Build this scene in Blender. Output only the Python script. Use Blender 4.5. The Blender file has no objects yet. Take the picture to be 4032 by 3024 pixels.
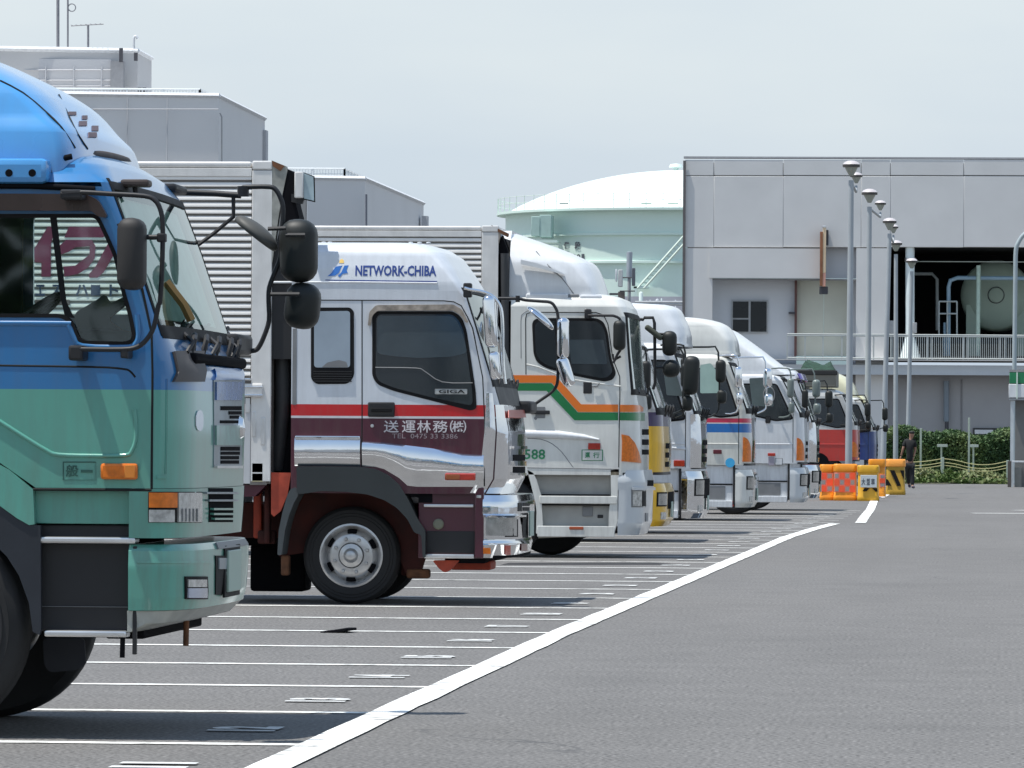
import bpy, bmesh, math, random
from math import sin, cos, pi, sqrt, radians, floor, atan2, degrees
from mathutils import Vector, Matrix
from mathutils.geometry import tessellate_polygon
random.seed(11)
scene = bpy.context.scene
COL = scene.collection

# ------------------------------------------------------------------ camera
TH, RO, FPX, CX, CY, H = radians(4.855), 0.006, 22700.0, 2016.0, 1740.0, 1.39
RT0 = Vector((cos(TH), sin(TH), 0)); FW = Vector((-sin(TH), cos(TH), 0)); UP0 = Vector((0, 0, 1))
RT = RT0 * cos(RO) + UP0 * sin(RO); UP = UP0 * cos(RO) - RT0 * sin(RO)
EYE = Vector((0, 0, H))
cam = bpy.data.cameras.new('camera'); camo = bpy.data.objects.new('camera', cam); COL.objects.link(camo)
cam.sensor_width = 36; cam.lens = FPX / 4032 * 36; cam.shift_y = (CY - 1512) / 4032
cam.clip_start = 1; cam.clip_end = 9000
m = Matrix(((RT.x, UP.x, -FW.x, 0), (RT.y, UP.y, -FW.y, 0), (RT.z, UP.z, -FW.z, H), (0, 0, 0, 1)))
camo.matrix_world = m
scene.camera = camo

# ------------------------------------------------------------------ world, sun, exposure
SUN_EL, SUN_AZ = 72.0, 199.0        # azimuth of the sun seen from above, degrees counter-clockwise from +X
sd = Vector((cos(radians(SUN_EL)) * cos(radians(SUN_AZ)), cos(radians(SUN_EL)) * sin(radians(SUN_AZ)), sin(radians(SUN_EL))))
w = bpy.data.worlds.new('World'); scene.world = w; w.use_nodes = True
nt = w.node_tree; nt.nodes.clear()
def WN(t, **k):
    n = nt.nodes.new(t)
    for a, b in k.items(): setattr(n, a, b)
    return n
out = WN('ShaderNodeOutputWorld'); mixs = WN('ShaderNodeMixShader'); bg1 = WN('ShaderNodeBackground'); bg2 = WN('ShaderNodeBackground')
sky = WN('ShaderNodeTexSky', sky_type='NISHITA'); sky.sun_disc = False
sky.sun_elevation = radians(SUN_EL); sky.sun_rotation = radians(90 - SUN_AZ); sky.dust_density = 2.0
bg1.inputs[1].default_value = 0.10
nt.links.new(sky.outputs[0], bg1.inputs[0])
tc = WN('ShaderNodeTexCoord'); sx = WN('ShaderNodeSeparateXYZ'); nt.links.new(tc.outputs['Generated'], sx.inputs[0])
noi = WN('ShaderNodeTexNoise'); noi.inputs['Scale'].default_value = 14; noi.inputs['Detail'].default_value = 3; noi.inputs['Roughness'].default_value = .5
mapn = WN('ShaderNodeMapping'); mapn.inputs['Scale'].default_value = (1, 1, 4)
nt.links.new(tc.outputs['Generated'], mapn.inputs[0]); nt.links.new(mapn.outputs[0], noi.inputs['Vector'])
ad = WN('ShaderNodeMath', operation='MULTIPLY_ADD'); ad.inputs[1].default_value = 0.06; nt.links.new(noi.outputs[0], ad.inputs[0]); nt.links.new(sx.outputs[2], ad.inputs[2])
rmp = WN('ShaderNodeValToRGB'); nt.links.new(ad.outputs[0], rmp.inputs[0])
cr = rmp.color_ramp
def srgb(r, g, b):
    f = lambda v: (v / 255 / 12.92) if v / 255 <= .04045 else ((v / 255 + .055) / 1.055) ** 2.4
    return (f(r), f(g), f(b), 1)
cr.elements[0].position = 0.02; cr.elements[0].color = srgb(190, 207, 227)
cr.elements[1].position = 1.0; cr.elements[1].color = srgb(132, 166, 214)
for p, c in ((.055, (197, 211, 225)), (.085, (209, 220, 229)), (.11, (218, 227, 232)), (.22, (212, 224, 234)), (.5, (172, 198, 226))):
    e = cr.elements.new(p); e.color = srgb(*c)
nt.links.new(rmp.outputs[0], bg2.inputs[0]); bg2.inputs[1].default_value = 0.92
mixs.inputs[0].default_value = 0.85
nt.links.new(bg1.outputs[0], mixs.inputs[1]); nt.links.new(bg2.outputs[0], mixs.inputs[2]); nt.links.new(mixs.outputs[0], out.inputs[0])

sl = bpy.data.lights.new('sun', 'SUN'); sl.energy = 4.6; sl.angle = radians(0.6); sl.color = (1, .965, .9)
so = bpy.data.objects.new('sun', sl); COL.objects.link(so); so.location = (0, 0, 60)
so.rotation_euler = sd.to_track_quat('Z', 'Y').to_euler()
scene.view_settings.view_transform = 'Standard'; scene.view_settings.look = 'None'
scene.view_settings.gamma = 1.0; scene.view_settings.exposure = 0.30; scene.view_settings.use_curve_mapping = False
scene.cycles.max_bounces = 8; scene.cycles.transparent_max_bounces = 16; scene.cycles.glossy_bounces = 4

# ------------------------------------------------------------------ measuring helpers (read sizes and places off the survey picture)
def ray(px, py): return FW + RT * ((px - CX) / FPX) + UP * ((CY - py) / FPX)
def pY(px, py, Y):
    r = ray(px, py); k = Y / r.y; return EYE + r * k
def pZ(px, py, z=0.0):
    r = ray(px, py); k = (z - H) / r.z; return EYE + r * k
def pD(px, py, D): return EYE + ray(px, py) * D
def proj(v):
    d = v - EYE; D = d.dot(FW); return CX + FPX * d.dot(RT) / D, CY - FPX * d.dot(UP) / D
def zoomf(ox, oy, s): return lambda x, y: (ox + x / s, oy + y / s)
A1 = zoomf(0, 200, 1.659); A2 = zoomf(0, 1100, 1.659); A3 = zoomf(0, 1900, 1.476); A4 = zoomf(800, 600, 1.8436)
A5 = zoomf(1100, 900, 2.011); A6 = zoomf(1100, 1600, 1.8436); A7 = zoomf(1900, 850, 2.37); A8 = zoomf(1950, 1500, 2.2125)
A9 = zoomf(0, 800, 2.765); B1 = zoomf(650, 1250, 2.212); B2 = zoomf(500, 1850, 2.371); B3 = zoomf(1780, 1150, 2.766)
B4 = zoomf(1850, 1700, 3.017); B5 = zoomf(2600, 1400, 2.37); B6 = zoomf(2500, 1600, 3.017); B7 = zoomf(2450, 1150, 3.318)
B8 = zoomf(2950, 1200, 3.318); B9 = zoomf(3000, 1500, 3.017); C1 = zoomf(3200, 1780, 5.53)

# ------------------------------------------------------------------ materials
MATS = {}
def newmat(name):
    mt = bpy.data.materials.new(name); mt.use_nodes = True
    n = mt.node_tree; b = n.nodes['Principled BSDF']; return mt, n, b
def setin(b, **k):
    for a, v in k.items():
        a = a.replace('_', ' ')
        if a in b.inputs: b.inputs[a].default_value = v
def tone(n, b, col, amt, scale, colsock=None, detail=4, dirt=0.0):
    """multiply the base colour by soft noise so that nothing is perfectly even"""
    t = n.nodes.new('ShaderNodeTexCoord'); no = n.nodes.new('ShaderNodeTexNoise'); no.inputs['Scale'].default_value = scale; no.inputs['Detail'].default_value = detail
    n.links.new(t.outputs['Object'], no.inputs['Vector'])
    mr = n.nodes.new('ShaderNodeMapRange'); mr.inputs[1].default_value = .3; mr.inputs[2].default_value = .7
    mr.inputs[3].default_value = 1 - amt; mr.inputs[4].default_value = 1 + amt * .5
    n.links.new(no.outputs[0], mr.inputs[0])
    mx = n.nodes.new('ShaderNodeVectorMath'); mx.operation = 'SCALE'
    if colsock: n.links.new(colsock, mx.inputs[0])
    else: mx.inputs[0].default_value = col[:3]
    n.links.new(mr.outputs[0], mx.inputs['Scale'])
    if dirt <= 0: n.links.new(mx.outputs[0], b.inputs['Base Color']); return no
    # road grime: run-down streaks and splashes, thickest near the road
    mp = n.nodes.new('ShaderNodeMapping'); mp.inputs['Scale'].default_value = (9, 9, 1.1); n.links.new(t.outputs['Object'], mp.inputs[0])
    n2 = n.nodes.new('ShaderNodeTexNoise'); n2.inputs['Scale'].default_value = 1.6; n2.inputs['Detail'].default_value = 6; n2.inputs['Roughness'].default_value = .65; n.links.new(mp.outputs[0], n2.inputs['Vector'])
    r2 = n.nodes.new('ShaderNodeMapRange'); r2.inputs[1].default_value = .42; r2.inputs[2].default_value = .75; n.links.new(n2.outputs[0], r2.inputs[0])
    sp_ = n.nodes.new('ShaderNodeSeparateXYZ'); n.links.new(t.outputs['Object'], sp_.inputs[0])
    r3 = n.nodes.new('ShaderNodeMapRange'); r3.inputs[1].default_value = .3; r3.inputs[2].default_value = 1.7; r3.inputs[3].default_value = dirt; r3.inputs[4].default_value = dirt * .28; n.links.new(sp_.outputs[2], r3.inputs[0])
    ml_ = n.nodes.new('ShaderNodeMath'); ml_.operation = 'MULTIPLY'; n.links.new(r2.outputs[0], ml_.inputs[0]); n.links.new(r3.outputs[0], ml_.inputs[1])
    mm = n.nodes.new('ShaderNodeMix'); mm.data_type = 'RGBA'; n.links.new(ml_.outputs[0], mm.inputs[0]); n.links.new(mx.outputs[0], mm.inputs[6]); mm.inputs[7].default_value = (.12, .10, .085, 1)
    n.links.new(mm.outputs[2], b.inputs['Base Color'])
    return no
def paint(name, col, rough=.32, coat=.6, amt=.08, scale=2.5, metal=0.0, spec=.5, dirt=0.0):
    if name in MATS: return MATS[name]
    mt, n, b = newmat(name); setin(b, Roughness=rough, Coat_Weight=coat, Coat_Roughness=.08, Metallic=metal, Specular_IOR_Level=spec)
    no = tone(n, b, col, amt, scale, dirt=dirt)
    mr = n.nodes.new('ShaderNodeMapRange'); mr.inputs[3].default_value = rough * .85; mr.inputs[4].default_value = min(1, rough * 1.3)
    n.links.new(no.outputs[0], mr.inputs[0]); n.links.new(mr.outputs[0], b.inputs['Roughness'])
    MATS[name] = mt; return mt
def livery(name, bands, rough=.3, coat=.6, amt=.06):
    """paint in horizontal bands: [(height up to, colour), ...] measured above the ground"""
    mt, n, b = newmat(name); setin(b, Roughness=rough, Coat_Weight=coat, Coat_Roughness=.08)
    t = n.nodes.new('ShaderNodeTexCoord'); s = n.nodes.new('ShaderNodeSeparateXYZ'); n.links.new(t.outputs['Object'], s.inputs[0])
    dv = n.nodes.new('ShaderNodeMath'); dv.operation = 'DIVIDE'; dv.inputs[1].default_value = 5.0; n.links.new(s.outputs[2], dv.inputs[0])
    r = n.nodes.new('ShaderNodeValToRGB'); r.color_ramp.interpolation = 'CONSTANT'; n.links.new(dv.outputs[0], r.inputs[0])
    el = r.color_ramp.elements
    el[0].position = 0; el[0].color = (*bands[0][1][:3], 1); el[1].position = bands[0][0] / 5; el[1].color = (*bands[1][1][:3], 1)
    for i in range(1, len(bands) - 1):
        e = el.new(bands[i][0] / 5); e.color = (*bands[i + 1][1][:3], 1)
    tone(n, b, None, amt, 2.2, r.outputs[0], dirt=.5); MATS[name] = mt; return mt
def metal(name, col, rough=.12, amt=.06, scale=4, bump=0.0):
    if name in MATS: return MATS[name]
    mt, n, b = newmat(name); setin(b, Roughness=rough, Metallic=1.0); no = tone(n, b, col, amt, scale)
    if bump:
        bp = n.nodes.new('ShaderNodeBump'); bp.inputs['Strength'].default_value = bump; bp.inputs['Distance'].default_value = .02
        n2 = n.nodes.new('ShaderNodeTexNoise'); n2.inputs['Scale'].default_value = 6; t = n.nodes.new('ShaderNodeTexCoord')
        n.links.new(t.outputs['Object'], n2.inputs['Vector']); n.links.new(n2.outputs[0], bp.inputs['Height']); n.links.new(bp.outputs[0], b.inputs['Normal'])
    MATS[name] = mt; return mt
def plain(name, col, rough=.6, amt=.12, scale=6, spec=.4): return paint(name, col, rough, 0.0, amt, scale, 0.0, spec)
def glass(name, tint=(.7, .82, .78), darken=0.0, rough=.02):
    """window glass: reflects by angle, lets the rest through tinted"""
    if name in MATS: return MATS[name]
    mt = bpy.data.materials.new(name); mt.use_nodes = True; n = mt.node_tree; n.nodes.clear()
    o = n.nodes.new('ShaderNodeOutputMaterial'); mx = n.nodes.new('ShaderNodeMixShader'); fr = n.nodes.new('ShaderNodeFresnel'); fr.inputs[0].default_value = 1.5
    tr = n.nodes.new('ShaderNodeBsdfTransparent'); tr.inputs[0].default_value = (*tint, 1); gl = n.nodes.new('ShaderNodeBsdfGlossy'); gl.inputs['Roughness'].default_value = rough
    gl.inputs[0].default_value = (.9, .95, .95, 1)
    n.links.new(fr.outputs[0], mx.inputs[0]); n.links.new(tr.outputs[0], mx.inputs[1]); n.links.new(gl.outputs[0], mx.inputs[2]); n.links.new(mx.outputs[0], o.inputs[0])
    MATS[name] = mt; return mt
def L(r, g, b): return srgb(r, g, b)[:3]
WHITE = paint('white paint', (.68, .70, .72), .28, dirt=.4)
CREAM = paint('cream white paint', (.70, .70, .66), .3, dirt=.3)
BLACKP = plain('black plastic', (.018, .018, .02), .5)
DARK = plain('dark undercarriage', (.010, .010, .012), .9, .12, 6, .04)
RUBBER = plain('tyre rubber', (.022, .022, .023), .8, .2, 20)
SEAL = plain('window seal rubber', (.012, .012, .013), .6, .12, 6, .15)
CHROME = metal('chrome', (.82, .83, .85), .07, .05, 3, .12)
ALU = metal('brushed aluminium', (.70, .70, .70), .38, .12, 5)
ALUP = paint('aluminium body panel', (.72, .71, .69), .42, .0, .10, 6, .15, dirt=.4)
STEEL = plain('galvanised steel', (.36, .38, .40), .5, .12, 4)
WHEELM = paint('silver wheel paint', (.56, .56, .56), .28, .4, .15, 12, .6)
GREYP = plain('grey plastic', (.20, .205, .21), .5)
DGLASS = paint('dark window glass', (.018, .024, .028), .04, 1.0, .1, 3)
WGLASS = glass('clear cab glass', (.70, .84, .78))
PALEG = paint('glass with painted sky reflection', (.46, .56, .50), .06, 1.0, .22, 2.2)  # opaque pale tone painted in place of the sky's reflection on windscreens
SHADE = plain('pale cloth sunshade', (.60, .68, .64), .9, .2, 5)
SGLASS = glass('side window glass', (.92, .97, .95))
AMBER = paint('amber lamp lens', (.72, .17, .008), .3, .15, .25, 30)
REDL = paint('red lamp lens', (.42, .03, .015), .2, .8, .2, 30)
CLEAR = paint('clear lamp lens', (.60, .61, .59), .10, .9, .45, 22, .4)
LINEP = plain('white road paint', (.80, .81, .78), .7, .22, 3)
def worn_line():
    mt, n, b = newmat('worn white line paint'); setin(b, Roughness=.75); t = n.nodes.new('ShaderNodeTexCoord')
    a = n.nodes.new('ShaderNodeTexNoise'); a.inputs['Scale'].default_value = 7; a.inputs['Detail'].default_value = 8; a.inputs['Roughness'].default_value = .7; n.links.new(t.outputs['Object'], a.inputs['Vector'])
    c = n.nodes.new('ShaderNodeTexNoise'); c.inputs['Scale'].default_value = .6; c.inputs['Detail'].default_value = 3; n.links.new(t.outputs['Object'], c.inputs['Vector'])
    ml = n.nodes.new('ShaderNodeMath'); ml.operation = 'MULTIPLY_ADD'; ml.inputs[1].default_value = .35; n.links.new(c.outputs[0], ml.inputs[0]); n.links.new(a.outputs[0], ml.inputs[2])
    r = n.nodes.new('ShaderNodeValToRGB'); n.links.new(ml.outputs[0], r.inputs[0]); e = r.color_ramp.elements
    e[0].position = .56; e[0].color = (.82, .83, .80, 1); e[1].position = .86; e[1].color = (.20, .20, .20, 1); k = e.new(.70); k.color = (.66, .66, .63, 1)
    n.links.new(r.outputs[0], b.inputs['Base Color']); return mt
LINEP = worn_line()
RUST = plain('rusty steel', (.16, .07, .035), .8, .4, 12)
CHASS = plain('red oxide chassis paint', (.055, .013, .010), .8, .4, 6)
ORGRED = plain('orange red primer', (.40, .06, .03), .6, .3, 8)

# ------------------------------------------------------------------ object helpers
ORG = {}
def tag(o, label=None, cat=None, group=None, kind=None):
    if label: o['label'] = label
    if cat: o['category'] = cat
    if group: o['group'] = group
    if kind: o['kind'] = kind
    return o
def thing(name, label, cat, loc, group=None):
    o = bpy.data.objects.new(name, None); COL.objects.link(o); o.location = loc; o.empty_display_size = .3
    ORG[o] = Vector(loc); return tag(o, label, cat, group)
def add(name, vs, fs, mat, par=None, ang=38, loc=None, label=None):
    """one mesh object; vertices are world positions, stored relative to the thing's base"""
    org = ORG[par] if par else (Vector(loc) if loc is not None else Vector((0, 0, 0)))
    me = bpy.data.meshes.new(name)
    me.from_pydata([tuple(Vector(v) - org) for v in vs], [], fs)
    me.materials.append(mat); me.update()
    o = bpy.data.objects.new(name, me); COL.objects.link(o); ORG[o] = org
    if par: o.parent = par
    else: o.location = org
    if ang:
        me.shade_smooth()
        try: me.set_sharp_from_angle(angle=radians(ang))
        except Exception: pass
    if label: o['label'] = label
    return o
def frombm(name, bm, mat, par=None, ang=38, loc=None, label=None):
    bmesh.ops.recalc_face_normals(bm, faces=bm.faces[:])
    vs = [v.co.copy() for v in bm.verts]; bm.verts.index_update()
    fs = [[v.index for v in f.verts] for f in bm.faces]; bm.free()
    return add(name, vs, fs, mat, par, ang, loc, label)
def boxbm(bm, x0, x1, y0, y1, z0, z1, bev=0.0, seg=2, M=None):
    r = bmesh.ops.create_cube(bm, size=1)
    for v in r['verts']:
        v.co = Vector(((x0 + x1) / 2 + v.co.x * (x1 - x0), (y0 + y1) / 2 + v.co.y * (y1 - y0), (z0 + z1) / 2 + v.co.z * (z1 - z0)))
    vs = r['verts']
    if bev > 0:
        es = list({e for v in vs for e in v.link_edges})
        q = bmesh.ops.bevel(bm, geom=es, offset=bev, segments=seg, affect='EDGES', profile=.5)
        vs = list(set(q['verts']) | {v for v in vs if v.is_valid})
    if M is not None:
        for v in vs: v.co = M @ v.co
def box(name, x0, x1, y0, y1, z0, z1, mat, par=None, bev=0.0, seg=2, loc=None, label=None, M=None):
    bm = bmesh.new(); boxbm(bm, min(x0, x1), max(x0, x1), min(y0, y1), max(y0, y1), min(z0, z1), max(z0, z1), bev, seg, M)
    return frombm(name, bm, mat, par, 20 if seg < 3 else 38, loc, label)
def boxes(name, L_, mat, par=None, bev=0.0, loc=None, label=None):
    bm = bmesh.new()
    for b in L_: boxbm(bm, *b, bev)
    return frombm(name, bm, mat, par, 38, loc, label)
def ribbonpts(pts, n=4, closed=False):
    P = [Vector(p) for p in pts]; out_ = []
    k = len(P)
    rng = range(k if closed else k - 1)
    for i in rng:
        p0 = P[(i - 1) % k] if (closed or i > 0) else P[0]; p1 = P[i]; p2 = P[(i + 1) % k]; p3 = P[(i + 2) % k] if (closed or i + 2 < k) else P[-1]
        for j in range(n):
            t = j / n
            out_.append(.5 * ((2 * p1) + (-p0 + p2) * t + (2 * p0 - 5 * p1 + 4 * p2 - p3) * t * t + (-p0 + 3 * p1 - 3 * p2 + p3) * t ** 3))
    if not closed: out_.append(P[-1])
    return out_
def tubebm(bm, pts, r, n=8, smooth=0, closed=False, rfun=None):
    P = [Vector(p) for p in pts]
    if smooth: P = ribbonpts(P, smooth, closed)
    rings = []; k = len(P); prev = None
    for i, p in enumerate(P):
        if closed: d = P[(i + 1) % k] - P[i - 1]
        else: d = (P[min(i + 1, k - 1)] - P[max(i - 1, 0)])
        if d.length < 1e-9: d = Vector((0, 0, 1))
        d.normalize()
        if prev is None:
            a = Vector((0, 0, 1)) if abs(d.z) < .9 else Vector((1, 0, 0)); u = d.cross(a).normalized()
        else:
            u = (prev - d * prev.dot(d)).normalized()
        prev = u; v = d.cross(u); rr = rfun(i / (k - 1)) * r if rfun else r
        rings.append([bm.verts.new(p + (u * cos(2 * pi * j / n) + v * sin(2 * pi * j / n)) * rr) for j in range(n)])
    m_ = len(rings)
    for i in range(m_ if closed else m_ - 1):
        a = rings[i]; b = rings[(i + 1) % m_]
        for j in range(n): bm.faces.new((a[j], a[(j + 1) % n], b[(j + 1) % n], b[j]))
    if not closed:
        bm.faces.new(rings[0][::-1]); bm.faces.new(rings[-1])
def tube(name, pts, r, mat, par=None, n=8, smooth=0, closed=False, loc=None, label=None, rfun=None):
    bm = bmesh.new(); tubebm(bm, pts, r, n, smooth, closed, rfun); return frombm(name, bm, mat, par, 50, loc, label)
def lathe(name, prof, c, axis, mat, par=None, n=40, loc=None, arc=(0, 2 * pi), label=None):
    """revolve [(radius, along)] about an axis through c ('Y' or 'Z')"""
    c = Vector(c); vs = []; full = abs(arc[1] - arc[0] - 2 * pi) < 1e-6; m_ = n if full else n + 1
    for r, a in prof:
        for j in range(m_):
            t = arc[0] + (arc[1] - arc[0]) * j / n
            if axis == 'Y': vs.append(c + Vector((r * cos(t), a, r * sin(t))))
            elif axis == 'X': vs.append(c + Vector((a, r * cos(t), r * sin(t))))
            else: vs.append(c + Vector((r * cos(t), r * sin(t), a)))
    fs = []
    for i in range(len(prof) - 1):
        for j in range(n if full else n):
            j2 = (j + 1) % m_ if full else j + 1
            fs.append((i * m_ + j, i * m_ + j2, (i + 1) * m_ + j2, (i + 1) * m_ + j))
    bm = bmesh.new(); V = [bm.verts.new(v) for v in vs]
    for f in fs:
        try: bm.faces.new([V[i] for i in f])
        except Exception: pass
    bmesh.ops.remove_doubles(bm, verts=bm.verts[:], dist=1e-5)
    return frombm(name, bm, mat, par, 40, loc, label)
def roundpoly(pts, r, n=5):
    """round the corners of a closed 2D outline"""
    k = len(pts); o = []
    for i in range(k):
        p0 = Vector(pts[i - 1]); p1 = Vector(pts[i]); p2 = Vector(pts[(i + 1) % k])
        a = p0 - p1; b = p2 - p1; la, lb = a.length, b.length
        q = min(r, la * .45, lb * .45)
        if q < 1e-5: o.append(p1); continue
        s = p1 + a.normalized() * q; e = p1 + b.normalized() * q
        for j in range(n + 1):
            t = j / n; o.append(s * (1 - t) ** 2 + p1 * 2 * t * (1 - t) + e * t * t)
    return [tuple(v) for v in o]
def extr(name, loops, f, thick_vec, mat, par=None, ang=38, loc=None, label=None):
    """solid plate: 2D loops (outline, then holes) mapped to 3D by f, given thickness along thick_vec"""
    L3 = [[Vector((p[0], p[1], 0)) for p in lp] for lp in loops]
    tris = tessellate_polygon(L3); flat = [p for lp in loops for p in lp]; N = len(flat)
    front = [Vector(f(p[0], p[1])) for p in flat]; back = [v + Vector(thick_vec) for v in front]
    fs = [tuple(t) for t in tris] + [tuple(i + N for i in reversed(t)) for t in tris]
    o = 0
    for lp in loops:
        k = len(lp)
        for i in range(k):
            a, b = o + i, o + (i + 1) % k; fs.append((a, b, b + N, a + N))
        o += k
    bm = bmesh.new(); V = [bm.verts.new(v) for v in front + back]
    for q in fs:
        try: bm.faces.new([V[i] for i in q])
        except Exception: pass
    return frombm(name, bm, mat, par, ang, loc, label)
def ring2(pts, w_):
    """inset copy of an outline by w_ (towards its centroid side)"""
    k = len(pts); A = 0
    for i in range(k):
        x0, y0 = pts[i]; x1, y1 = pts[(i + 1) % k]; A += x0 * y1 - x1 * y0
    s = 1 if A > 0 else -1; o = []
    for i in range(k):
        p0 = Vector(pts[i - 1]); p1 = Vector(pts[i]); p2 = Vector(pts[(i + 1) % k])
        d1 = (p1 - p0); d2 = (p2 - p1)
        if d1.length < 1e-7 or d2.length < 1e-7: d1 = d2 = (p2 - p0)
        n1 = Vector((-d1.y, d1.x)).normalized() * s; n2 = Vector((-d2.y, d2.x)).normalized() * s
        q = (n1 + n2)
        q = q.normalized() / max(.5, q.normalized().dot(n1)) if q.length > 1e-6 else n1
        o.append(tuple(p1 + q * w_))
    return o
class Side:
    """a truck's near side plane: everything traced on it gets metres, thickness and its own object"""
    def __init__(s, Yn, par): s.Y = Yn; s.par = par
    def xz(s, p, Y=None):
        v = pY(p[0], p[1], s.Y if Y is None else Y); return (v.x, v.z)
    def plate(s, name, pxs, off, th, mat, holes=(), rnd=0.0, par=None, Y=None, label=None):
        Y0 = (s.Y if Y is None else Y) - off
        lp = [[s.xz(p, Y0) for p in l] for l in [pxs, *holes]]
        if rnd: lp = [roundpoly(l, rnd) for l in lp]
        return extr(name, lp, lambda x, z: (x, Y0, z), (0, th, 0), mat, par or s.par, label=label)
    def rect(s, name, p0, p1, off, th, mat, bev=.004, par=None, label=None, Y=None):
        Y0 = (s.Y if Y is None else Y) - off; a = s.xz(p0, Y0); b = s.xz(p1, Y0)
        return box(name, a[0], b[0], Y0, Y0 + th, a[1], b[1], mat, par or s.par, bev, 2, label=label)
    def frame(s, name, pxs, wd, off, th, mat, rnd=.03, par=None):
        Y0 = s.Y - off; o = roundpoly([s.xz(p, Y0) for p in pxs], rnd); i = ring2(o, wd)
        return extr(name, [o, i], lambda x, z: (x, Y0, z), (0, th, 0), mat, par or s.par)
    def line(s, name, pxs, r, mat, off=0.0, par=None, smooth=0, closed=False, Y=None, label=None):
        Y0 = (s.Y if Y is None else Y) - off
        return tube(name, [pY(p[0], p[1], Y0) for p in pxs], r, mat, par or s.par, 8, smooth, closed, label=label)
    def bulge(s, name, cols, depth, mat, par=None, nv=12, base=.004, prof=None):
        """convex strip: cols = [(px, top py, bottom py)]"""
        vs = []; 
        for px, a, b in cols:
            P = pY(px, a, s.Y); Q = pY(px, b, s.Y)
            for j in range(nv + 1):
                t = j / nv; v = P.lerp(Q, t); d = prof(t) if prof else sin(pi * t) ** .6
                vs.append(Vector((v.x, s.Y - base - depth * d, v.z)))
            for j in (nv, 0):
                t = j / nv; v = P.lerp(Q, t); vs.append(Vector((v.x, s.Y + .01, v.z)))
        k = nv + 3; fs = []
        for i in range(len(cols) - 1):
            for j in range(k): fs.append((i * k + j, i * k + (j + 1) % k, (i + 1) * k + (j + 1) % k, (i + 1) * k + j))
        fs.append(tuple(range(k))); fs.append(tuple((len(cols) - 1) * k + j for j in reversed(range(k))))
        bm = bmesh.new(); V = [bm.verts.new(v) for v in vs]
        for f in fs: bm.faces.new([V[i] for i in f])
        return frombm(name, bm, mat, par or s.par, 50)
def textmesh(name, body, fit, f, mat, par=None, bold=.0, th=.003, loc=None, shear=0.0, label=None):
    """flat lettering as thin geometry; fit=(u0,u1,v0,v1) in the plane, f(u,v,d) -> world"""
    c = bpy.data.curves.new('lettering', 'FONT'); c.body = body; c.size = 1; c.extrude = .5; c.offset = bold; c.resolution_u = 2; c.shear = shear
    o = bpy.data.objects.new('lettering', c); COL.objects.link(o)
    dg = bpy.context.evaluated_depsgraph_get(); me = bpy.data.meshes.new_from_object(o.evaluated_get(dg))
    vs = [v.co.copy() for v in me.vertices]; fs = [list(p.vertices) for p in me.polygons]
    bpy.data.objects.remove(o); bpy.data.curves.remove(c); bpy.data.meshes.remove(me)
    if not vs: return None
    x0 = min(v.x for v in vs); x1 = max(v.x for v in vs); y0 = min(v.y for v in vs); y1 = max(v.y for v in vs)
    u0, u1, v0, v1 = fit
    W = [Vector(f(u0 + (v.x - x0) / (x1 - x0 + 1e-9) * (u1 - u0), v0 + (v.y - y0) / (y1 - y0 + 1e-9) * (v1 - v0), v.z * th)) for v in vs]
    return add(name, W, fs, mat, par, 0, loc, label)
def sidetext(S, name, body, p0, p1, mat, off=.006, bold=0.0, par=None, shear=0.0, Y=None, yfun=None):
    Y0 = (S.Y if Y is None else Y) - off; a = S.xz((p0[0], p1[1]), Y0); b = S.xz((p1[0], p0[1]), Y0)
    return textmesh(name, body, (a[0], b[0], a[1], b[1]), lambda u, v, d: (u, (Y0 if yfun is None else yfun(v) - off) - d, v), mat, par or S.par, bold, .0015, shear=shear)

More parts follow.
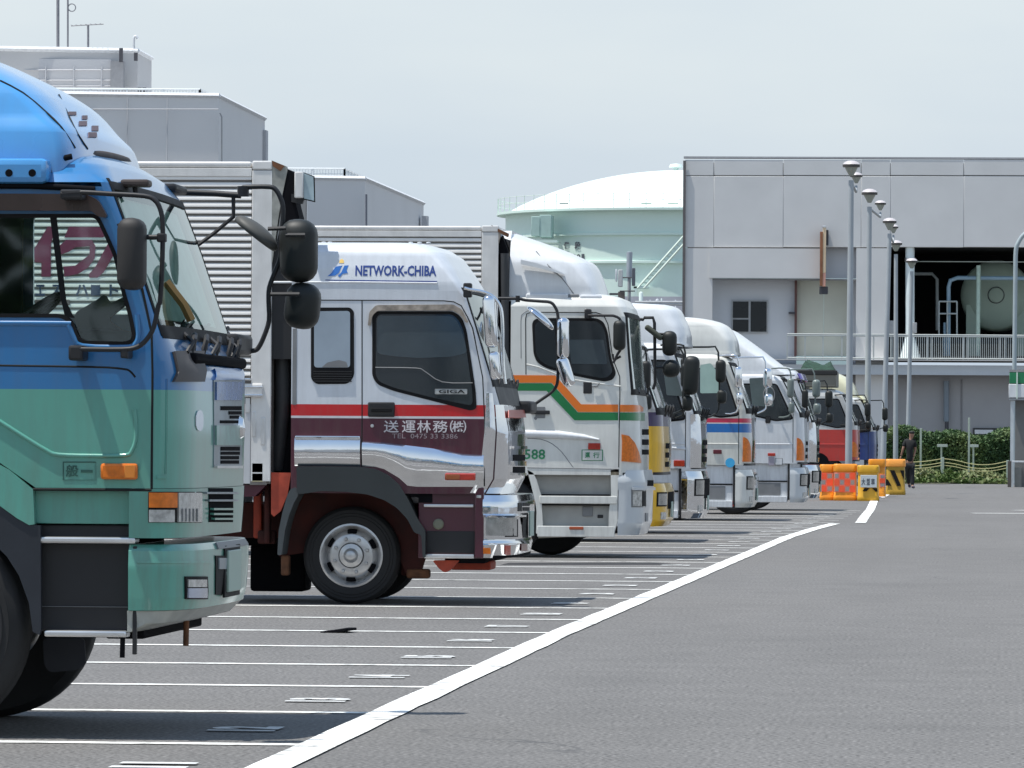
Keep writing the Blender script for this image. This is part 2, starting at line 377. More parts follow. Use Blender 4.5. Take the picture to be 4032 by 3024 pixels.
class Loft:
    """rounded body: rows (z, xf, xb, inset, rx, ry, bulge) between Y=Yn and Yn+W"""
    def __init__(s, Yn, W, rows, par): s.Yn = Yn; s.W = W; s.rows = rows; s.par = par
    sm = False
    def row(s, z):
        R = s.rows
        if z <= R[0][0]: return R[0]
        for i, (a, b) in enumerate(zip(R, R[1:])):
            if z <= b[0]:
                h = b[0] - a[0] + 1e-9; t = (z - a[0]) / h
                if not s.sm: return tuple(p + (q - p) * t for p, q in zip(a, b))
                pa = R[max(0, i - 1)]; nb = R[min(len(R) - 1, i + 2)]; o = []
                for k in range(7):
                    d = (b[k] - a[k]) / h; d0 = (a[k] - pa[k]) / (a[0] - pa[0] + 1e-9) if i > 0 else d; d1 = (nb[k] - b[k]) / (nb[0] - b[0] + 1e-9) if i + 2 < len(R) else d
                    m0 = 2 * d0 * d / (d0 + d) if d0 * d > 0 else 0; m1 = 2 * d1 * d / (d1 + d) if d1 * d > 0 else 0
                    o.append((2 * t ** 3 - 3 * t * t + 1) * a[k] + (t ** 3 - 2 * t * t + t) * h * m0 + (-2 * t ** 3 + 3 * t * t) * b[k] + (t ** 3 - t * t) * h * m1)
                return (z,) + tuple(o[1:])
        return R[-1]
    def pt(s, t, z):
        _, xf, xb, ins, rx, ry, bl = s.row(z); y0 = s.Yn + ins; y1 = s.Yn + s.W - ins; mid = (y0 + y1) / 2; hw = (y1 - y0) / 2 - ry
        if t <= 1: return Vector((xb + (xf - rx - xb) * t, y0, z))
        if t <= 2:
            a = (t - 1) * pi / 2; return Vector((xf - rx + rx * sin(a), y0 + ry * (1 - cos(a)), z))
        if t <= 3:
            y = y0 + ry + (t - 2) * 2 * hw; return Vector((xf + bl * (1 - ((y - mid) / max(hw, .01)) ** 2), y, z))
        if t <= 4:
            a = (4 - t) * pi / 2; return Vector((xf - rx + rx * sin(a), y1 - ry * (1 - cos(a)), z))
        return Vector((xb + (xf - rx - xb) * (5 - t), y1, z))
    def sp(s, t, z, off):
        p = s.pt(t, z)
        if off == 0: return p
        e = .02; a = s.pt(max(0, t - e), z); b = s.pt(min(5, t + e), z); zl, zh = s.rows[0][0], s.rows[-1][0]
        c = s.pt(t, max(zl, z - .02)); d = s.pt(t, min(zh, z + .02)); n = (b - a).cross(d - c)
        if n.length < 1e-9: n = Vector((1, 0, 0))
        return p + n.normalized() * off
    def tz(s, px, py):
        """surface parameters of the point seen at a picture position"""
        zl, zh = s.rows[0][0], s.rows[-1][0]; T = []
        for i in range(0, 201):
            t = i / 50; z = (zl + zh) / 2
            for _ in range(5):
                v = s.pt(t, z); q = proj(v); sc = FPX / (v - EYE).dot(FW); z = min(zh, max(zl, z + (q[1] - py) / sc))
            q = proj(s.pt(t, z))
            T.append((t, z, q[0], abs(q[1] - py)))
        ok = [x for x in T if x[3] < 14] or [min(T, key=lambda x: x[3])]
        if px <= ok[0][2]: return ok[0][0], ok[0][1]
        for a, b in zip(ok, ok[1:]):
            if a[2] <= px <= b[2]: k = (px - a[2]) / (b[2] - a[2] + 1e-9); return a[0] + (b[0] - a[0]) * k, a[1] + (b[1] - a[1]) * k
        m_ = max(ok, key=lambda x: x[2]); return m_[0], m_[1]
    def patch(s, name, t0, t1, z0, z1, off, mat, par=None, nt=12, nz=6, th=0.0, label=None):
        """surface piece between two parameters; z0, z1 may be functions of t"""
        f0 = z0 if callable(z0) else (lambda t: z0); f1 = z1 if callable(z1) else (lambda t: z1)
        ts = sorted({t0, t1, *[t0 + (t1 - t0) * i / nt for i in range(nt + 1)], *[k for k in (1, 2, 3, 4) if t0 < k < t1]})
        zs = []
        if not callable(z0) and not callable(z1):
            fr = sorted({*[i / nz for i in range(nz + 1)], *[(r[0] - z0) / (z1 - z0) for r in s.rows if z0 < r[0] < z1]})
        else: fr = [i / nz for i in range(nz + 1)]
        def grid(o): return [[s.sp(t, f0(t) + (f1(t) - f0(t)) * q, o) for q in fr] for t in ts]
        g = grid(off); a, b = len(ts), len(fr); vs = [v for c in g for v in c]
        fs = [(i * b + j, (i + 1) * b + j, (i + 1) * b + j + 1, i * b + j + 1) for i in range(a - 1) for j in range(b - 1)]
        if th > 0:
            g2 = grid(off - th); N = len(vs); vs += [v for c in g2 for v in c]
            fs += [tuple(N + q for q in reversed(f)) for f in fs]
            per = [i * b for i in range(a)] + [(a - 1) * b + j for j in range(1, b)] + [i * b + b - 1 for i in range(a - 2, -1, -1)] + [j for j in range(b - 2, 0, -1)]
            fs += [(per[i], per[(i + 1) % len(per)], N + per[(i + 1) % len(per)], N + per[i]) for i in range(len(per))]
        bm = bmesh.new(); V = [bm.verts.new(v) for v in vs]
        for f in fs:
            try: bm.faces.new([V[i] for i in f])
            except Exception: pass
        bmesh.ops.remove_doubles(bm, verts=bm.verts[:], dist=1e-6)
        return frombm(name, bm, mat, par or s.par, 40, None, label)
    def cap(s, name, z, mat, par=None):
        vs = [s.pt(i / 8, z) for i in range(0, 41)]; return add(name, vs, [tuple(range(len(vs)))], mat, par or s.par)
    def shell(s, name, z0, z1, mat, par=None, t0=0, t1=5, cap=True, back=True):
        ts = sorted({*[t0 + (t1 - t0) * i / 40 for i in range(41)]}); zs = sorted({z0, z1, *[r[0] for r in s.rows if z0 < r[0] < z1], *[z0 + (z1 - z0) * i / (24 if s.sm else 10) for i in range(25 if s.sm else 11)]})
        b = len(zs); vs = [s.pt(t, z) for t in ts for z in zs]
        fs = [(i * b + j, (i + 1) * b + j, (i + 1) * b + j + 1, i * b + j + 1) for i in range(len(ts) - 1) for j in range(b - 1)]
        if back: k = len(ts) - 1; fs += [(k * b + j, j, j + 1, k * b + j + 1) for j in range(b - 1)]
        if cap: fs.append(tuple(i * b + b - 1 for i in range(len(ts))))
        bm = bmesh.new(); V = [bm.verts.new(v) for v in vs]
        for f in fs: bm.faces.new([V[i] for i in f])
        return frombm(name, bm, mat, par or s.par, 40)
    def tzpatch(s, name, top, bot, off, th, mat, par=None, nz=3, label=None):
        """piece on the surface between two rows of (t, z) points"""
        n = len(top); g = lambda o: [[s.sp(bot[i][0] + (top[i][0] - bot[i][0]) * j / nz, bot[i][1] + (top[i][1] - bot[i][1]) * j / nz, o) for j in range(nz + 1)] for i in range(n)]
        A = g(off); B = g(off - th); b = nz + 1; vs = [v for c in A for v in c] + [v for c in B for v in c]; N = n * b
        fs = [(i * b + j, (i + 1) * b + j, (i + 1) * b + j + 1, i * b + j + 1) for i in range(n - 1) for j in range(nz)]; fs += [tuple(N + q for q in reversed(f)) for f in fs]
        per = [i * b for i in range(n)] + [(n - 1) * b + j for j in range(1, b)] + [i * b + b - 1 for i in range(n - 2, -1, -1)] + [j for j in range(b - 2, 0, -1)]
        fs += [(per[i], per[(i + 1) % len(per)], N + per[(i + 1) % len(per)], N + per[i]) for i in range(len(per))]
        bm = bmesh.new(); V = [bm.verts.new(v) for v in vs]
        for f in fs:
            try: bm.faces.new([V[i] for i in f])
            except Exception: pass
        return frombm(name, bm, mat, par or s.par, 40, None, label)
    def fbox(s, name, p0, p1, off, th, mat, par=None, nt=5, nz=3, label=None):
        """piece on the surface that fills the picture rectangle p0-p1"""
        xs = [p0[0] + (p1[0] - p0[0]) * i / nt for i in range(nt + 1)]
        return s.tzpatch(name, [s.tz(x, p0[1]) for x in xs], [s.tz(x, p1[1]) for x in xs], off, th, mat, par, nz, label)
    def fcols(s, name, cols, off, th, mat, par=None, label=None):
        """shaped piece: cols = [(px, top py, bottom py)]"""
        C_ = []
        for a, b in zip(cols, cols[1:]):
            for k in range(3): q = k / 3; C_.append(tuple(u + (v - u) * q for u, v in zip(a, b)))
        C_.append(cols[-1])
        return s.tzpatch(name, [s.tz(c[0], c[1]) for c in C_], [s.tz(c[0], c[2]) for c in C_], off, th, mat, par, 4, label)

def wheel(par, x, y0, R, w_=.27, side=1, rim=True, rimR=.27, name='wheel', detail=True, rimmat=None):
    """truck wheel; side=+1: the outer face looks towards -Y"""
    q = side
    c = (x, y0, R)
    prof = [(rimR, .03), (rimR + .03, .0), (R * .66, -.006), (R * .67, -.011), (R * .80, -.014), (R * .81, -.008), (R * .86, -.008), (R * .87, -.003), (R * .93, .0), (R * .985, .025), (R, .05), (R, w_ - .05), (R * .93, w_), (rimR, w_)]
    t = lathe(name, [(r, a * q) for r, a in prof], c, 'Y', RUBBER, par, 56)
    rm = rimmat or WHEELM
    lathe('rim', [(r, a * q) for r, a in [(rimR + .006, -.002), (rimR + .01, -.010), (rimR - .006, -.014), (rimR - .018, .0), (rimR - .03, .045), (rimR - .045, .075)]], c, 'Y', rm, t, 48)
    lathe('wheel_disc', [(r, a * q) for r, a in [(rimR - .04, .08), (rimR - .055, .06), (rimR * .72, .012), (rimR * .68, .005), (rimR * .42, .005), (rimR * .40, .02), (0, .02)]], c, 'Y', rm, t, 48)
    if detail:
        lathe('hub', [(r, a * q) for r, a in [(rimR * .40, .015), (rimR * .38, -.02), (rimR * .24, -.03), (rimR * .2, -.055), (rimR * .12, -.07), (0, -.072)]], c, 'Y', rm, t, 24)
        for k in range(8):
            a = 2 * pi * (k + .4) / 8; lathe('wheel_nut', [(.016, .01 * q), (.016, -.02 * q), (.010, -.026 * q), (0, -.026 * q)], (x + cos(a) * rimR * .56, y0, R + sin(a) * rimR * .56), 'Y', rm, t, 6)
        for k in range(6):
            a0 = 2 * pi * k / 6 + .3; pts = []
            for j in range(6): pts.append((a0 + .4 * j / 5, rimR * .86))
            for j in range(5, -1, -1): pts.append((a0 + .4 * j / 5, rimR * .72))
            o = [(x + r * cos(a), R + r * sin(a)) for a, r in pts]
            yy = y0 + .004 * q
            def fm(u, v, yy=yy):
                rr = sqrt((u - x) ** 2 + (v - R) ** 2); d = (rr - rimR * .70) / (rimR * .16) * .052
                return (u, y0 + (.002 + d) * q - .004 * q, v)
            extr('hand_hole', [roundpoly(o, .008, 2)], fm, (0, .002 * q, 0), DARK, t)
    return t
def mirror_head(name, c, w_, h, d, mat, par, tilt=0.0, back=True):
    """rounded housing standing across the truck: w_ along x, h high"""
    Mx = Matrix.Translation(c) @ Matrix.Rotation(tilt, 4, 'Y')
    bm = bmesh.new(); boxbm(bm, -w_ / 2, w_ / 2, -d / 2, d / 2, -h / 2, h / 2, min(w_, d, h) * .42, 4, Mx)
    return frombm(name, bm, mat, par, 60)
# ------------------------------------------------------------------ ground, road markings
def slopez(P): return P
def asphalt():
    mt, n, b = newmat('worn asphalt'); setin(b, Roughness=.86, Specular_IOR_Level=.3)
    t = n.nodes.new('ShaderNodeTexCoord')
    def noise(sc, det, vec=(1, 1, 1)):
        mp = n.nodes.new('ShaderNodeMapping'); mp.inputs['Scale'].default_value = vec; n.links.new(t.outputs['Object'], mp.inputs[0])
        x = n.nodes.new('ShaderNodeTexNoise'); x.inputs['Scale'].default_value = sc; x.inputs['Detail'].default_value = det; n.links.new(mp.outputs[0], x.inputs['Vector']); return x
    big = noise(.22, 5, (1, .35, 1)); mid = noise(2.2, 5); fine = noise(42, 6); lane = noise(1.1, 3, (1, .03, 1))
    def mrange(x, a, b_, c, d):
        r = n.nodes.new('ShaderNodeMapRange'); r.inputs[1].default_value = a; r.inputs[2].default_value = b_; r.inputs[3].default_value = c; r.inputs[4].default_value = d
        n.links.new(x, r.inputs[0]); return r.outputs[0]
    def mul(a, c):
        k = n.nodes.new('ShaderNodeMath'); k.operation = 'MULTIPLY'; n.links.new(a, k.inputs[0]); n.links.new(c, k.inputs[1]); return k.outputs[0]
    f = mul(mul(mrange(big.outputs[0], .3, .7, .94, 1.06), mrange(mid.outputs[0], .25, .75, .90, 1.09)), mul(mrange(fine.outputs[0], .3, .7, .35, 1.7), mrange(lane.outputs[0], .3, .7, .97, 1.03)))
    v = n.nodes.new('ShaderNodeVectorMath'); v.operation = 'SCALE'; v.inputs[0].default_value = (.132, .128, .124); n.links.new(f, v.inputs['Scale'])
    # sparse dark cracks and stains
    vo = n.nodes.new('ShaderNodeTexVoronoi'); vo.feature = 'DISTANCE_TO_EDGE'; vo.inputs['Scale'].default_value = .16
    wp = n.nodes.new('ShaderNodeVectorMath'); wp.operation = 'ADD'; wn = noise(.9, 4); n.links.new(t.outputs['Object'], wp.inputs[0]); n.links.new(wn.outputs['Color'], wp.inputs[1]); n.links.new(wp.outputs[0], vo.inputs['Vector'])
    crk = mrange(vo.outputs['Distance'], .0, .0035, .7, 0); msk = mrange(noise(.35, 3).outputs[0], .54, .60, 0, 1)
    ck = mul(crk, msk)
    st = mrange(noise(.55, 4, (1, 1, 1)).outputs[0], .56, .72, 0, .16)
    mx = n.nodes.new('ShaderNodeMix'); mx.data_type = 'RGBA'; n.links.new(ck, mx.inputs[0]); n.links.new(v.outputs[0], mx.inputs[6]); mx.inputs[7].default_value = (.06, .06, .062, 1)
    mx2 = n.nodes.new('ShaderNodeMix'); mx2.data_type = 'RGBA'; n.links.new(st, mx2.inputs[0]); n.links.new(mx.outputs[2], mx2.inputs[6]); mx2.inputs[7].default_value = (.05, .05, .05, 1)
    n.links.new(mx2.outputs[2], b.inputs['Base Color'])
    bp = n.nodes.new('ShaderNodeBump'); bp.inputs['Strength'].default_value = .35; bp.inputs['Distance'].default_value = .01; n.links.new(fine.outputs[0], bp.inputs['Height']); n.links.new(bp.outputs[0], b.inputs['Normal'])
    return mt
ASPH = asphalt()
g = add('ground', [(-4000, -200, 0), (4000, -200, 0), (4000, 7000, 0), (-4000, 7000, 0)], [(0, 1, 2, 3)], ASPH, None, 0); tag(g, kind='structure')
def sheet(name, pts, z, mat, par=None, label=None):
    lp = [Vector((p[0], p[1], 0)) for p in pts]; tr = tessellate_polygon([lp])
    fs = []
    for a, b, c in tr:
        n = (lp[b] - lp[a]).cross(lp[c] - lp[a]); fs.append((a, b, c) if n.z > 0 else (a, c, b))
    return add(name, [(p[0], p[1], z) for p in pts], fs, mat, par, 0, label=label)
def strip(name, P, wd, z, mat, par, wdf=None):
    """painted line along world points, with slightly uneven edges"""
    P = [Vector((p[0], p[1], 0)) for p in P]; Q = []
    for a, b in zip(P, P[1:]):
        k = max(1, int((b - a).length / .8)); Q += [a.lerp(b, i / k) for i in range(k)]
    Q.append(P[-1]); vs = []
    for i, p in enumerate(Q):
        d = (Q[min(i + 1, len(Q) - 1)] - Q[max(0, i - 1)]).normalized(); n = Vector((-d.y, d.x, 0)); h = wd / 2
        vs += [p + n * (h + random.uniform(-.006, .006)) + Vector((0, 0, z)), p - n * (h + random.uniform(-.006, .006)) + Vector((0, 0, z))]
    fs = [(2 * i, 2 * i + 1, 2 * i + 3, 2 * i + 2) for i in range(len(Q) - 1)]
    return add(name, vs, fs, mat, par, 0)
Y0L, DL = 26.12, 3.14
edge = [pZ(*p) for p in [(980, 3066), (1450, 2845), (1810, 2680), (2195, 2501), (2640, 2312), (3102, 2116), (3200, 2085), (3286, 2063)]]
strip('edge_line', edge, .19, .008, LINEP, g)
strip('edge_line', [pZ(*p) for p in [(3388, 2060), (3404, 2036), (3428, 2006), (3442, 1972)]], .19, .008, LINEP, g)
strip('edge_line', [pZ(*p) for p in [(3467, 1960), (3500, 1943)]], .19, .008, LINEP, g)
def edgeX(Y):
    for a, b in zip(edge, edge[1:]):
        if a.y <= Y <= b.y: return a.x + (b.x - a.x) * (Y - a.y) / (b.y - a.y)
    return edge[-1].x if Y > edge[-1].y else edge[0].x
NUMP = plain('stencilled marking paint', (.60, .61, .60), .75, .3, 9)
for k in range(-1, 31):
    Y = Y0L + DL * k
    if Y > 24: strip('stall_line', [(-16.5, Y), (edgeX(Y) - .05, Y)], .17, .004, LINEP, g)
    xe = edgeX(Y) - .14; yc = Y + DL * .42
    if 24 < yc < 118:
        xe = edgeX(yc) - .34
        textmesh('stall_number', '%02d' % (11 + (k + 1) % 60), (yc - .21, yc + .21, 0, .33), lambda u, v, d: (xe - v, u, .008 + max(d, 0)), NUMP, g, .045, .001)
for px0, px1, py, wd in ((3830, 4060, 2021, .5), (4000, 4060, 2009, .4)):
    a = pZ(px0, py); b = pZ(px1, py + 1); strip('stall_line', [a, b], wd, .004, LINEP, g)
SHBAND = plain('painted shadow band', (.022, .021, .023), .7, .3, 3)
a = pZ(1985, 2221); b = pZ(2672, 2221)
sheet('shadow_band', [(a.x, a.y - .5), (b.x - .2, b.y - .5), (b.x, b.y - .2), (b.x - .3, b.y + .6), (a.x, a.y + .6)], .002, SHBAND, g)  # dark strip painted on the ground for a shadow band, nothing casts it
WETP = plain('damp oil stain', (.055, .058, .064), .5, .4, 1.5)
c = pZ(1330, 2490)
fl = extr('rubber_mat', [roundpoly([(c.x - .115, c.y - .12), (c.x + .09, c.y - .16), (c.x + .13, c.y + .1), (c.x + .05, c.y + .16), (c.x - .12, c.y + .12)], .02)],
          lambda x, y: (x, y, .020 + .014 * sin((x - c.x) * 16)), (0, 0, -.018), DARK, None, loc=(c.x, c.y, 0))
tag(fl, 'flat black rubber mat scrap lying on the asphalt stall line', 'rubber mat')

# ------------------------------------------------------------------ truck cargo body
def cargo(par, x0, x1, z0, z1, Yn, W, mat, ribs=True, pitch=.0575, z_r0=None, z_r1=None, post=.17, top=.055, postmat=None):
    b = box('cargo_body', x0, x1, Yn + .03, Yn + W - .03, z0, z1 - top, mat, par, .01)
    pm = postmat or ALUP
    box('roof_rail', x0, x1 - post - .01, Yn - .0, Yn + .12, z1 - top, z1, pm, b, .018, 4); box('roof_rail', x0, x1 - post - .01, Yn + W - .12, Yn + W, z1 - top, z1, pm, b, .018, 4)
    box('roof_sheet', x0, x1, Yn + .125, Yn + W - .125, z1 - top - .01, z1 - .01, pm, b)
    box('corner_post', x1 - post, x1, Yn - .006, Yn + .09, z0 + .02, z1 - .075, pm, b, .006)
    box('corner_cap', x1 - post, x1, Yn - .012, Yn + .10, z1 - .07, z1 + .006, pm, b, .012)
    box('corner_post', x1 - post, x1, Yn + W - .09, Yn + W + .006, z0 + .02, z1, pm, b, .006)
    box('side_rail', x0, x1 - post - .005, Yn - .004, Yn + .03, z1 - top - .075, z1 - top - .004, pm, b, .004)
    if ribs:
        zz1 = (z_r1 or z1 - top - .085); zz0 = z_r0 or z0 + .35; n = int((zz1 - zz0) / pitch); first = None
        for i in range(n):
            zt = zz1 - i * pitch; h = pitch * .70
            if first is None:
                xs0, xs1 = x0, x1 - post - .006; y = Yn + .03
                sec = [(0, 0), (-.020, -h * .16), (-.026, -h * .45), (-.026, -h * .92), (-.018, -h), (0, -h)]
                vs = [(x, y + dy, zt + dz) for x in (xs0, xs1) for dy, dz in sec]; k = len(sec)
                fs = [(j, j + 1, k + j + 1, k + j) for j in range(k - 1)] + [tuple(range(k)), tuple(reversed(range(k, 2 * k)))]
                first = add('side_slat', vs, fs, ALUR, b, 30); z_first = zt
            else:
                c = first.copy(); COL.objects.link(c); c.parent = b; c.location = first.location + Vector((0, 0, zt - z_first)); ORG[c] = ORG[first]
    return b
ALUR = paint('ribbed aluminium side panel', (.80, .78, .75), .4, .0, .08, 5, .05)

# =================================================================== truck 1: blue over green cab
Y1 = 26.4; W1 = 2.45
T1 = thing('lorry', 'blue over green cab lorry nearest the camera, mirrors on black arms', 'lorry', (-5.0, Y1 + W1 / 2, 0), 'lorries parked in a row')
S1 = Side(Y1, T1)
BLUE = L(38, 112, 168); GREEN = L(90, 158, 142)
LV1 = livery('blue over green paint', [(1.603, GREEN), (9, BLUE)], .28, .7, .07)
BLUEP = paint('blue paint with sky reflection', L(76, 150, 210), .26, .8, .06, 2, dirt=.3); GREENP = paint('sea green paint', GREEN, .3, .6, .08, 2, dirt=.5)  # deflector blue is the cab blue lightened, sky reflection put into the colour
BROWNV = plain('tinted brown visor', (.045, .03, .026), .25, .2, 6)
SILVERG = paint('silver grey grille plastic', (.22, .27, .30), .35, .25, .3, 9, .3)
XB = -6.05
rows1 = [(1.165, -3.79, XB, 0, .16, .45, .015), (1.40, -3.785, XB, 0, .16, .45, .015), (1.70, -3.785, XB, 0, .16, .45, .015), (1.755, -3.83, XB, 0, .10, .3, .02),
         (1.88, -3.89, XB, 0, .06, .12, .03), (2.32, -4.04, XB, 0, .05, .12, .03), (2.58, -4.14, XB, 0, .05, .14, .03), (2.62, -4.165, XB, .045, .08, .2, .03),
         (2.67, -4.20, XB, .12, .10, .26, .03), (2.71, -4.25, XB, .24, .14, .32, .03), (2.74, -4.32, XB, .40, .2, .36, .03), (2.755, -4.42, XB, .58, .2, .3, .03)]
rows1 = [(r[0], r[1] + .03) + r[2:] for r in rows1]
F1 = Loft(Y1, W1, rows1, T1)
# side walls with real window openings
win1 = [(-300, 1065), (640, 1065), (705, 1200), (765, 1335), (818, 1575)]
win1 = [A1(*p) for p in win1] + [A2(*p) for p in [(862, 230), (888, 370), (872, 412), (820, 432), (540, 425), (492, 390), (455, 290), (400, 250), (-300, 246)]]
def wall(Y, name, hole):
    xs = lambda z: F1.pt(1, z).x
    zs = [1.165, 1.40, 1.70, 1.755, 1.88, 2.1, 2.32, 2.58]
    outl = [(XB, 1.62), (XB, 2.58)] + [(xs(z), z) for z in reversed(zs)] + [(S1.xz((140, 1925))[0], 1.165), (S1.xz((0, 1822))[0], S1.xz((0, 1822))[1]), (-5.3, 1.50)]
    hl = roundpoly([S1.xz(p) for p in hole], .035)
    return extr(name, [outl, hl], lambda x, z: (x, Y, z), (0, .03 if Y == Y1 else -.03, 0), LV1, T1)
cab1 = wall(Y1, 'cab_side', win1); far1 = [(px, py) for px, py in win1]
fw = [pY(px, py, Y1 + W1) for px, py in [(135, 842), (470, 842), (500, 1000), (560, 1240), (135, 1245)]]
def wallfar():
    zs = [1.165, 1.40, 1.70, 1.755, 1.88, 2.1, 2.32, 2.58]; xs = lambda z: F1.pt(1, z).x
    outl = [(XB, 1.165), (XB, 2.58)] + [(xs(z), z) for z in reversed(zs)]
    hl = roundpoly([(v.x, v.z) for v in fw], .05)
    return extr('cab_side', [outl, hl], lambda x, z: (x, Y1 + W1, z), (0, -.03, 0), LV1, T1), hl
cf, hlf = wallfar()
extr('door_glass', [hlf], lambda x, z: (x, Y1 + W1 - .02, z), (0, .005, 0), SGLASS, cf)
hl1 = roundpoly([S1.xz(p) for p in win1], .035)
extr('door_glass', [ring2(hl1, .004)], lambda x, z: (x, Y1 + .018, z), (0, .005, 0), SGLASS, cab1)
S1.frame('window_seal', win1, .018, .006, .028, SEAL, .035, cab1)
S1.plate('window_divider', [A1(322, 1050), A1(362, 1050), A1(430, 1640), A2(480, 250), A2(425, 250), A1(392, 1600)], -.002, .02, SEAL, par=cab1)
S1.plate('sun_visor', [A1(-300, 930), A1(560, 935), A1(640, 975), A1(705, 1090), A1(640, 1085), A1(600, 1045), A1(-300, 1042)], .05, .045, BROWNV, rnd=.02, par=cab1)
F1.shell('cab_front', 1.165, 1.90, LV1, t0=1, t1=4, cap=False, back=False)
F1.patch('windscreen_pillar', 1, 1.55, 1.90, 2.56, 0, LV1, nt=5, th=.02); F1.patch('windscreen_pillar', 3.45, 4, 1.90, 2.56, 0, LV1, nt=5, th=.02)
F1.shell('cab_roof', 2.56, 2.755, LV1, cap=True, back=True)
F1.patch('windscreen_sunshade', 1.75, 3.4, 1.97, 2.54, -.05, SHADE, nt=24, nz=8, th=.008)
sc1 = F1.patch('windscreen', 1.55, 3.45, 1.90, 2.56, -.004, WGLASS, nt=24, nz=10)
F1.patch('windscreen_seal', 1.47, 1.60, 1.87, 2.60, .004, SEAL, sc1, nt=2, nz=8, th=.01); F1.patch('windscreen_seal', 1.5, 3.5, 1.86, 1.92, .004, SEAL, sc1, nt=20, nz=1, th=.01)
F1.patch('windscreen_seal', 1.5, 3.5, 2.55, 2.585, .004, SEAL, sc1, nt=20, nz=1, th=.01); F1.patch('windscreen_seal', 3.42, 3.5, 1.9, 2.58, .004, SEAL, sc1, nt=2, nz=8, th=.01)
box('cab_back', XB, XB + .03, Y1 + .03, Y1 + W1 - .03, 1.2, 2.6, LV1, T1)
# interior
box('cab_floor', XB + .03, -4.1, Y1 + .035, Y1 + W1 - .035, 1.18, 1.22, DARK, T1)
box('dashboard', -4.38, -4.02, Y1 + .06, Y1 + W1 - .06, 1.5, 1.90, BLACKP, T1, .06, 3)
for yy in (Y1 + .25, Y1 + 1.55):
    st = box('seat', -5.6, -5.15, yy, yy + .5, 1.5, 1.72, BLACKP, T1, .06, 3); box('seat_back', -5.62, -5.47, yy, yy + .5, 1.7, 2.32, BLACKP, st, .06, 3)
box('cab_curtain', -5.5, -4.92, Y1 + W1 - .12, Y1 + W1 - .08, 1.5, 2.56, plain('dark curtain', (.03, .05, .055), .8), T1, .015)
Mw = Matrix.Translation((-4.62, Y1 + .55, 1.93)) @ Matrix.Rotation(radians(-38), 4, 'Y')
tube('steering_wheel', [Mw @ Vector((.23 * cos(a), .23 * sin(a), 0)) for a in [2 * pi * i / 28 for i in range(28)]], .016, BLACKP, T1, 8, 0, True)
tube('steering_column', [Mw @ Vector((0, 0, 0)), (-4.25, Y1 + .55, 1.6)], .035, BLACKP, T1)
tube('steering_spoke', [Mw @ Vector((-.2, 0, .0)), Mw @ Vector((.2, 0, 0))], .02, BLACKP, T1)
S1.plate('interior_hand_rail', [A9(800, 1200), A9(1060, 1050), A9(1130, 985), A9(1190, 1100), A9(1360, 1010), A9(1380, 1090), A9(1160, 1270), A9(1450, 1460), A9(860, 1470)], -.35, .06, BLACKP, rnd=.03)
# door seam, press lines, cab details
GAP = plain('dark panel gap', (.01, .012, .012), .8)
S1.line('door_gap', [A2(990, 330), A2(996, 600), A2(990, 1370)], .006, GAP, -.002)
S1.line('door_gap', [A2(215, 1372), A2(990, 1376)], .007, GAP, -.002)
S1.line('door_gap', [A1(770, 1130), A1(930, 1560), A2(985, 330)], .006, GAP, -.002)
S1.line('press_line', [A2(-200, 800), A2(0, 928), A2(160, 1030), A2(300, 1115), A2(380, 1145), A2(600, 1152), A2(815, 1150), A2(860, 1120), A2(885, 1050), A2(888, 960), A2(880, 850)], .010, LV1, .001, smooth=3)
S1.line('press_line', [A2(-200, 560), A2(600, 572), A2(800, 585), A2(850, 600), A2(885, 640)], .006, GAP, -.003, smooth=3)
S1.line('window_ledge', [A2(-300, 285), A2(400, 288), A2(450, 300), A2(485, 380), A2(540, 434), A2(830, 442), A2(885, 420), A2(905, 360), A2(895, 230)], .014, LV1, -.002, smooth=3)
t_, z_ = F1.tz(*A2(1085, 650)); t2_, z2_ = F1.tz(*A2(1085, 1270))
F1.patch('corner_press_line', t_, t_ + .012, z2_, z_, .003, LV1, nt=1, nz=4, th=.006); F1.patch('corner_groove', t_ + .012, t_ + .020, z2_, z_, .0015, GAP, nt=1, nz=4, th=.002)
F1.fbox('corner_press_line', A2(1020, 1285), A2(1085, 1300), .006, .01, LV1)
bd = S1.frame('marking_frame', [A2(410, 1190), A2(627, 1190), A2(627, 1315), A2(410, 1315)], .005, .002, .004, paint('dark green print', (.02, .09, .07), .5, 0), .006)
sidetext(S1, 'marking_text', '般', A2(430, 1212), A2(512, 1290), MATS['dark green print'], .003, .02, bd)
sidetext(S1, 'marking_text', '一', A2(528, 1245), A2(605, 1262), MATS['dark green print'], .003, .02, bd)
ml = S1.rect('side_marker_lamp', A2(655, 1202), A2(897, 1308), .03, .03, AMBER, .012); S1.rect('lamp_cover', A2(812, 1212), A2(882, 1298), .034, .01, paint('amber reflector', (.7, .22, .02), .2, .8, .1, 5), .003, ml)
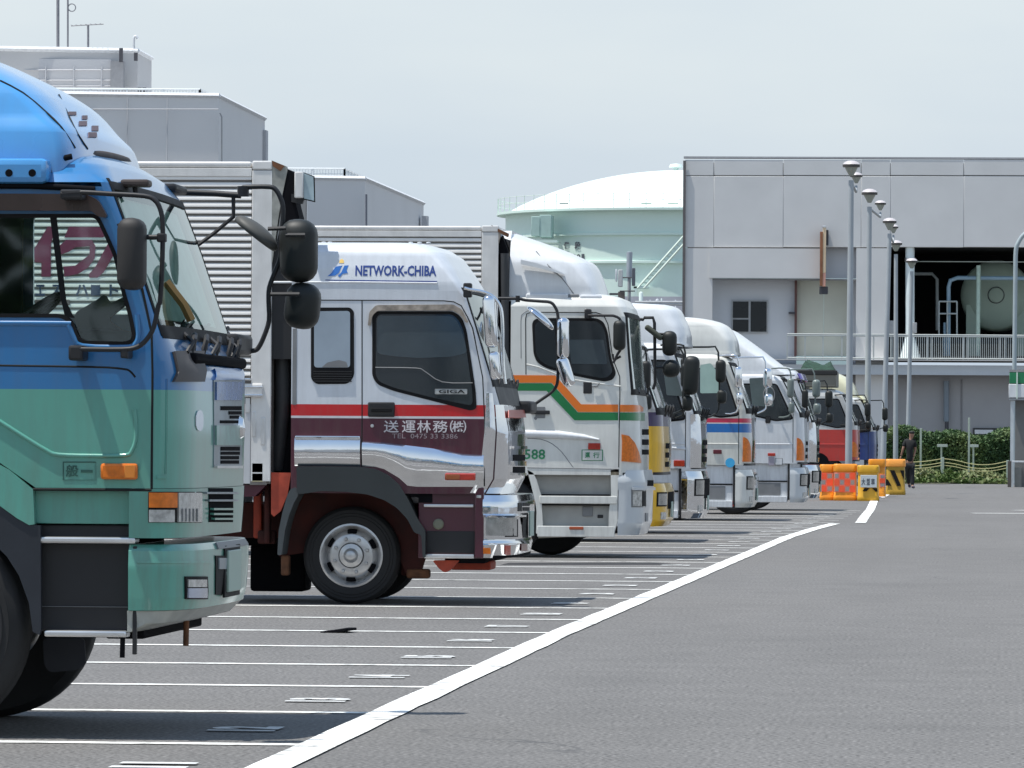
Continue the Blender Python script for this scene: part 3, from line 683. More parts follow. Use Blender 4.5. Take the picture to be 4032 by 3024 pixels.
# fender and steps
S1.plate('wheel_fender', [A2(-60, 1180), A2(60, 1245), A2(215, 1372), A2(225, 1600), A2(190, 1605), A2(110, 1560), A2(0, 1480), A2(-60, 1445)], .012, .05, GREENP)
S1.plate('fender_skirt', [A3(-60, 60), A3(0, 138), A3(205, 248), A3(235, 250), A3(238, 860), A3(228, 885), A3(190, 868), A3(168, 700), A3(110, 540), A3(40, 430), A3(-60, 330)], .006, .04, plain('blue black plastic', (.022, .026, .034), .45))
S1.rect('step_panel', A3(200, 38), A3(800, 242), -.05, .02, GREENP, .004)
S1.rect('step_box', A3(230, 242), A3(790, 870), -.07, .03, BLACKP, .01)
S1.rect('step_tread', A3(215, 314), A3(788, 357), .0, .12, ALU, .01); S1.rect('step_tread', A3(255, 858), A3(735, 902), .0, .12, ALU, .01); S1.rect('step_tread', A3(300, 824), A3(735, 850), -.09, .10, ALU, .01)
S1.rect('edge_trim', A3(772, 370), A3(792, 1000), -.01, .03, BLACKP, .004)
S1.rect('step_ridge', A3(240, 718), A3(770, 726), -.064, .01, GREYP, .002)
S1.plate('mud_flap', [A3(250, 905), A3(490, 905), A3(500, 1060), A3(440, 1090), A3(290, 1104), A3(255, 1060)], -.55, .012, plain('mud flap rubber', (.03, .034, .045), .6), rnd=.02)
# headlamp tier
rows1b = [(r[0], r[1] + .03) + r[2:] for r in [(.935, -3.80, -4.017, 0, .15, .45, .01), (1.05, -3.79, -4.017, 0, .16, .45, .01), (1.163, -3.785, -4.017, 0, .16, .45, .01)]]
G1 = Loft(Y1, W1, rows1b, T1); hp = G1.shell('headlamp_panel', .935, 1.163, GREENP)
hl = G1.fbox('headlamp_housing', B2(200, 205), B2(695, 492), .004, .02, SEAL)
G1.fbox('turn_signal', B2(208, 212), B2(452, 352), .012, .02, AMBER, hl); G1.fbox('headlamp_lens', B2(208, 372), B2(430, 488), .010, .02, CLEAR, hl)
G1.fbox('headlamp_lens', B2(462, 212), B2(680, 486), .012, .02, CLEAR, hl)
for i in range(5): G1.fbox('lens_flute', B2(490 + i * 34, 360), B2(497 + i * 34, 480), .016, .006, GREYP, hl, 1, 2)
gr = G1.fbox('lower_grille', B2(760, 170), B2(985, 488), .003, .01, DARK)
for i, (xa, xb_, y, mt) in enumerate([(705, 1000, 215, SILVERG), (730, 1000, 285, SILVERG), (770, 985, 365, GREENP), (770, 980, 410, GREENP), (780, 970, 455, GREENP)]): G1.fbox('grille_slat', B2(xa, y - 10), B2(xb_, y + 8), .022, .02, mt, gr, 4, 1)
# bumper
rows1c = [(.60, -3.80, -4.018, 0, .20, .5, .015), (.66, -3.785, -4.018, -.005, .20, .5, .015), (.80, -3.775, -4.018, -.01, .20, .5, .015), (.875, -3.775, -4.018, 0, .20, .5, .015), (.905, -3.79, -4.018, .03, .20, .5, .015)]
rows1c = [(r[0], r[1] + .05) + r[2:] for r in rows1c]; K1 = Loft(Y1, W1, rows1c, T1); bp1 = K1.shell('bumper', .60, .905, GREENP)
VAL = paint('pale grey valance', (.36, .37, .34), .45, .1, .2, 8)
V1 = Loft(Y1, W1, [(.50, -3.98, -4.025, .02, .03, .5, .0), (.54, -3.82, -4.025, .02, .12, .5, .0), (.60, -3.755, -4.025, .01, .2, .5, .0)], T1); V1.shell('bumper_valance', .50, .598, VAL)
K1.fbox('bumper_crease', B2(95, 850), B2(790, 872), .006, .012, GREENP, bp1, 10, 1)
fo = K1.fbox('fog_lamp', B2(535, 995), B2(742, 1205), .008, .02, SEAL); K1.fbox('fog_lamp_lens', B2(552, 1022), B2(722, 1092), .014, .02, CLEAR, fo); K1.fbox('fog_lamp_lens', B2(552, 1102), B2(722, 1190), .016, .02, paint('blue white lens', (.42, .46, .56), .1, .9), fo)
gm = K1.fbox('bumper_opening', B2(818, 800), B2(1015, 1165), .006, .012, SEAL)
K1.fbox('opening_bracket', B2(840, 822), B2(985, 925), .012, .02, SILVERG, gm); K1.fbox('opening_bracket', B2(905, 950), B2(975, 1010), .012, .02, SILVERG, gm); K1.fbox('opening_bracket', B2(910, 1050), B2(985, 1130), .012, .02, SILVERG, gm)
pl = box('number_plate', -3.705, -3.69, Y1 + 1.05, Y1 + 1.50, .66, .86, paint('green number plate', (.30, .40, .34), .4, 0), T1, .006); box('plate_frame', -3.715, -3.703, Y1 + 1.0, Y1 + 1.55, .635, .885, SEAL, pl, .004)
K1.patch('tow_step', 2.2, 3.0, .87, .90, .01, GREYP, bp1, 8, 1, .03)
box('bumper_bracket', -4.16, -3.98, Y1 + .25, Y1 + 2.2, .46, .54, DARK, T1, .01); tube('rubber_strap', [(-3.86, Y1 + .8, .53), (-3.862, Y1 + .8, .41)], .014, RUST, T1); tube('rubber_strap', [(-4.05, Y1 + .05, .5), (-4.052, Y1 + .05, .38)], .012, DARK, T1)
box('front_axle_beam', -5.1, -4.95, Y1 + .3, Y1 + 2.1, .42, .55, DARK, T1, .02)
# upper grille and badge
ug = F1.fbox('upper_grille', B1(418, 545), B1(662, 1305), .004, .02, SILVERG)
F1.fbox('grille_cap', B1(415, 455), B1(660, 545), .012, .03, paint('blue grey grille paint', L(70, 118, 176), .3, .4), ug)
for a, b, c_, d in [(475, 772, 655, 808), (545, 816, 655, 846), (555, 854, 655, 882), (470, 896, 640, 922)]: F1.fbox('grille_slot', B1(a, b), B1(c_, d), .0075, .003, DARK, ug, 2, 1)
for a, b, c_, d in [(475, 1125, 640, 1160), (475, 1168, 640, 1196), (475, 1206, 632, 1236), (475, 1244, 632, 1274)]: F1.fbox('grille_slot', B1(a, b), B1(c_, d), .0075, .003, DARK, ug, 2, 1)
F1.fbox('grille_bar', B1(425, 940), B1(650, 1112), .014, .02, paint('grey green grille bar', L(120, 160, 150), .3, .3, .3, 14), ug)
F1.fbox('grille_bar', B1(425, 1290), B1(648, 1312), .018, .02, ALU, ug, 3, 1)
F1.fbox('grille_bar', B1(430, 560), B1(655, 720), .012, .02, paint('blue grey glossy bar', L(84, 118, 172), .25, .3, .35, 14), ug)
cbv = pD(*B1(630, 960), 28.4); cb = lathe('grille_emblem', [(.0, .03), (.045, .022), (.06, 0), (.0, -.004)], (cbv.x + .01, cbv.y, cbv.z), 'X', CHROME, T1, 20)
F1.fcols('badge', [(B1(262, 0)[0], B1(0, 860)[1], B1(0, 940)[1]), (B1(276, 0)[0], B1(0, 815)[1], B1(0, 980)[1]), (B1(295, 0)[0], B1(0, 806)[1], B1(0, 990)[1]), (B1(314, 0)[0], B1(0, 815)[1], B1(0, 980)[1]), (B1(326, 0)[0], B1(0, 860)[1], B1(0, 940)[1])], .005, .004, paint('white enamel', (.55, .58, .62), .2, .8))
F1.fbox('cowl_panel', B1(60, 300), B1(320, 560), .016, .03, plain('brown grey cowl', (.085, .075, .072), .6))
# wipers on the scuttle
for y in (Y1 + .35, Y1 + 1.2, Y1 + 1.9):
    b0 = Vector((-3.80, y, 1.80)); wa = tube('wiper_arm', [b0, b0 + Vector((.02, .05, .05)), b0 + Vector((-.06, .25, .10)), b0 + Vector((-.10, .62, .13))], .011, BLACKP, T1, 6)
    tube('wiper_blade', [b0 + Vector((-.07, .15, .09)), b0 + Vector((-.11, .68, .16))], .010, SEAL, wa, 6)
box('wiper_linkage', -3.88, -3.76, Y1 + .4, Y1 + 2.2, 1.745, 1.80, DARK, T1, .02)
for i, y in enumerate((Y1 + .5, Y1 + .9, Y1 + 1.35, Y1 + 1.8, Y1 + 2.1)): tube('scuttle_handle', [(-3.82, y, 1.74), (-3.79, y + .02, 1.86), (-3.81, y + .16, 1.88), (-3.83, y + .2, 1.74)], .014, BLACKP, T1, 6, 2)
# amber sun-strip inside the screen and driver's sun blind
tube('windscreen_strap', [pD(*A1(1085, 1510), 27.2), pD(*A1(1200, 1659), 27.2), pD(*A2(1250, 270), 27.2)], .024, plain('tan strap', (.16, .10, .03), .6), T1, 6)
# roof deflector
DX = -6.6
rowsd = [(2.60, -4.28, DX, .055, .10, .35, .02), (2.70, -4.285, DX, .06, .10, .38, .02), (2.82, -4.315, DX, .08, .10, .4, .02), (2.90, -4.385, DX, .12, .12, .42, .02), (3.0, -4.47, DX, .15, .14, .45, .02), (3.09, -4.60, DX, .19, .16, .45, .02),
         (3.15, -4.72, DX, .22, .18, .45, .02), (3.20, -4.83, DX, .26, .2, .45, .02), (3.25, -4.97, DX, .30, .2, .45, .02), (3.30, -5.15, DX, .36, .2, .4, .02), (3.34, -5.4, DX, .44, .2, .35, .01)]
D1 = Loft(Y1, W1, rowsd, T1); D1.sm = True; df = D1.shell('roof_deflector', 2.60, 3.34, BLUEP)
TRM = plain('brown rubber trim', (.05, .036, .032), .6)
tube('deflector_seal', [pD(285, 604, 26.95), pD(340, 606, 27.2), pD(400, 611, 27.5), pD(450, 620, 27.9), pD(490, 632, 28.3), pD(515, 645, 28.7)], .022, TRM, df, 8, 3)
tube('deflector_trim', [pD(190, 716, 26.72), pD(196, 676, 26.74), pD(215, 645, 26.78), pD(245, 624, 26.84), pD(285, 610, 26.93)], .012, SEAL, df, 8, 3)
for p0, p1 in [((445, 400), (495, 422)), ((515, 462), (565, 492)), ((575, 535), (628, 568)), ((535, 425), (568, 450)), ((598, 492), (640, 525))]:
    D1.fbox('vent_slot', A1(*p0), A1(*p1), .004, .006, plain('vent grey', (.11, .075, .085), .6), df, 2, 2)
def gline(L_, name, pxs, r, mat, par):
    P = []
    for p in pxs:
        t, z = L_.tz(*p); P.append(L_.sp(t, z, .0))
    return tube(name, P, r, mat, par, 6, 2)
gline(D1, 'deflector_seam', [A1(385, 290), A1(455, 440), A1(510, 550), A1(570, 640)], .006, GAP, df)
gline(D1, 'deflector_seam', [A1(0, 195), A1(150, 275), A1(300, 400), A1(400, 500), A1(490, 635)], .006, GAP, df)
ab = S1.rect('roof_air_box', A1(-400, 700), A1(310, 868), .05, .3, BLUEP, .03)
for px in (58, 210): 
    v = pY(*A1(px, 798), Y1 - .052); lathe('bolt_recess', [(0, 0), (.017, 0), (.02, .006)], (v.x, v.y, v.z), 'Y', DARK, ab, 14)
S1.line('roof_gutter', [A1(-400, 880), A1(200, 882), A1(420, 892), A1(620, 905)], .014, DARK, .012)
S1.line('roof_arch_trim', [A1(318, 850), A1(330, 770), A1(380, 715), A1(470, 690)], .014, DARK, -.1, smooth=3)
lm = pD(*A1(880, 870), 27.0); bx = box('roof_marker_lamp', lm.x - .06, lm.x + .075, lm.y - .06, lm.y + .06, lm.z - .015, lm.z + .02, plain('brown lamp shell', (.06, .045, .04), .5), T1, .012)
tube('lamp_foot', [(lm.x, lm.y, lm.z - .015), (lm.x + .01, lm.y, lm.z - .06)], .012, BLACKP, bx)
# mirrors
ym = Y1 - .16
def yl(S, fn, pts, Y): return [pY(*fn(*p), Y) for p in pts]
nm = tube('mirror_arm', yl(S1, A1, [(400, 935), (540, 925), (720, 935), (940, 948), (1010, 975), (1045, 1030), (1062, 1120), (1062, 1300), (1055, 1500), (1045, 1640)], ym) + yl(S1, A2, [(1035, 170), (1005, 310), (960, 390), (900, 440), (800, 458), (520, 456)], ym), .0115, BLACKP, T1, 8, 3)
bx = S1.rect('arm_bracket', A1(390, 905), A1(535, 970), .17, .17, BLACKP, .01); bx = S1.rect('arm_bracket', A2(445, 430), A2(540, 530), .17, .17, BLACKP, .012); S1.rect('arm_bracket', A2(785, 450), A2(832, 515), .17, .17, BLACKP, .008)
v = pY(*A1(862, 1328), ym - .05); mirror_head('mirror_head', v, .123, .33, .2, plain('charcoal mirror housing', (.03, .028, .027), .6), T1)
tube('mirror_bracket', yl(S1, A1, [(900, 1215), (1000, 1218), (1070, 1215)], ym), .012, BLACKP, T1); S1.rect('mirror_clamp', A1(1022, 1190), A1(1082, 1250), .175, .05, BLACKP, .008)
yf = Y1 + W1 + .22
def fy(fn, pts, Y): return [pY(*fn(*p), Y) for p in pts]
tube('mirror_arm', fy(A1, [(720, 908), (1000, 910), (1160, 925), (1400, 930), (1575, 940)], Y1 + W1 - .3)[:1] + fy(A1, [(1130, 912), (1200, 925), (1400, 932), (1575, 945)], yf), .016, BLACKP, T1, 8)
box('arm_bracket', *[f for f in (pY(*A1(1040, 905), Y1 + W1 - .2).x, pY(*A1(1170, 905), Y1 + W1 - .2).x)], Y1 + W1 - .3, Y1 + W1 + .1, pY(*A1(0, 935), Y1 + W1).z, pY(*A1(0, 880), Y1 + W1).z, BLACKP, T1, .015)
tube('mirror_arm', fy(A4, [(270, 300), (285, 262), (310, 252), (480, 250), (530, 275), (565, 340), (580, 420), (570, 600), (560, 760), (520, 870), (480, 980), (475, 1080), (478, 1220), (440, 1340), (400, 1420), (365, 1440), (300, 1440)], yf), .0125, BLACKP, T1, 8, 3)
tube('arm_strut', fy(A1, [(1525, 945), (1525, 1085), (1400, 1190), (1250, 1302), (1140, 1240), (1085, 1170)], yf), .011, BLACKP, T1, 6)
tube('arm_clamp', fy(A4, [(290, 245), (290, 320)], yf), .03, BLACKP, T1, 8)
v = pY(*A4(310, 1400), yf); box('arm_foot', v.x - .07, v.x + .03, v.y - .5, v.y + .05, v.z - .05, v.z + .05, BLACKP, T1, .02)
v = pY(*A4(695, 715), yf + .02); mirror_head('mirror_head', v, .185, .32, .24, plain('black mirror housing', (.012, .014, .013), .5), T1)
v = pY(*A4(722, 1115), yf + .02); mirror_head('mirror_head', v, .175, .235, .22, MATS['black mirror housing'], T1, radians(6))
v = pY(*A4(385, 590), yf); Mr = Matrix.Translation(v) @ Matrix.Rotation(radians(38), 4, 'Y')
bm = bmesh.new(); bmesh.ops.create_uvsphere(bm, u_segments=24, v_segments=12, radius=1)
for q in bm.verts: q.co = Mr @ Vector((q.co.x * .135, q.co.y * .12, max(q.co.z, -.35) * .05))
frombm('round_mirror', bm, plain('worn mirror back', (.07, .07, .065), .55), T1, 60)
for p in [((600, 600), (740, 600)), ((490, 1030), (700, 1030)), ((470, 555), (600, 550))]: tube('mirror_bracket', fy(A4, p, yf - .12), .012, BLACKP, T1, 6)
# chassis, wheels, cargo body
wheel(T1, -5.02, Y1 + .02, .515, name='wheel'); wheel(T1, -5.02, Y1 + 2.28, .515, side=-1, name='wheel', detail=False)
box('chassis_frame', -15, -4.1, Y1 + .75, Y1 + .85, .75, 1.0, DARK, T1); box('chassis_frame', -15, -4.1, Y1 + 1.6, Y1 + 1.7, .75, 1.0, DARK, T1)
box('wheel_arch_liner', -5.62, -4.45, Y1 + .06, Y1 + W1 - .06, 1.08, 1.16, DARK, T1)
cargo(T1, -15.5, -6.75, 1.05, 3.6, Y1, 2.48, ALUP, ribs=False)
for x in (-12.3, -13.4): wheel(T1, x, Y1 + .02, .515, detail=False); wheel(T1, x, Y1 + 2.28, .515, side=-1, detail=False)

# =================================================================== truck 2: white and maroon cab
Y2 = 48.5; W2 = 2.45
T2 = thing('lorry', 'white and maroon cab lorry with red stripe and chrome bumper, ribbed box behind', 'lorry', (-5.5, Y2 + W2 / 2, 0), 'lorries parked in a row')
S2 = Side(Y2, T2)
def fr(px, py, Yn, W, ry=.4):
    v = pY(px, py, Yn + W - ry); return v.x, v.z
zr = [S2.xz((1400, y))[1] for y in (1912, 1654, 1643, 1597)]
PURP = L(74, 20, 40)
LV2 = livery('white maroon red paint', [(zr[1], PURP), (zr[2], (.62, .60, .62)), (zr[3], L(190, 16, 24)), (9, (.62, .65, .69))], .3, .5, .05)
MAROON = paint('maroon paint', PURP, .3, .6, .1, 3)
XB2 = S2.xz((1147, 1500))[0]
sil = [(2040, 1938, .22, .35), (2070, 1880, .2, .35), (2072, 1700, .16, .35), (2060, 1610, .12, .3), (2040, 1515, .05, .15), (1980, 1313, .05, .15), (1942, 1195, .05, .18), (1912, 1138, .07, .24), (1880, 1085, .1, .3)]
rows2 = []
for px, py, rx, ry in sil:
    x, z = fr(px, py, Y2, W2, ry); rows2.append((z, x - .02, XB2, 0 if py > 1110 else .02, rx, ry, .02))
for (px, py), ins, rx, ry in [((1825, 1022), .06, .14, .35), ((1790, 998), .12, .18, .4), ((1735, 984), .24, .2, .4)]:
    x, z = fr(px, py, Y2, W2, .4); rows2.append((z, x, XB2, ins, rx, ry, .02))
F2 = Loft(Y2, W2, rows2, T2)
zb2, zt2 = rows2[0][0], rows2[-1][0]
zws, zwt = rows2[4][0], rows2[6][0] + .05
ztr = rows2[8][0]
F2.shell('cab_body', zb2, zws, LV2, cap=False); F2.shell('cab_body', zws, zwt, LV2, t0=0, t1=1.6, cap=False, back=False); F2.shell('cab_body', zws, zwt, LV2, t0=3.4, t1=5, cap=False, back=False)
box('cab_back', XB2, XB2 + .02, Y2 + .01, Y2 + W2 - .01, zws, zwt, WHITE, T2); cr2 = F2.shell('cab_roof', zwt, zt2, LV2)
box('dashboard', -4.75, -4.33, Y2 + .05, Y2 + W2 - .05, 1.5, 1.93, BLACKP, T2, .05, 3); box('seat', -5.6, -5.2, Y2 + .2, Y2 + 2.2, 1.3, 2.35, BLACKP, T2, .1, 3)
sc = F2.patch('windscreen', 1.6, 3.4, zws, zwt, -.002, WGLASS, nt=24, nz=10)
for a, b, c_, d in ((1.5, 1.64, zws - .02, zwt + .03), (3.38, 3.5, zws - .02, zwt + .03)): F2.patch('windscreen_seal', a, b, c_, d, .005, SEAL, sc, 3, 8, .012)
F2.patch('windscreen_seal', 1.5, 3.5, zws - .04, zws + .02, .005, SEAL, sc, 20, 1, .012); F2.patch('windscreen_seal', 1.5, 3.5, zwt - .01, zwt + .03, .005, SEAL, sc, 20, 1, .012)
F2.patch('scuttle_panel', 1.75, 3.8, rows2[3][0] + .02, zws - .04, .004, BLACKP, None, 20, 2, .01)
F2.patch('front_pillar_panel', 1.0, 1.35, zb2 + .01, rows2[3][0] + .12, .008, CHROME, None, 6, 6, .015, 'chrome corner panel')
F2.patch('front_corner_panel', 1.38, 2.0, zb2 + .01, rows2[3][0] + .02, .014, CHROME, None, 8, 6, .02)
ug = F2.patch('upper_grille', 2.02, 3.6, zb2 - .0, rows2[3][0] + .02, .010, CHROME, None, 20, 6, .02)
for y0, y1 in ((272, 345), (415, 488)): F2.fbox('grille_slot', B4(500, y0), B4(640, y1), .014, .003, DARK, ug, 3, 1)
F2.fbox('grille_bar', B4(485, 170), B4(680, 205), .03, .03, CHROME, ug, 6, 1); F2.fbox('grille_bar', B4(490, 490), B4(660, 520), .03, .03, CHROME, ug, 6, 1); F2.fbox('grille_bar', B4(490, 350), B4(665, 405), .026, .03, CHROME, ug, 6, 1)
F2.fbox('stripe', B3(575, 1290), B3(770, 1372), .034, .004, paint('faded red stripe', L(200, 90, 80), .3, .5), None, 4, 1)
# windows
w2 = [A5(735, 700), A5(765, 655), A5(1380, 655), A5(1445, 705), A5(1482, 800), A5(1555, 1290), A5(1562, 1425), A5(1515, 1443), A5(1240, 1372), A5(900, 1285), A5(775, 1235), A5(735, 1170)]
dg = S2.plate('door_window', w2, .005, .012, SEAL, rnd=.05)
gi = [A5(765, 712), A5(790, 680), A5(1370, 680), A5(1420, 725), A5(1460, 810), A5(1528, 1290), A5(1532, 1405), A5(1240, 1345), A5(910, 1262), A5(790, 1212), A5(762, 1160)]
S2.plate('door_glass', gi, .009, .004, DGLASS, rnd=.05, par=dg)
S2.plate('curtain_or_view_plate', [A5(775, 715), A5(795, 692), A5(1362, 692), A5(1410, 735), A5(1450, 830), A5(1490, 985), A5(1350, 1015), A5(1100, 1025), A5(900, 1010), A5(772, 990)], .0105, .002, paint('curtain behind tinted glass', (.045, .062, .072), .08, 1.0, .15, 4), rnd=.04, par=dg)
S2.line('glass_edge_line', [A5(760, 1100), A5(1080, 1105), A5(1150, 1130), A5(1290, 1215), A5(1530, 1222)], .004, GREYP, .010, par=dg, smooth=3)
em = S2.rect('window_emblem', A5(1230, 1268), A5(1488, 1312), .013, .006, paint('silver emblem', (.42, .43, .42), .3, .5), .008, par=dg)
sidetext(S2, 'emblem_text', 'GIGA', A5(1262, 1276), A5(1470, 1304), SEAL, .0145, .02, em)
S2.plate('window_visor', [A5(700, 768), A5(712, 660), A5(765, 606), A5(1375, 600), A5(1445, 640), A5(1495, 740), A5(1475, 745), A5(1440, 690), A5(1375, 648), A5(775, 650), A5(735, 690), A5(722, 768)], .03, .03, paint('rust stained beige visor', (.34, .29, .24), .5, .1, .5, 14), rnd=.02)
q2 = [A5(250, 640), A5(270, 625), A5(560, 625), A5(590, 655), A5(592, 1170), A5(545, 1230), A5(290, 1232), A5(250, 1190)]
qw = S2.plate('quarter_window', q2, .006, .014, SEAL, rnd=.04)
QG = paint('pale quarter glass', (.30, .36, .42), .08, 1.0, .12, 3)
S2.plate('quarter_glass', [A5(275, 655), A5(560, 652), A5(560, 1100), A5(275, 1100)], .010, .004, QG, rnd=.03, par=qw)
S2.plate('seat_silhouette', [A5(335, 1098), A5(380, 1060), A5(470, 1040), A5(530, 1055), A5(545, 1098)], .0115, .002, GREYP, rnd=.01, par=qw)
for i in range(5): S2.rect('louvre_slat', A5(268, 1128 + 19 * i), A5(572, 1137 + 19 * i), .014, .01, BLACKP, .001, qw)
S2.line('door_gap', [A5(655, 572), A5(655, 1000), A5(655, 1500), A6(597, 440)], .006, GAP, -.003)
S2.line('roof_gap', [A5(95, 566), A5(700, 568), A5(1300, 572), A5(1380, 580), A5(1440, 610), A5(1490, 700), A5(1530, 790), A5(1610, 1180), A5(1625, 1500)], .006, GAP, -.003)
S2.line('door_gap', [A5(1625, 1500), A6(1492, 200), A6(1488, 580)], .006, GAP, -.003)
S2.line('roof_ledge', [A5(-60, 425), A5(600, 425), A5(1250, 432)], .010, WHITE, -.004)
S2.rect('rear_edge_trim', A5(105, 790), A5(135, 1395), .004, .01, GREYP, .003)
hd = S2.rect('door_handle', A5(700, 1374), A5(912, 1492), .02, .025, BLACKP, .012); S2.rect('handle_grip', A5(725, 1420), A5(890, 1452), .04, .015, SEAL, .006, par=hd)
v = pY(*A5(735, 1562), Y2 - .004); lathe('door_lock', [(0, -.004), (.014, -.003), (.016, .004)], (v.x, v.y, v.z), 'Y', ALU, T2, 14)
# lettering
DBLUE = paint('dark blue print', L(36, 62, 130), .4, .2)
yf2 = lambda z: F2.pt(.5, z).y
sidetext(S2, 'side_lettering', 'NETWORK-CHIBA', A5(600, 292), A5(1242, 374), DBLUE, .002, .03, cr2, yfun=yf2)
def rlet(name, pts, mat, off=.003): return extr(name, [[S2.xz(p) for p in pts]], lambda x, z: (x, yf2(z) - off, z), (0, .003, 0), mat, cr2)
LB = paint('bright blue print', L(44, 108, 186), .4, .2)
rlet('emblem_stroke', [A5(380, 378), A5(410, 352), A5(445, 300), A5(495, 292), A5(470, 350), A5(440, 372)], LB); rlet('emblem_stroke', [A5(462, 372), A5(490, 345), A5(512, 292), A5(545, 290), A5(530, 330), A5(542, 352), A5(500, 358), A5(478, 386)], LB, .0034)
rlet('emblem_dot', [A5(470, 272), A5(474, 250), A5(490, 238), A5(506, 250), A5(508, 272)], paint('yellow print', L(240, 200, 110), .4, .2))
rlet('underline', [A5(365, 404), A5(1250, 415), A5(1245, 432), A5(365, 410)], DBLUE)
WPR = paint('white lettering', (.62, .58, .60), .4, .2, .2, 30)
for ch, a, b in (('送', 826, 945), ('運', 970, 1080), ('林', 1090, 1200), ('務', 1215, 1335), ('㈱', 1350, 1480)): sidetext(S2, 'side_lettering', ch, A5(a, 1520), A5(b, 1609) if 0 else (A5(b, 0)[0], A6(0, 190)[1]), WPR, .006, .008)
sidetext(S2, 'phone_lettering', 'TEL  0475 33 3386', A6(818, 200), A6(1295, 232), paint('dim lettering', (.30, .24, .26), .5, 0), .006, .0)
# chrome side flare
S2.bulge('side_flare', [(A6(112, 0)[0], A6(0, 225)[1], A6(0, 432)[1]), (A6(350, 0)[0], A6(0, 225)[1], A6(0, 432)[1]), (A6(588, 0)[0], A6(0, 228)[1], A6(0, 438)[1])], .035, CHROME)
S2.rect('side_flare_trim', A6(112, 212), A6(585, 240), .03, .03, CHROME, .008)
cols = [(602, 252, 436), (700, 258, 440), (760, 262, 455), (820, 270, 490), (870, 276, 520), (930, 284, 575), (1000, 292, 584), (1100, 304, 584), (1200, 320, 584), (1330, 345, 584), (1420, 350, 584), (1484, 352, 584)]
S2.bulge('side_flare', [(A6(a, 0)[0], A6(0, b)[1], A6(0, c_)[1]) for a, b, c_ in cols], .035, CHROME, prof=lambda t: (sin(pi * min(1, t * 1.15) ** .8) ** .7 if t < .8 else max(0, sin(pi * .92 ** .8) ** .7) * (1 - t) / .2))
sm = S2.rect('side_marker_lamp', A6(1200, 487), A6(1424, 538), .055, .05, REDL, .010); S2.rect('lamp_cover', A6(1205, 492), A6(1310, 533), .058, .01, paint('dark amber lens', (.3, .08, .02), .2, .8), .008, sm)
# steps
S2.rect('step_panel', A6(1010, 590), A6(1480, 1105), -.06, .03, MAROON, .008); S2.rect('step_post', A6(1420, 590), A6(1482, 1100), .0, .06, MAROON, .006)
S2.rect('step_recess', A6(1070, 905), A6(1440, 1065), -.05, .02, BLACKP, .004); S2.rect('step_recess', A6(1010, 595), A6(1110, 700), -.05, .02, DARK, .004)
S2.rect('step_tread', A6(1048, 710), A6(1408, 734), -.01, .1, ALU, .006); S2.rect('step_tread', A6(1050, 1072), A6(1412, 1106), -.0, .14, ALU, .008)
v = pY(*A6(1155, 855), Y2 + .055); lathe('filler_cap', [(0, -.03), (.035, -.03), (.045, -.02), (.046, .01)], (v.x, v.y, v.z), 'Y', plain('dull metal cap', (.18, .18, .13), .6), T2, 20)
v = pY(*A6(1448, 655), Y2 - .01); box('reflector', v.x - .02, v.x + .02, v.y - .005, v.y + .01, v.z - .012, v.z + .012, CLEAR, T2, .003)
S2.plate('tow_bracket', [A6(1110, 1118), A6(1310, 1118), A6(1240, 1190), A6(1200, 1208), A6(1160, 1180)], -.1, .08, ORGRED, rnd=.02); S2.rect('tow_beam', A6(1240, 1120), A6(1535, 1190), -.5, .5, ORGRED, .02)
# wheel arch
S2.plate('wheel_fender', [A6(*p) for p in [(125, 436), (350, 436), (590, 440), (700, 456), (790, 500), (870, 570), (940, 690), (1000, 820), (1060, 910), (1058, 1100), (1040, 1095), (1030, 930), (980, 920), (930, 820), (850, 735), (760, 680), (640, 640), (480, 620), (300, 615), (130, 640), (125, 590)]], .04, .35, plain('dark grey fender', (.028, .034, .036), .6, .15, 4), rnd=.03)
S2.plate('mud_guard', [A6(*p) for p in [(120, 585), (140, 640), (105, 700), (70, 790), (40, 900), (15, 1080), (-15, 1080), (-5, 900), (20, 780), (55, 650), (80, 600)]], .02, .4, plain('grey mud guard', (.06, .07, .075), .6, .2, 5), rnd=.02)
S2.plate('wheel_arch_liner', [A6(*p) for p in [(130, 600), (640, 600), (1000, 800), (1060, 1100), (1030, 1200), (930, 1240), (850, 1060), (200, 1060), (0, 1090), (30, 800)]], -.42, .06, CHASS)
wheel(T2, pY(1384, 2177, Y2 + .32).x, Y2 + .30, .415, rimR=.262); wheel(T2, pY(1384, 2177, Y2 + .32).x, Y2 + 2.15, .415, side=-1, rimR=.262, detail=False)
box('front_axle_beam', -5.7, -5.5, Y2 + .5, Y2 + 2.0, .3, .42, CHASS, T2, .02); box('chassis_frame', -15, -4.3, Y2 + .75, Y2 + .85, .55, .85, CHASS, T2); box('chassis_frame', -15, -4.3, Y2 + 1.6, Y2 + 1.7, .55, .85, CHASS, T2)
S2.plate('chassis_bracket', [A6(*p) for p in [(-60, 480), (85, 482), (60, 640), (10, 760), (-40, 800), (-60, 780)]], -.02, .05, ORGRED)
for a, b, c_, d in [((880, 900), (1000, 1230), -.5, CHASS), ((920, 1180), (1090, 1250), -.4, RUST), ((-110, 560), (-70, 1000), -.2, CHASS), ((-190, 620), (-130, 960), -.5, ORGRED), ((-160, 900), (-30, 1000), -.3, CHASS), ((10, 1080), (70, 1230), -.35, RUST)]:
    S2.rect('chassis_part', A6(*a), A6(*b), c_, .12, d, .02)
v = pY(925, 2040, Y2 + .4); lathe('air_tank_cap', [(0, -.02), (.03, -.02), (.035, .03)], (v.x, v.y, v.z), 'Y', plain('yellow green cap', (.18, .2, .04), .6), T2, 14)
S2.rect('battery_box', (985, 2140), (1200, 2330), -1.3, .5, DARK, .03); S2.rect('air_tank', (900, 2010), (1120, 2150), -1.0, .4, DARK, .05)
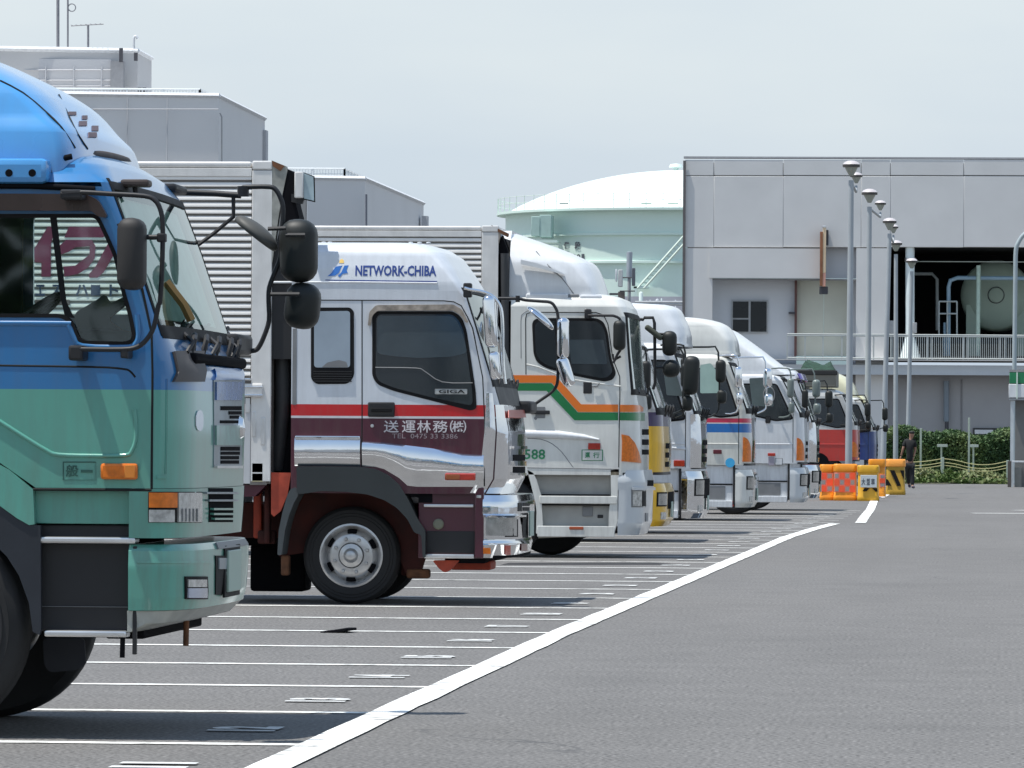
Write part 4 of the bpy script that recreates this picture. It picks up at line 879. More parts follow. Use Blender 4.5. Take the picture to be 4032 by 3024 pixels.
# bumper
pr = [(S2.xz((1901, y))[1]) for y in (2197, 2145, 2130, 2030, 2024, 1975, 1950)]
def bx2(px, py): return fr(px, py, Y2, W2, .35)[0]
xbm = S2.xz((1901, 2000))[0]
rb = [(pr[0], bx2(2075, 2190), xbm, .02, .22, .4, .01), (pr[1], bx2(2085, 2145), xbm, 0, .2, .4, .01), (pr[2], bx2(2080, 2135), xbm, .01, .2, .4, .01), (pr[3], bx2(2083, 2030), xbm, .01, .2, .4, .01), (pr[4], bx2(2092, 2024), xbm, -.01, .2, .4, .01), (pr[5], bx2(2092, 1975), xbm, -.01, .2, .4, .01), (pr[6], bx2(2086, 1950), xbm, .02, .2, .4, .01)]
rb = [(r[0], r[1] + .03) + r[2:] for r in rb]; K2 = Loft(Y2, W2, rb, T2); bp2 = K2.shell('bumper', pr[0], pr[6], CHROME)
K2.fbox('bumper_opening', B4(420, 1040), B4(570, 1250), .003, .006, SEAL, bp2); K2.fbox('headlamp_lens', B4(190, 1010), B4(545, 1235), .010, .02, paint('headlamp glass', (.42, .43, .42), .08, 1, .3, 14, .7), bp2)
K2.fbox('bumper_moulding', B4(160, 975), B4(640, 1000), .025, .03, CHROME, bp2, 12, 1); K2.fbox('bumper_moulding', B4(160, 1300), B4(690, 1330), .02, .03, CHROME, bp2, 12, 1)
K2.fbox('bumper_slot', B4(570, 845), B4(615, 945), .004, .006, SEAL, bp2, 2, 1); K2.fbox('bumper_slot', B4(630, 845), B4(705, 882), .004, .006, SEAL, bp2, 2, 1); K2.fbox('bumper_slot', B4(630, 895), B4(705, 940), .004, .006, SEAL, bp2, 2, 1)
K2.fbox('bumper_opening', B4(630, 970), B4(690, 1260), .004, .006, SEAL, bp2, 2, 2)
K2.fbox('turn_signal', B4(160, 1380), B4(245, 1448), .012, .02, AMBER, bp2); K2.fbox('reflector', B4(415, 1350), B4(475, 1460), .008, .01, REDL, bp2); K2.fbox('reflector', B4(600, 1320), B4(675, 1415), .008, .01, plain('dark red reflector', (.12, .01, .01), .3), bp2)
pq = box('number_plate', bx2(2096, 2000) + .03, bx2(2096, 2000) + .045, Y2 + 1.35, Y2 + 1.75, pr[2] + .02, pr[4] + .01, MATS['green number plate'], T2, .004)
K2.patch('bumper_underside', 1.2, 3.9, pr[0] - .0, pr[0] + .02, .004, DARK, bp2, 20, 1, .02)
box('under_guard', -4.7, -4.35, Y2 + .15, Y2 + 2.3, pr[0] - .05, pr[0] + .05, DARK, T2, .02)
# mirrors, chrome
ym = Y2 - .14
na = tube('mirror_arm', fy(A5, [(1465, 470), (1520, 485), (1600, 498), (1680, 530), (1735, 590), (1760, 660), (1768, 800), (1768, 950), (1775, 1110), (1790, 1230)], ym), .014, CHROME, T2, 8, 3)
S2.rect('arm_bracket', A5(1455, 430), A5(1520, 545), .1, .1, BLACKP, .012)
def chromehead(c, w_, h, d, tilt, par): return mirror_head('mirror_head', c, w_, h, d, CHROME, par, tilt)
chromehead(pY(*B3(420, 320), ym + .05), .11, .44, .2, radians(-4), T2); chromehead(pY(*B3(470, 800), ym + .05), .09, .24, .18, radians(-6), T2)
S2.line('mirror_bracket', [B3(385, 530), B3(520, 500)], .012, BLACKP, .1)
yf = Y2 + W2 + .22
tube('mirror_arm', fy(B3, [(500, 70), (720, 72), (800, 88), (960, 100), (1070, 112), (1120, 160), (1150, 240), (1158, 400), (1155, 700), (1150, 960), (1120, 1050), (1060, 1110), (960, 1180), (880, 1235)], yf), .014, BLACKP, T2, 8, 3)
tube('arm_clamp', fy(B3, [(715, 40), (715, 110)], yf), .02, BLACKP, T2)
v = pY(*B3(960, 285), yf); Mr = Matrix.Translation(v) @ Matrix.Rotation(radians(40), 4, 'Y')
bm = bmesh.new(); bmesh.ops.create_uvsphere(bm, u_segments=24, v_segments=12, radius=1)
for q in bm.verts: q.co = Mr @ Vector((q.co.x * .155, q.co.y * .13, max(q.co.z, -.35) * .045))
frombm('round_mirror', bm, CHROME, T2, 60)
chromehead(pY(*B3(1212, 500), yf + .03), .1, .36, .2, 0, T2); chromehead(pY(*B3(1238, 870), yf + .03), .11, .27, .18, radians(-18), T2)
v = pY(*B3(830, 1250), Y2 + W2); box('arm_foot', v.x - .09, v.x + .06, Y2 + W2 - .4, Y2 + W2 + .24, v.z - .06, v.z + .05, BLACKP, T2, .03)
for i, y in enumerate((Y2 + .4, Y2 + .85, Y2 + 1.3, Y2 + 1.8, Y2 + 2.2)): tube('scuttle_handle', [(-4.30, y, 1.74), (-4.26, y + .03, 1.90), (-4.28, y + .16, 1.92), (-4.30, y + .2, 1.74)], .012, BLACKP, T2, 6, 2)
wa = tube('wiper_arm', [(-4.28, Y2 + .5, 1.80), (-4.27, Y2 + .6, 2.0), (-4.33, Y2 + 1.0, 2.3)], .01, BLACKP, T2, 6)
box('scuttle_mirror_bar', -4.36, -4.26, Y2 + .2, Y2 + 2.3, 1.74, 1.79, BLACKP, T2, .02)
S2.line('roof_handle', [A5(590, 135), A5(720, 148)], .02, BLACKP, -.3)
for px in (350, 400, 1040, 1110, 1180): 
    v = pY(*A5(px, 170), Y2 + .35); lathe('roof_bolt', [(0, .012), (.018, .01), (.02, 0)], (v.x, v.y, zt2 + .0), 'Z', WHITE, T2, 8)
# cargo body with the lettering seen through the first cab's windows
xc2 = S2.xz((1070, 1000))[0]
cb2 = cargo(T2, -15.8, xc2, S2.xz((1000, 1905))[1], S2.xz((1000, 636))[1], Y2, 2.48, plain('slatted panel backing', (.20, .19, .18), .5, .15, 3), pitch=.0572, z_r0=S2.xz((900, 1490))[1], z_r1=S2.xz((900, 690))[1], top=.052)
def body2(name, pts, mat): return extr(name, [[S2.xz(A9(*p)) for p in pts]], lambda x, z: (x, Y2 + .0015, z), (0, .002, 0), mat, cb2)
MRD = paint('maroon lettering', L(128, 52, 84), .5, .1, .2, 12); NVY = paint('navy lettering', L(52, 66, 96), .5, .1, .2, 12)
for pts in ([(520, 255), (580, 255), (580, 350), (555, 440), (552, 800), (450, 800), (450, 650), (375, 640), (370, 500)],
            [(750, 255), (1125, 262), (1150, 350), (1120, 372), (700, 372)],
            [(720, 400), (1000, 400), (1040, 470), (1030, 600), (960, 700), (850, 770), (700, 800), (690, 690), (820, 680), (910, 610), (975, 560), (975, 470), (820, 480), (745, 530), (660, 560), (650, 460)],
            [(1180, 430), (1240, 560), (1130, 750), (1060, 810), (970, 810), (970, 770), (1040, 690), (1110, 560)]): body2('body_lettering', pts, MRD)
for ch, a, b in (('エ', 385, 490), ('ス', 560, 660), ('ハ', 820, 960), ('ー', 990, 1090), ('ト', 1190, 1290)): sidetext(S2, 'body_lettering', ch, A9(a, 885), A9(b, 1010), NVY, -.0015, .03, cb2)
S2.rect('lower_sill', A9(380, 1050), A9(760, 1110), .002, .03, plain('brown sill', (.12, .09, .085), .6), .004, cb2)
S2.plate('front_fairing', [A4(497, 58), A4(600, 100), A4(612, 130), A4(570, 330), A4(545, 480), A4(500, 800), A4(497, 800)], .004, .1, paint('weathered aluminium', (.34, .34, .31), .5, 0, .4, 9, .3), par=cb2)
S2.plate('corner_rust', [A4(500, 60), A4(590, 98), A4(560, 135), A4(505, 100)], .012, .02, RUST, par=cb2)
S2.plate('air_intake_hood', [A4(610, 118), A4(665, 150), A4(672, 370), A4(700, 480), A4(560, 620), A4(575, 330)], .0, .35, DARK, rnd=.02)
S2.plate('intake_duct', [A4(*p) for p in [(555, 560), (640, 560), (645, 1500), (500, 1500), (497, 820)]], -.03, .35, BLACKP)
tube('intake_pipe', [pY(*A4(575, 1500), Y2 + .2), pY(*A4(575, 1850), Y2 + .2), pY(*A4(540, 2300), Y2 + .3)], .062, plain('rubber intake pipe', (.04, .042, .045), .5), T2, 14)
box('cab_rear_equipment', xc2 + .06, XB2 - .02, Y2 + .25, Y2 + 2.2, .95, 2.9, DARK, T2, .03)
lv = S2.rect('work_lamp', A4(662, 140), A4(725, 330), .08, .16, ALUP, .01)
S2.plate('lamp_glass', [A4(730, 150), A4(800, 178), A4(805, 352), A4(732, 335)], .04, .012, paint('blue grey lamp glass', (.36, .46, .50), .08, 1, .2, 9), par=lv); S2.plate('lamp_rim', [A4(726, 143), A4(808, 174), A4(812, 362), A4(728, 342)], .025, .02, SEAL, par=lv)
S2.plate('lamp_bracket', [A4(640, 300), A4(740, 320), A4(720, 375), A4(640, 360)], .03, .05, BLACKP)
# lower body front between the two cabs
S2.rect('lower_side_panel', (845, 1590), (985, 1905), .004, .02, paint('pale grey lower panel', (.52, .53, .54), .4, .2), .004); S2.rect('latch_rail', B1(672, 575), B1(850, 695), .03, .04, ALUP, .015)
S2.rect('latch_rail', B1(672, 600), B1(850, 612), .04, .02, CHROME, .004); S2.rect('latch_rail', B1(672, 668), B1(850, 690), .045, .02, CHROME, .006); S2.rect('corner_casting', B1(660, 528), B1(745, 550), .04, .04, CHROME, .008)
S2.rect('body_end_panel', B1(740, 700), B1(885, 1460), -.002, .02, plain('dirty grey panel', (.22, .20, .18), .6, .3, 6), .004)
for a, b, c_, d in ((758, 815, 790, 1040), (835, 870, 870, 1110), (700, 700, 738, 830)): S2.rect('panel_latch', B1(a, b), B1(c_, d), .012, .02, ALU, .004)
S2.rect('warning_sticker', B1(758, 1270), B1(850, 1350), .006, .01, paint('pale yellow sticker', (.50, .46, .28), .5, 0, .2, 30), .001); S2.rect('warning_sticker', B1(758, 1358), B1(850, 1430), .006, .01, MATS['pale yellow sticker'], .001)
S2.plate('maroon_lower_box', [B1(600, 1455), B1(880, 1460), B1(780, 1560), B1(620, 1560)], -.05, .2, MAROON)
for x in (-10.8, -13.0, -14.2): wheel(T2, x, Y2 + .06, .415, rimR=.262, detail=False)
# =================================================================== truck 3: white cab with green and orange stripe
Y3 = 69.0; W3 = 2.45
T3 = thing('lorry', 'white cab lorry with orange and green side stripe and tall roof deflector', 'lorry', (-5.6, Y3 + W3 / 2, 0), 'lorries parked in a row')
S3 = Side(Y3, T3)
XB3 = S3.xz((2010, 1500))[0]
sil = [(2560, 1868, .22, .4), (2562, 1750, .20, .4), (2558, 1620, .18, .4), (2550, 1545, .10, .25), (2536, 1400, .08, .2), (2526, 1262, .08, .22), (2514, 1224, .12, .3)]
rows3 = []
for px, py, rx, ry in sil:
    x, z = fr(px, py, Y3, W3, ry); rows3.append((z, x - .02, XB3, 0, rx, ry, .02))
for (px, py), ins, rx, ry in [((2486, 1192), .05, .16, .35), ((2455, 1180), .12, .2, .4), ((2400, 1170), .22, .25, .4)]:
    x, z = fr(px, py, Y3, W3, .4); rows3.append((z, x, XB3, ins, rx, ry, .02))
F3 = Loft(Y3, W3, rows3, T3)
zb3 = rows3[0][0]; zw3 = rows3[3][0]; zt3 = rows3[5][0]; zr3 = rows3[-1][0]
F3.shell('cab_body', zb3, zw3, CREAM, cap=False); F3.shell('cab_body', zw3, zt3, CREAM, t0=0, t1=1.5, cap=False, back=False); F3.shell('cab_body', zw3, zt3, CREAM, t0=3.5, t1=5, cap=False, back=False)
box('cab_back', XB3, XB3 + .02, Y3 + .01, Y3 + W3 - .01, zw3, zt3, CREAM, T3); F3.shell('cab_roof', zt3, zr3, CREAM)
sc = F3.patch('windscreen', 1.5, 3.5, zw3, zt3, -.002, PALEG, nt=24, nz=10)
for a, b, c_, d in ((1.35, 1.56, zw3 - .02, zt3 + .03), (3.42, 3.5, zw3 - .02, zt3 + .03)): F3.patch('windscreen_seal', a, b, c_, d, .006, SEAL, sc, 3, 8, .012)
F3.patch('windscreen_seal', 1.35, 3.5, zw3 - .05, zw3 + .02, .006, SEAL, sc, 20, 1, .012); F3.patch('windscreen_seal', 1.35, 3.5, zt3 - .01, zt3 + .05, .006, SEAL, sc, 20, 1, .012)
w3 = [A7(460, 958), A7(700, 952), A7(1070, 955), A7(1130, 990), A7(1168, 1080), A7(1200, 1330), A7(1248, 1470), A7(1215, 1530), A7(1140, 1548), A7(870, 1495), A7(600, 1425), A7(510, 1370), A7(475, 1290)]
dg = S3.plate('door_window', w3, .005, .012, SEAL, rnd=.09)
S3.plate('door_glass', [A7(485, 985), A7(700, 978), A7(1060, 982), A7(1110, 1015), A7(1145, 1090), A7(1180, 1340), A7(1220, 1460), A7(1140, 1520), A7(870, 1470), A7(610, 1400), A7(530, 1345), A7(497, 1280)], .009, .004, DGLASS, rnd=.08, par=dg)
S3.plate('curtain_or_view_plate', [A7(800, 1155), A7(1130, 1155), A7(1165, 1385), A7(830, 1380)], .0105, .002, MATS['curtain behind tinted glass'], rnd=.02, par=dg)
S3.plate('window_pillar', [A7(670, 980), A7(720, 980), A7(760, 1450), A7(700, 1430)], .0115, .002, SEAL, par=dg)
S3.line('door_gap', [A7(405, 1480), A7(402, 960), A7(412, 915), A7(450, 900), A7(1060, 902), A7(1130, 925), A7(1170, 1010), A7(1215, 1330), A7(1280, 1500), A7(1282, 1659), (2438, 1700), (2436, 1840)], .007, GAP, -.003, smooth=0)
S3.line('cab_press_line', [A7(360, 1330), A7(358, 980), A7(375, 915), A7(430, 880)], .006, GREYP, -.003, smooth=2)
ORN = paint('orange stripe', L(226, 116, 30), .35, .4); GRN = paint('green stripe', L(14, 116, 62), .35, .4)
sp = lambda name, pts, mt, off: S3.plate(name, pts, off, .004, mt)
sp('livery_stripe', [(2012, 1477), (2186, 1478), (2288, 1592), (2434, 1593), (2434, 1622), (2276, 1622), (2172, 1507), (2012, 1507)], ORN, .005)
sp('livery_stripe', [(2012, 1509), (2171, 1509), (2275, 1624), (2434, 1624), (2434, 1655), (2262, 1655), (2152, 1539), (2012, 1538)], GRN, .005)
F3.fcols('livery_stripe', [(2441, 1594, 1622), (2490, 1594, 1622), (2520, 1596, 1621), (2532, 1605, 1620)], .005, .003, ORN)
F3.fcols('livery_stripe', [(2441, 1624, 1655), (2490, 1624, 1656), (2520, 1624, 1657), (2538, 1626, 1657)], .005, .003, GRN)
S3.line('window_ledge', [A7(410, 1385), A7(520, 1410), A7(640, 1455), A7(860, 1530), A7(1290, 1590)], .010, CREAM, -.003, smooth=3)
S3.bulge('side_flare', [(2020, 1693, 1722), (2080, 1693, 1724), (2200, 1696, 1728), (2300, 1710, 1732), (2360, 1728, 1734)], .03, WHITE)
S3.line('cab_press_line', [A8(280, 500), A8(400, 508), A8(500, 550), A8(580, 620), A8(640, 700), A8(680, 752)], .006, GREYP, -.003, smooth=2)
S3.line('door_gap', [A8(280, 755), A8(1075, 768)], .007, GREYP, -.003)
sidetext(S3, 'number_lettering', '2588', A8(190, 595), A8(436, 682), paint('green print', L(50, 130, 90), .5, .1), .005, .02)
S3.rect('side_marker_lamp', A8(808, 540), A8(916, 598), .02, .02, REDL, .008)
pf = S3.rect('marking_frame', A8(752, 598), A8(938, 696), .004, .006, MATS['green print'], .002); S3.rect('marking_plate', A8(760, 604), A8(930, 690), .006, .006, CREAM, .002, pf)
sidetext(S3, 'marking_text', '運', A8(782, 622), A8(826, 672), MATS['green print'], .0075, .04, pf); sidetext(S3, 'marking_text', '行', A8(852, 622), A8(908, 672), MATS['green print'], .0075, .02, pf)
dh = S3.rect('handle_recess', A8(350, 225), A8(435, 325), .004, .01, GREYP, .01); S3.rect('door_handle', A8(308, 256), A8(474, 290), .03, .03, BLACKP, .01, par=dh)
v = pY(*A8(352, 325), Y3 - .003); lathe('door_lock', [(0, -.004), (.018, -.003), (.02, .004)], (v.x, v.y, v.z), 'Y', GREYP, T3, 12)
S3.rect('air_vent', A7(940, 1550), A7(1020, 1659), .012, .02, BLACKP, .01)
F3.fcols('turn_signal', [(2447, 1710, 1816), (2474, 1716, 1818), (2497, 1744, 1820), (2512, 1780, 1822), (2521, 1816, 1823)], .014, .02, AMBER)
# lower side: stepped skirt
low = lambda n, p0, p1, off, th, mt: S3.rect(n, A8(*p0), A8(*p1), off, th, mt, .008)
S3.plate('side_skirt', [A8(*p) for p in [(150, 758), (1078, 770), (1070, 1200), (1040, 1310), (980, 1345), (375, 1370), (360, 1150), (350, 1060), (310, 900), (270, 780)]], -.10, .05, paint('grey skirt', (.36, .36, .34), .4, .2, .12, 5))
S3.plate('skirt_front_post', [A8(1005, 775), A8(1078, 770), A8(1070, 1200), A8(1040, 1310), A8(985, 1345), A8(990, 1130), A8(1010, 1010)], .0, .1, CREAM, rnd=.01)
S3.plate('skirt_rear_post', [A8(280, 775), A8(330, 800), A8(360, 860), A8(400, 1000), A8(415, 1270), A8(375, 1330), A8(355, 1330), A8(360, 1140), A8(350, 1060), A8(325, 960)], .0, .1, CREAM, rnd=.01)
low('step_ledge', (385, 1000), (1060, 1072), .01, .12, CREAM); low('step_ledge', (365, 1262), (1040, 1362), .005, .12, CREAM)
low('step_gap', (400, 1072), (1000, 1088), -.03, .05, DARK); low('step_gap', (400, 985), (1000, 1000), -.03, .05, DARK)
low('step_recess', (760, 1095), (850, 1180), -.085, .02, GREYP); low('latch', (890, 1165), (940, 1195), -.09, .02, BLACKP); low('reflector', (645, 1268), (768, 1296), .012, .01, plain('dull orange reflector', (.4, .09, .04), .3))
low('edge_trim', (1074, 725), (1118, 1240), -.01, .04, BLACKP)
# bumper
pr = [S3.xz((2450, y))[1] for y in (2108, 2060, 1930, 1895, 1852)]
xk = S3.xz((2432, 2000))[0]; bxx = lambda px: fr(px, 2000, Y3, W3, .4)[0]
K3 = Loft(Y3, W3, [(pr[0], bxx(2550), xk, .02, .22, .4, .01), (pr[1], bxx(2568), xk, 0, .22, .4, .01), (pr[2], bxx(2572), xk, 0, .22, .4, .01), (pr[3], bxx(2574), xk, -.01, .22, .4, .01), (pr[4], bxx(2566), xk, .02, .22, .4, .01)], T3)
bp = K3.shell('bumper', pr[0], pr[4], paint('white bumper', (.55, .58, .60), .3, .7))
hl = K3.fbox('headlamp_housing', A8(1185, 945), A8(1310, 1100), .004, .01, GREYP, bp); K3.fbox('headlamp_lens', A8(1195, 960), A8(1270, 1090), .012, .02, CLEAR, hl); K3.fbox('headlamp_shade', A8(1278, 960), A8(1308, 1090), .010, .01, SEAL, hl)
K3.fbox('bumper_ledge', A8(1190, 925), A8(1375, 950), .03, .04, MATS['white bumper'], bp, 8, 1); K3.fbox('fog_lamp', A8(1305, 1150), A8(1325, 1225), .008, .01, GREYP, bp, 2, 2); K3.fbox('bumper_slot', A8(1325, 865), A8(1375, 915), .006, .01, DARK, bp, 3, 1)
F3.patch('scuttle_panel', 1.1, 3.9, zb3 - .0, zb3 + .03, .004, BLACKP, None, 20, 1, .02)
box('cab_gap', xk + .02, bxx(2520), Y3 + .1, Y3 + W3 - .1, pr[4], zb3, DARK, T3)
for y0, y1 in ((1690, 1712), (1730, 1752), (1770, 1790)): F3.fbox('grille_slot', (2528, y0), (2553, y1), .006, .004, DARK, None, 3, 1)
box('interior_block', XB3 + .1, fr(2470, 1500, Y3, W3)[0] - .25, Y3 + .15, Y3 + 2.3, 1.6, zt3 - .05, DARK, T3)
wheel(T3, pY(1975, 2100, Y3).x, Y3 + .05, .48, detail=False); wheel(T3, pY(2060, 2100, Y3).x + .18, Y3 + 2.2, .48, side=-1, detail=False)
# deflector
dsil = [(2403, 1178), (2389, 1145), (2368, 1086), (2347, 1050), (2280, 1015), (2220, 990), (2153, 966), (2090, 944), (2031, 924)]
rr = []
for i, (px, py) in enumerate(dsil):
    x, z = fr(px, py, Y3, W3, .7); rr.append((z, x, S3.xz((2003, 1000))[0], [.10, .10, .12, .14, .20, .25, .30, .36, .45][i], [.10, .12, .2, .25, .3, .3, .3, .3, .2][i], .5, .03))
rr[0] = (S3.xz((2300, 1186))[1],) + rr[0][1:]
D3 = Loft(Y3, W3, rr, T3); D3.sm = True; d3 = D3.shell('roof_deflector', rr[0][0], rr[-1][0], WHITE)
S3.rect('deflector_foot', A7(400, 722), A7(800, 790), -.05, .06, WHITE, .02, d3); S3.rect('deflector_foot', A7(905, 735), A7(1110, 800), -.05, .06, WHITE, .02, d3); S3.rect('deflector_bracket', A7(803, 730), A7(898, 790), -.07, .05, GREYP, .01, d3)
gline(D3, 'deflector_seam', [A7(500, 330), A7(620, 470), A7(740, 580), A7(850, 725)], .007, GREYP, d3)
S3.bulge('deflector_flute', [(2050, 1022, 1040), (2110, 1035, 1052), (2170, 1056, 1068), (2220, 1078, 1082)], .02, WHITE, d3, base=-.11)
# mirrors
ym = Y3 - .15
tube('mirror_arm', fy(A7, [(985, 930), (1190, 930), (1230, 935), (1280, 960), (1310, 1040), (1310, 1200), (1260, 1290), (1232, 1350), (1215, 1370)], ym), .016, BLACKP, T3, 8, 2)
S3.rect('arm_bracket', A7(950, 868), A7(1010, 960), .15, .15, BLACKP, .015); v = pY(*A7(1278, 1115), ym - .02); mirror_head('mirror_head', v, .145, .36, .2, MATS['black mirror housing'], T3)
S3.line('mirror_bracket', [A7(1215, 1290), A7(1225, 1350), A7(1290, 1310)], .015, BLACKP, .12)
S3.line('door_handle_bar', [A7(1020, 1590), A7(1070, 1590), A7(1090, 1560)], .008, GREYP, .02)
yf = Y3 + W3 + .2
tube('mirror_arm', fy(A7, [(1340, 880), (1420, 960), (1500, 968), (1510, 950), (1590, 950), (1605, 1000), (1608, 1300), (1610, 1560), (1590, 1620)], yf), .02, BLACKP, T3, 8, 1)
v = pY(*A7(1745, 1190), yf + .03); mirror_head('mirror_head', v, .18, .31, .22, MATS['black mirror housing'], T3)
v = pY(*A7(1760, 1425), yf + .03); mirror_head('mirror_head', v, .22, .22, .22, MATS['black mirror housing'], T3)
tube('mirror_bracket', fy(A7, [(1600, 1100), (1750, 1105)], yf), .016, BLACKP, T3); tube('mirror_bracket', fy(A7, [(1600, 1415), (1750, 1415)], yf), .016, BLACKP, T3)
v = pY(*A7(1600, 1090), yf); mirror_head('round_mirror', v, .26, .07, .2, plain('olive mirror back', (.05, .055, .04), .6), T3, radians(38))
for i, y in enumerate((Y3 + .5, Y3 + 1.2, Y3 + 1.9)): tube('wiper_arm', [(rows3[3][1] + .02, y, zw3 - .02), (rows3[3][1] - .03, y + .5, zw3 + .12)], .014, BLACKP, T3, 6)
v = pY(*A7(1490, 1610), Y3 + W3 - .4); box('wiper_motor_cover', v.x - .06, v.x + .03, v.y - .6, v.y, v.z - .05, v.z + .08, BLACKP, T3, .02)
# body
xc3 = S3.xz((1962, 1000))[0]
cb3 = cargo(T3, -15.8, xc3, 1.05, S3.xz((1800, 890))[1], Y3, 2.5, MATS['slatted panel backing'], pitch=.068, post=.20)
S3.plate('corner_rust', [A7(85, 95), A7(240, 165), A7(235, 200), A7(170, 170), A7(95, 490), A7(88, 300)], .0, .06, paint('rust stained white', (.40, .34, .28), .6, 0, .5, 14), par=cb3)
S3.plate('corner_rust', [A7(80, 85), A7(125, 110), A7(245, 165), A7(240, 195), A7(110, 130)], .01, .05, RUST, par=cb3)
S3.plate('front_edge_post', [A7(*p) for p in [(88, 120), (170, 165), (98, 500), (88, 660)]], -.02, .04, MATS['rust stained white'], par=cb3)
S3.plate('intake_tower', [A7(95, 440), A7(180, 180), A7(238, 330), A7(240, 860), A7(235, 1500), A7(110, 1500)], -.06, .4, DARK)
box('cab_rear_equipment', xc3 + .05, XB3 - .01, Y3 + .3, Y3 + 2.2, .9, 3.2, DARK, T3, .03)
tube('intake_pipe', [pY(*A7(205, 350), Y3 + .03), pY(*A7(210, 900), Y3 + .03), pY(*A7(215, 1500), Y3 + .03)], .05, MATS['rubber intake pipe'], T3, 12)
for x in (-11, -13.2, -14.4): wheel(T3, x, Y3 + .05, .48, detail=False)

# =================================================================== trucks further down the row
def cab(label, Yn, Xf, base, zb=.95, zbelt=1.85, zt=2.72, zroof=2.95, zbump=(.30, .86), bumper=None, front=None, defl=None, deflmat=None, amber=True, zam=(1.0, 1.45),
        lean=.30, xback=None, armz=2.85, mirrors=('near', 'far'), mirmat=None, belt_mat=None, wheelR=.5, skirt=True, open_front=False, side_win=True, screen=None, body=True, rscr=.08):
    T = thing('lorry', label, 'lorry', (Xf - 1.6, Yn + 1.22, 0), 'lorries parked in a row')
    W = 2.45; XBk = xback or Xf - 2.2
    bm_ = bumper or base; fm = front or base; mm = mirmat or BLACKP
    R = [(zb, Xf - .05, XBk, 0, .18, .4, .015), (1.4, Xf - .04, XBk, 0, .18, .4, .015), (zbelt - .08, Xf - .06, XBk, 0, .16, .36, .02), (zbelt, Xf - .10, XBk, 0, rscr + .02, .2, .02),
         (zt, Xf - .10 - lean, XBk, 0, rscr, .2, .02), (zt + (zroof - zt) * .5, Xf - .16 - lean, XBk, .02, .12, .28, .02), (zroof - .04, Xf - .28 - lean, XBk, .08, .18, .34, .02), (zroof, Xf - .45 - lean, XBk, .2, .2, .34, .02)]
    F = Loft(Yn, W, R, T); S = Side(Yn, T)
    F.shell('cab_body', zb, zbelt, base, cap=False); F.shell('cab_body', zbelt, zt, base, t0=0, t1=1.5, cap=False, back=False); F.shell('cab_body', zbelt, zt, base, t0=3.5, t1=5, cap=False, back=False)
    box('cab_back', XBk, XBk + .02, Yn + .01, Yn + W - .01, zbelt, zt, base, T); F.shell('cab_roof', zt, zroof, base)
    if fm is not base: F.patch('front_panel', 1.12, 3.9, zb + .01, zbelt - .03, .008, fm, None, 20, 5, .015)
    sc = F.patch('windscreen', 1.5, 3.5, zbelt, zt, -.002, screen or PALEG, nt=20, nz=8)
    for a, b, c_, d in ((1.35, 1.56, zbelt - .02, zt + .03), (3.42, 3.5, zbelt - .02, zt + .03), (1.35, 3.5, zbelt - .08, zbelt + .02), (1.35, 3.5, zt - .02, zt + .04)): F.patch('windscreen_seal', a, b, c_, d, .007, SEAL, sc, 10 if b > 3 and a < 2 else 3, 4, .012)
    box('interior_block', XBk + .1, Xf - .10 - lean - .15, Yn + .2, Yn + W - .2, 1.5, zt - .03, DARK, T)
    xs = lambda z: F.pt(1, z).x
    if side_win:
        o = [(XBk + .5, zt - .06), (xs(zt) - .06, zt - .06), (xs(zbelt) - .05, zbelt - .12), (xs(zbelt) - .4, zbelt - .16), (XBk + .62, zbelt + .06), (XBk + .5, zbelt + .2)]
        o = roundpoly(o, .07); dw = extr('door_window', [o], lambda x, z: (x, Yn - .005, z), (0, .012, 0), SEAL, T)
        extr('door_glass', [ring2(o, .03)], lambda x, z: (x, Yn - .009, z), (0, .004, 0), DGLASS, dw)
    xd = Xf - .27
    boxes('door_gap', [(xd, xd + .012, Yn - .003, Yn + .01, zb + .02, zbelt), (XBk + .35, XBk + .362, Yn - .003, Yn + .01, zb + .02, zt)], GAP, T)
    tube('cab_press_line', [(XBk, Yn + .002, 1.38), (xd, Yn + .002, 1.38)], .012, base, T, 6)
    # front: slots, lamps, scuttle
    gz = zb + .1
    for i in range(3): F.patch('grille_slot', 2.12, 2.88, gz + i * .13, gz + .075 + i * .13, .012 if fm is not base else .004, DARK, None, 8, 1, .004)
    F.patch('scuttle_panel', 1.2, 3.8, zb - .01, zb + .03, .004, BLACKP, None, 16, 1, .02)
    if amber:
        f = lambda t: zam[0] + (zam[1] - zam[0]) * sqrt(max(0.02, 1 - ((t - 1.12) / .66) ** 2))
        F.patch('turn_signal', 1.12, 1.77, zam[0], f, .014, AMBER, None, 10, 3, .02); f2 = lambda t: zam[0] + (zam[1] - zam[0]) * sqrt(max(0.02, 1 - ((3.88 - t) / .66) ** 2)); F.patch('turn_signal', 3.23, 3.88, zam[0], f2, .014, AMBER, None, 10, 3, .02)
    z0, z1 = zbump
    K = Loft(Yn, W, [(z0, Xf - .06, Xf - .32, .02, .22, .4, .01), (z0 + .08, Xf - .01, Xf - .32, 0, .22, .4, .01), (z1 - .12, Xf, Xf - .32, 0, .22, .4, .01), (z1, Xf - .04, Xf - .32, .02, .22, .4, .01)], T)
    bp = K.shell('bumper', z0, z1, bm_)
    zm = (z0 + z1) / 2
    for a, b in ((1.30, 1.98), (3.02, 3.70)):
        h = K.patch('headlamp_housing', a, b, zm - .02, z1 - .12, .006, SEAL, bp, 6, 2, .01); K.patch('headlamp_lens', a + .05, b - .05, zm, z1 - .14, .014, MATS['headlamp glass'], h, 6, 2, .02)
        K.patch('fog_lamp', a + .2, b - .1, z0 + .10, z0 + .20, .008, CLEAR, bp, 4, 1, .01)
    K.patch('bumper_opening', 2.1, 2.9, zm - .06, z1 - .12, .005, DARK, bp, 6, 1, .004)
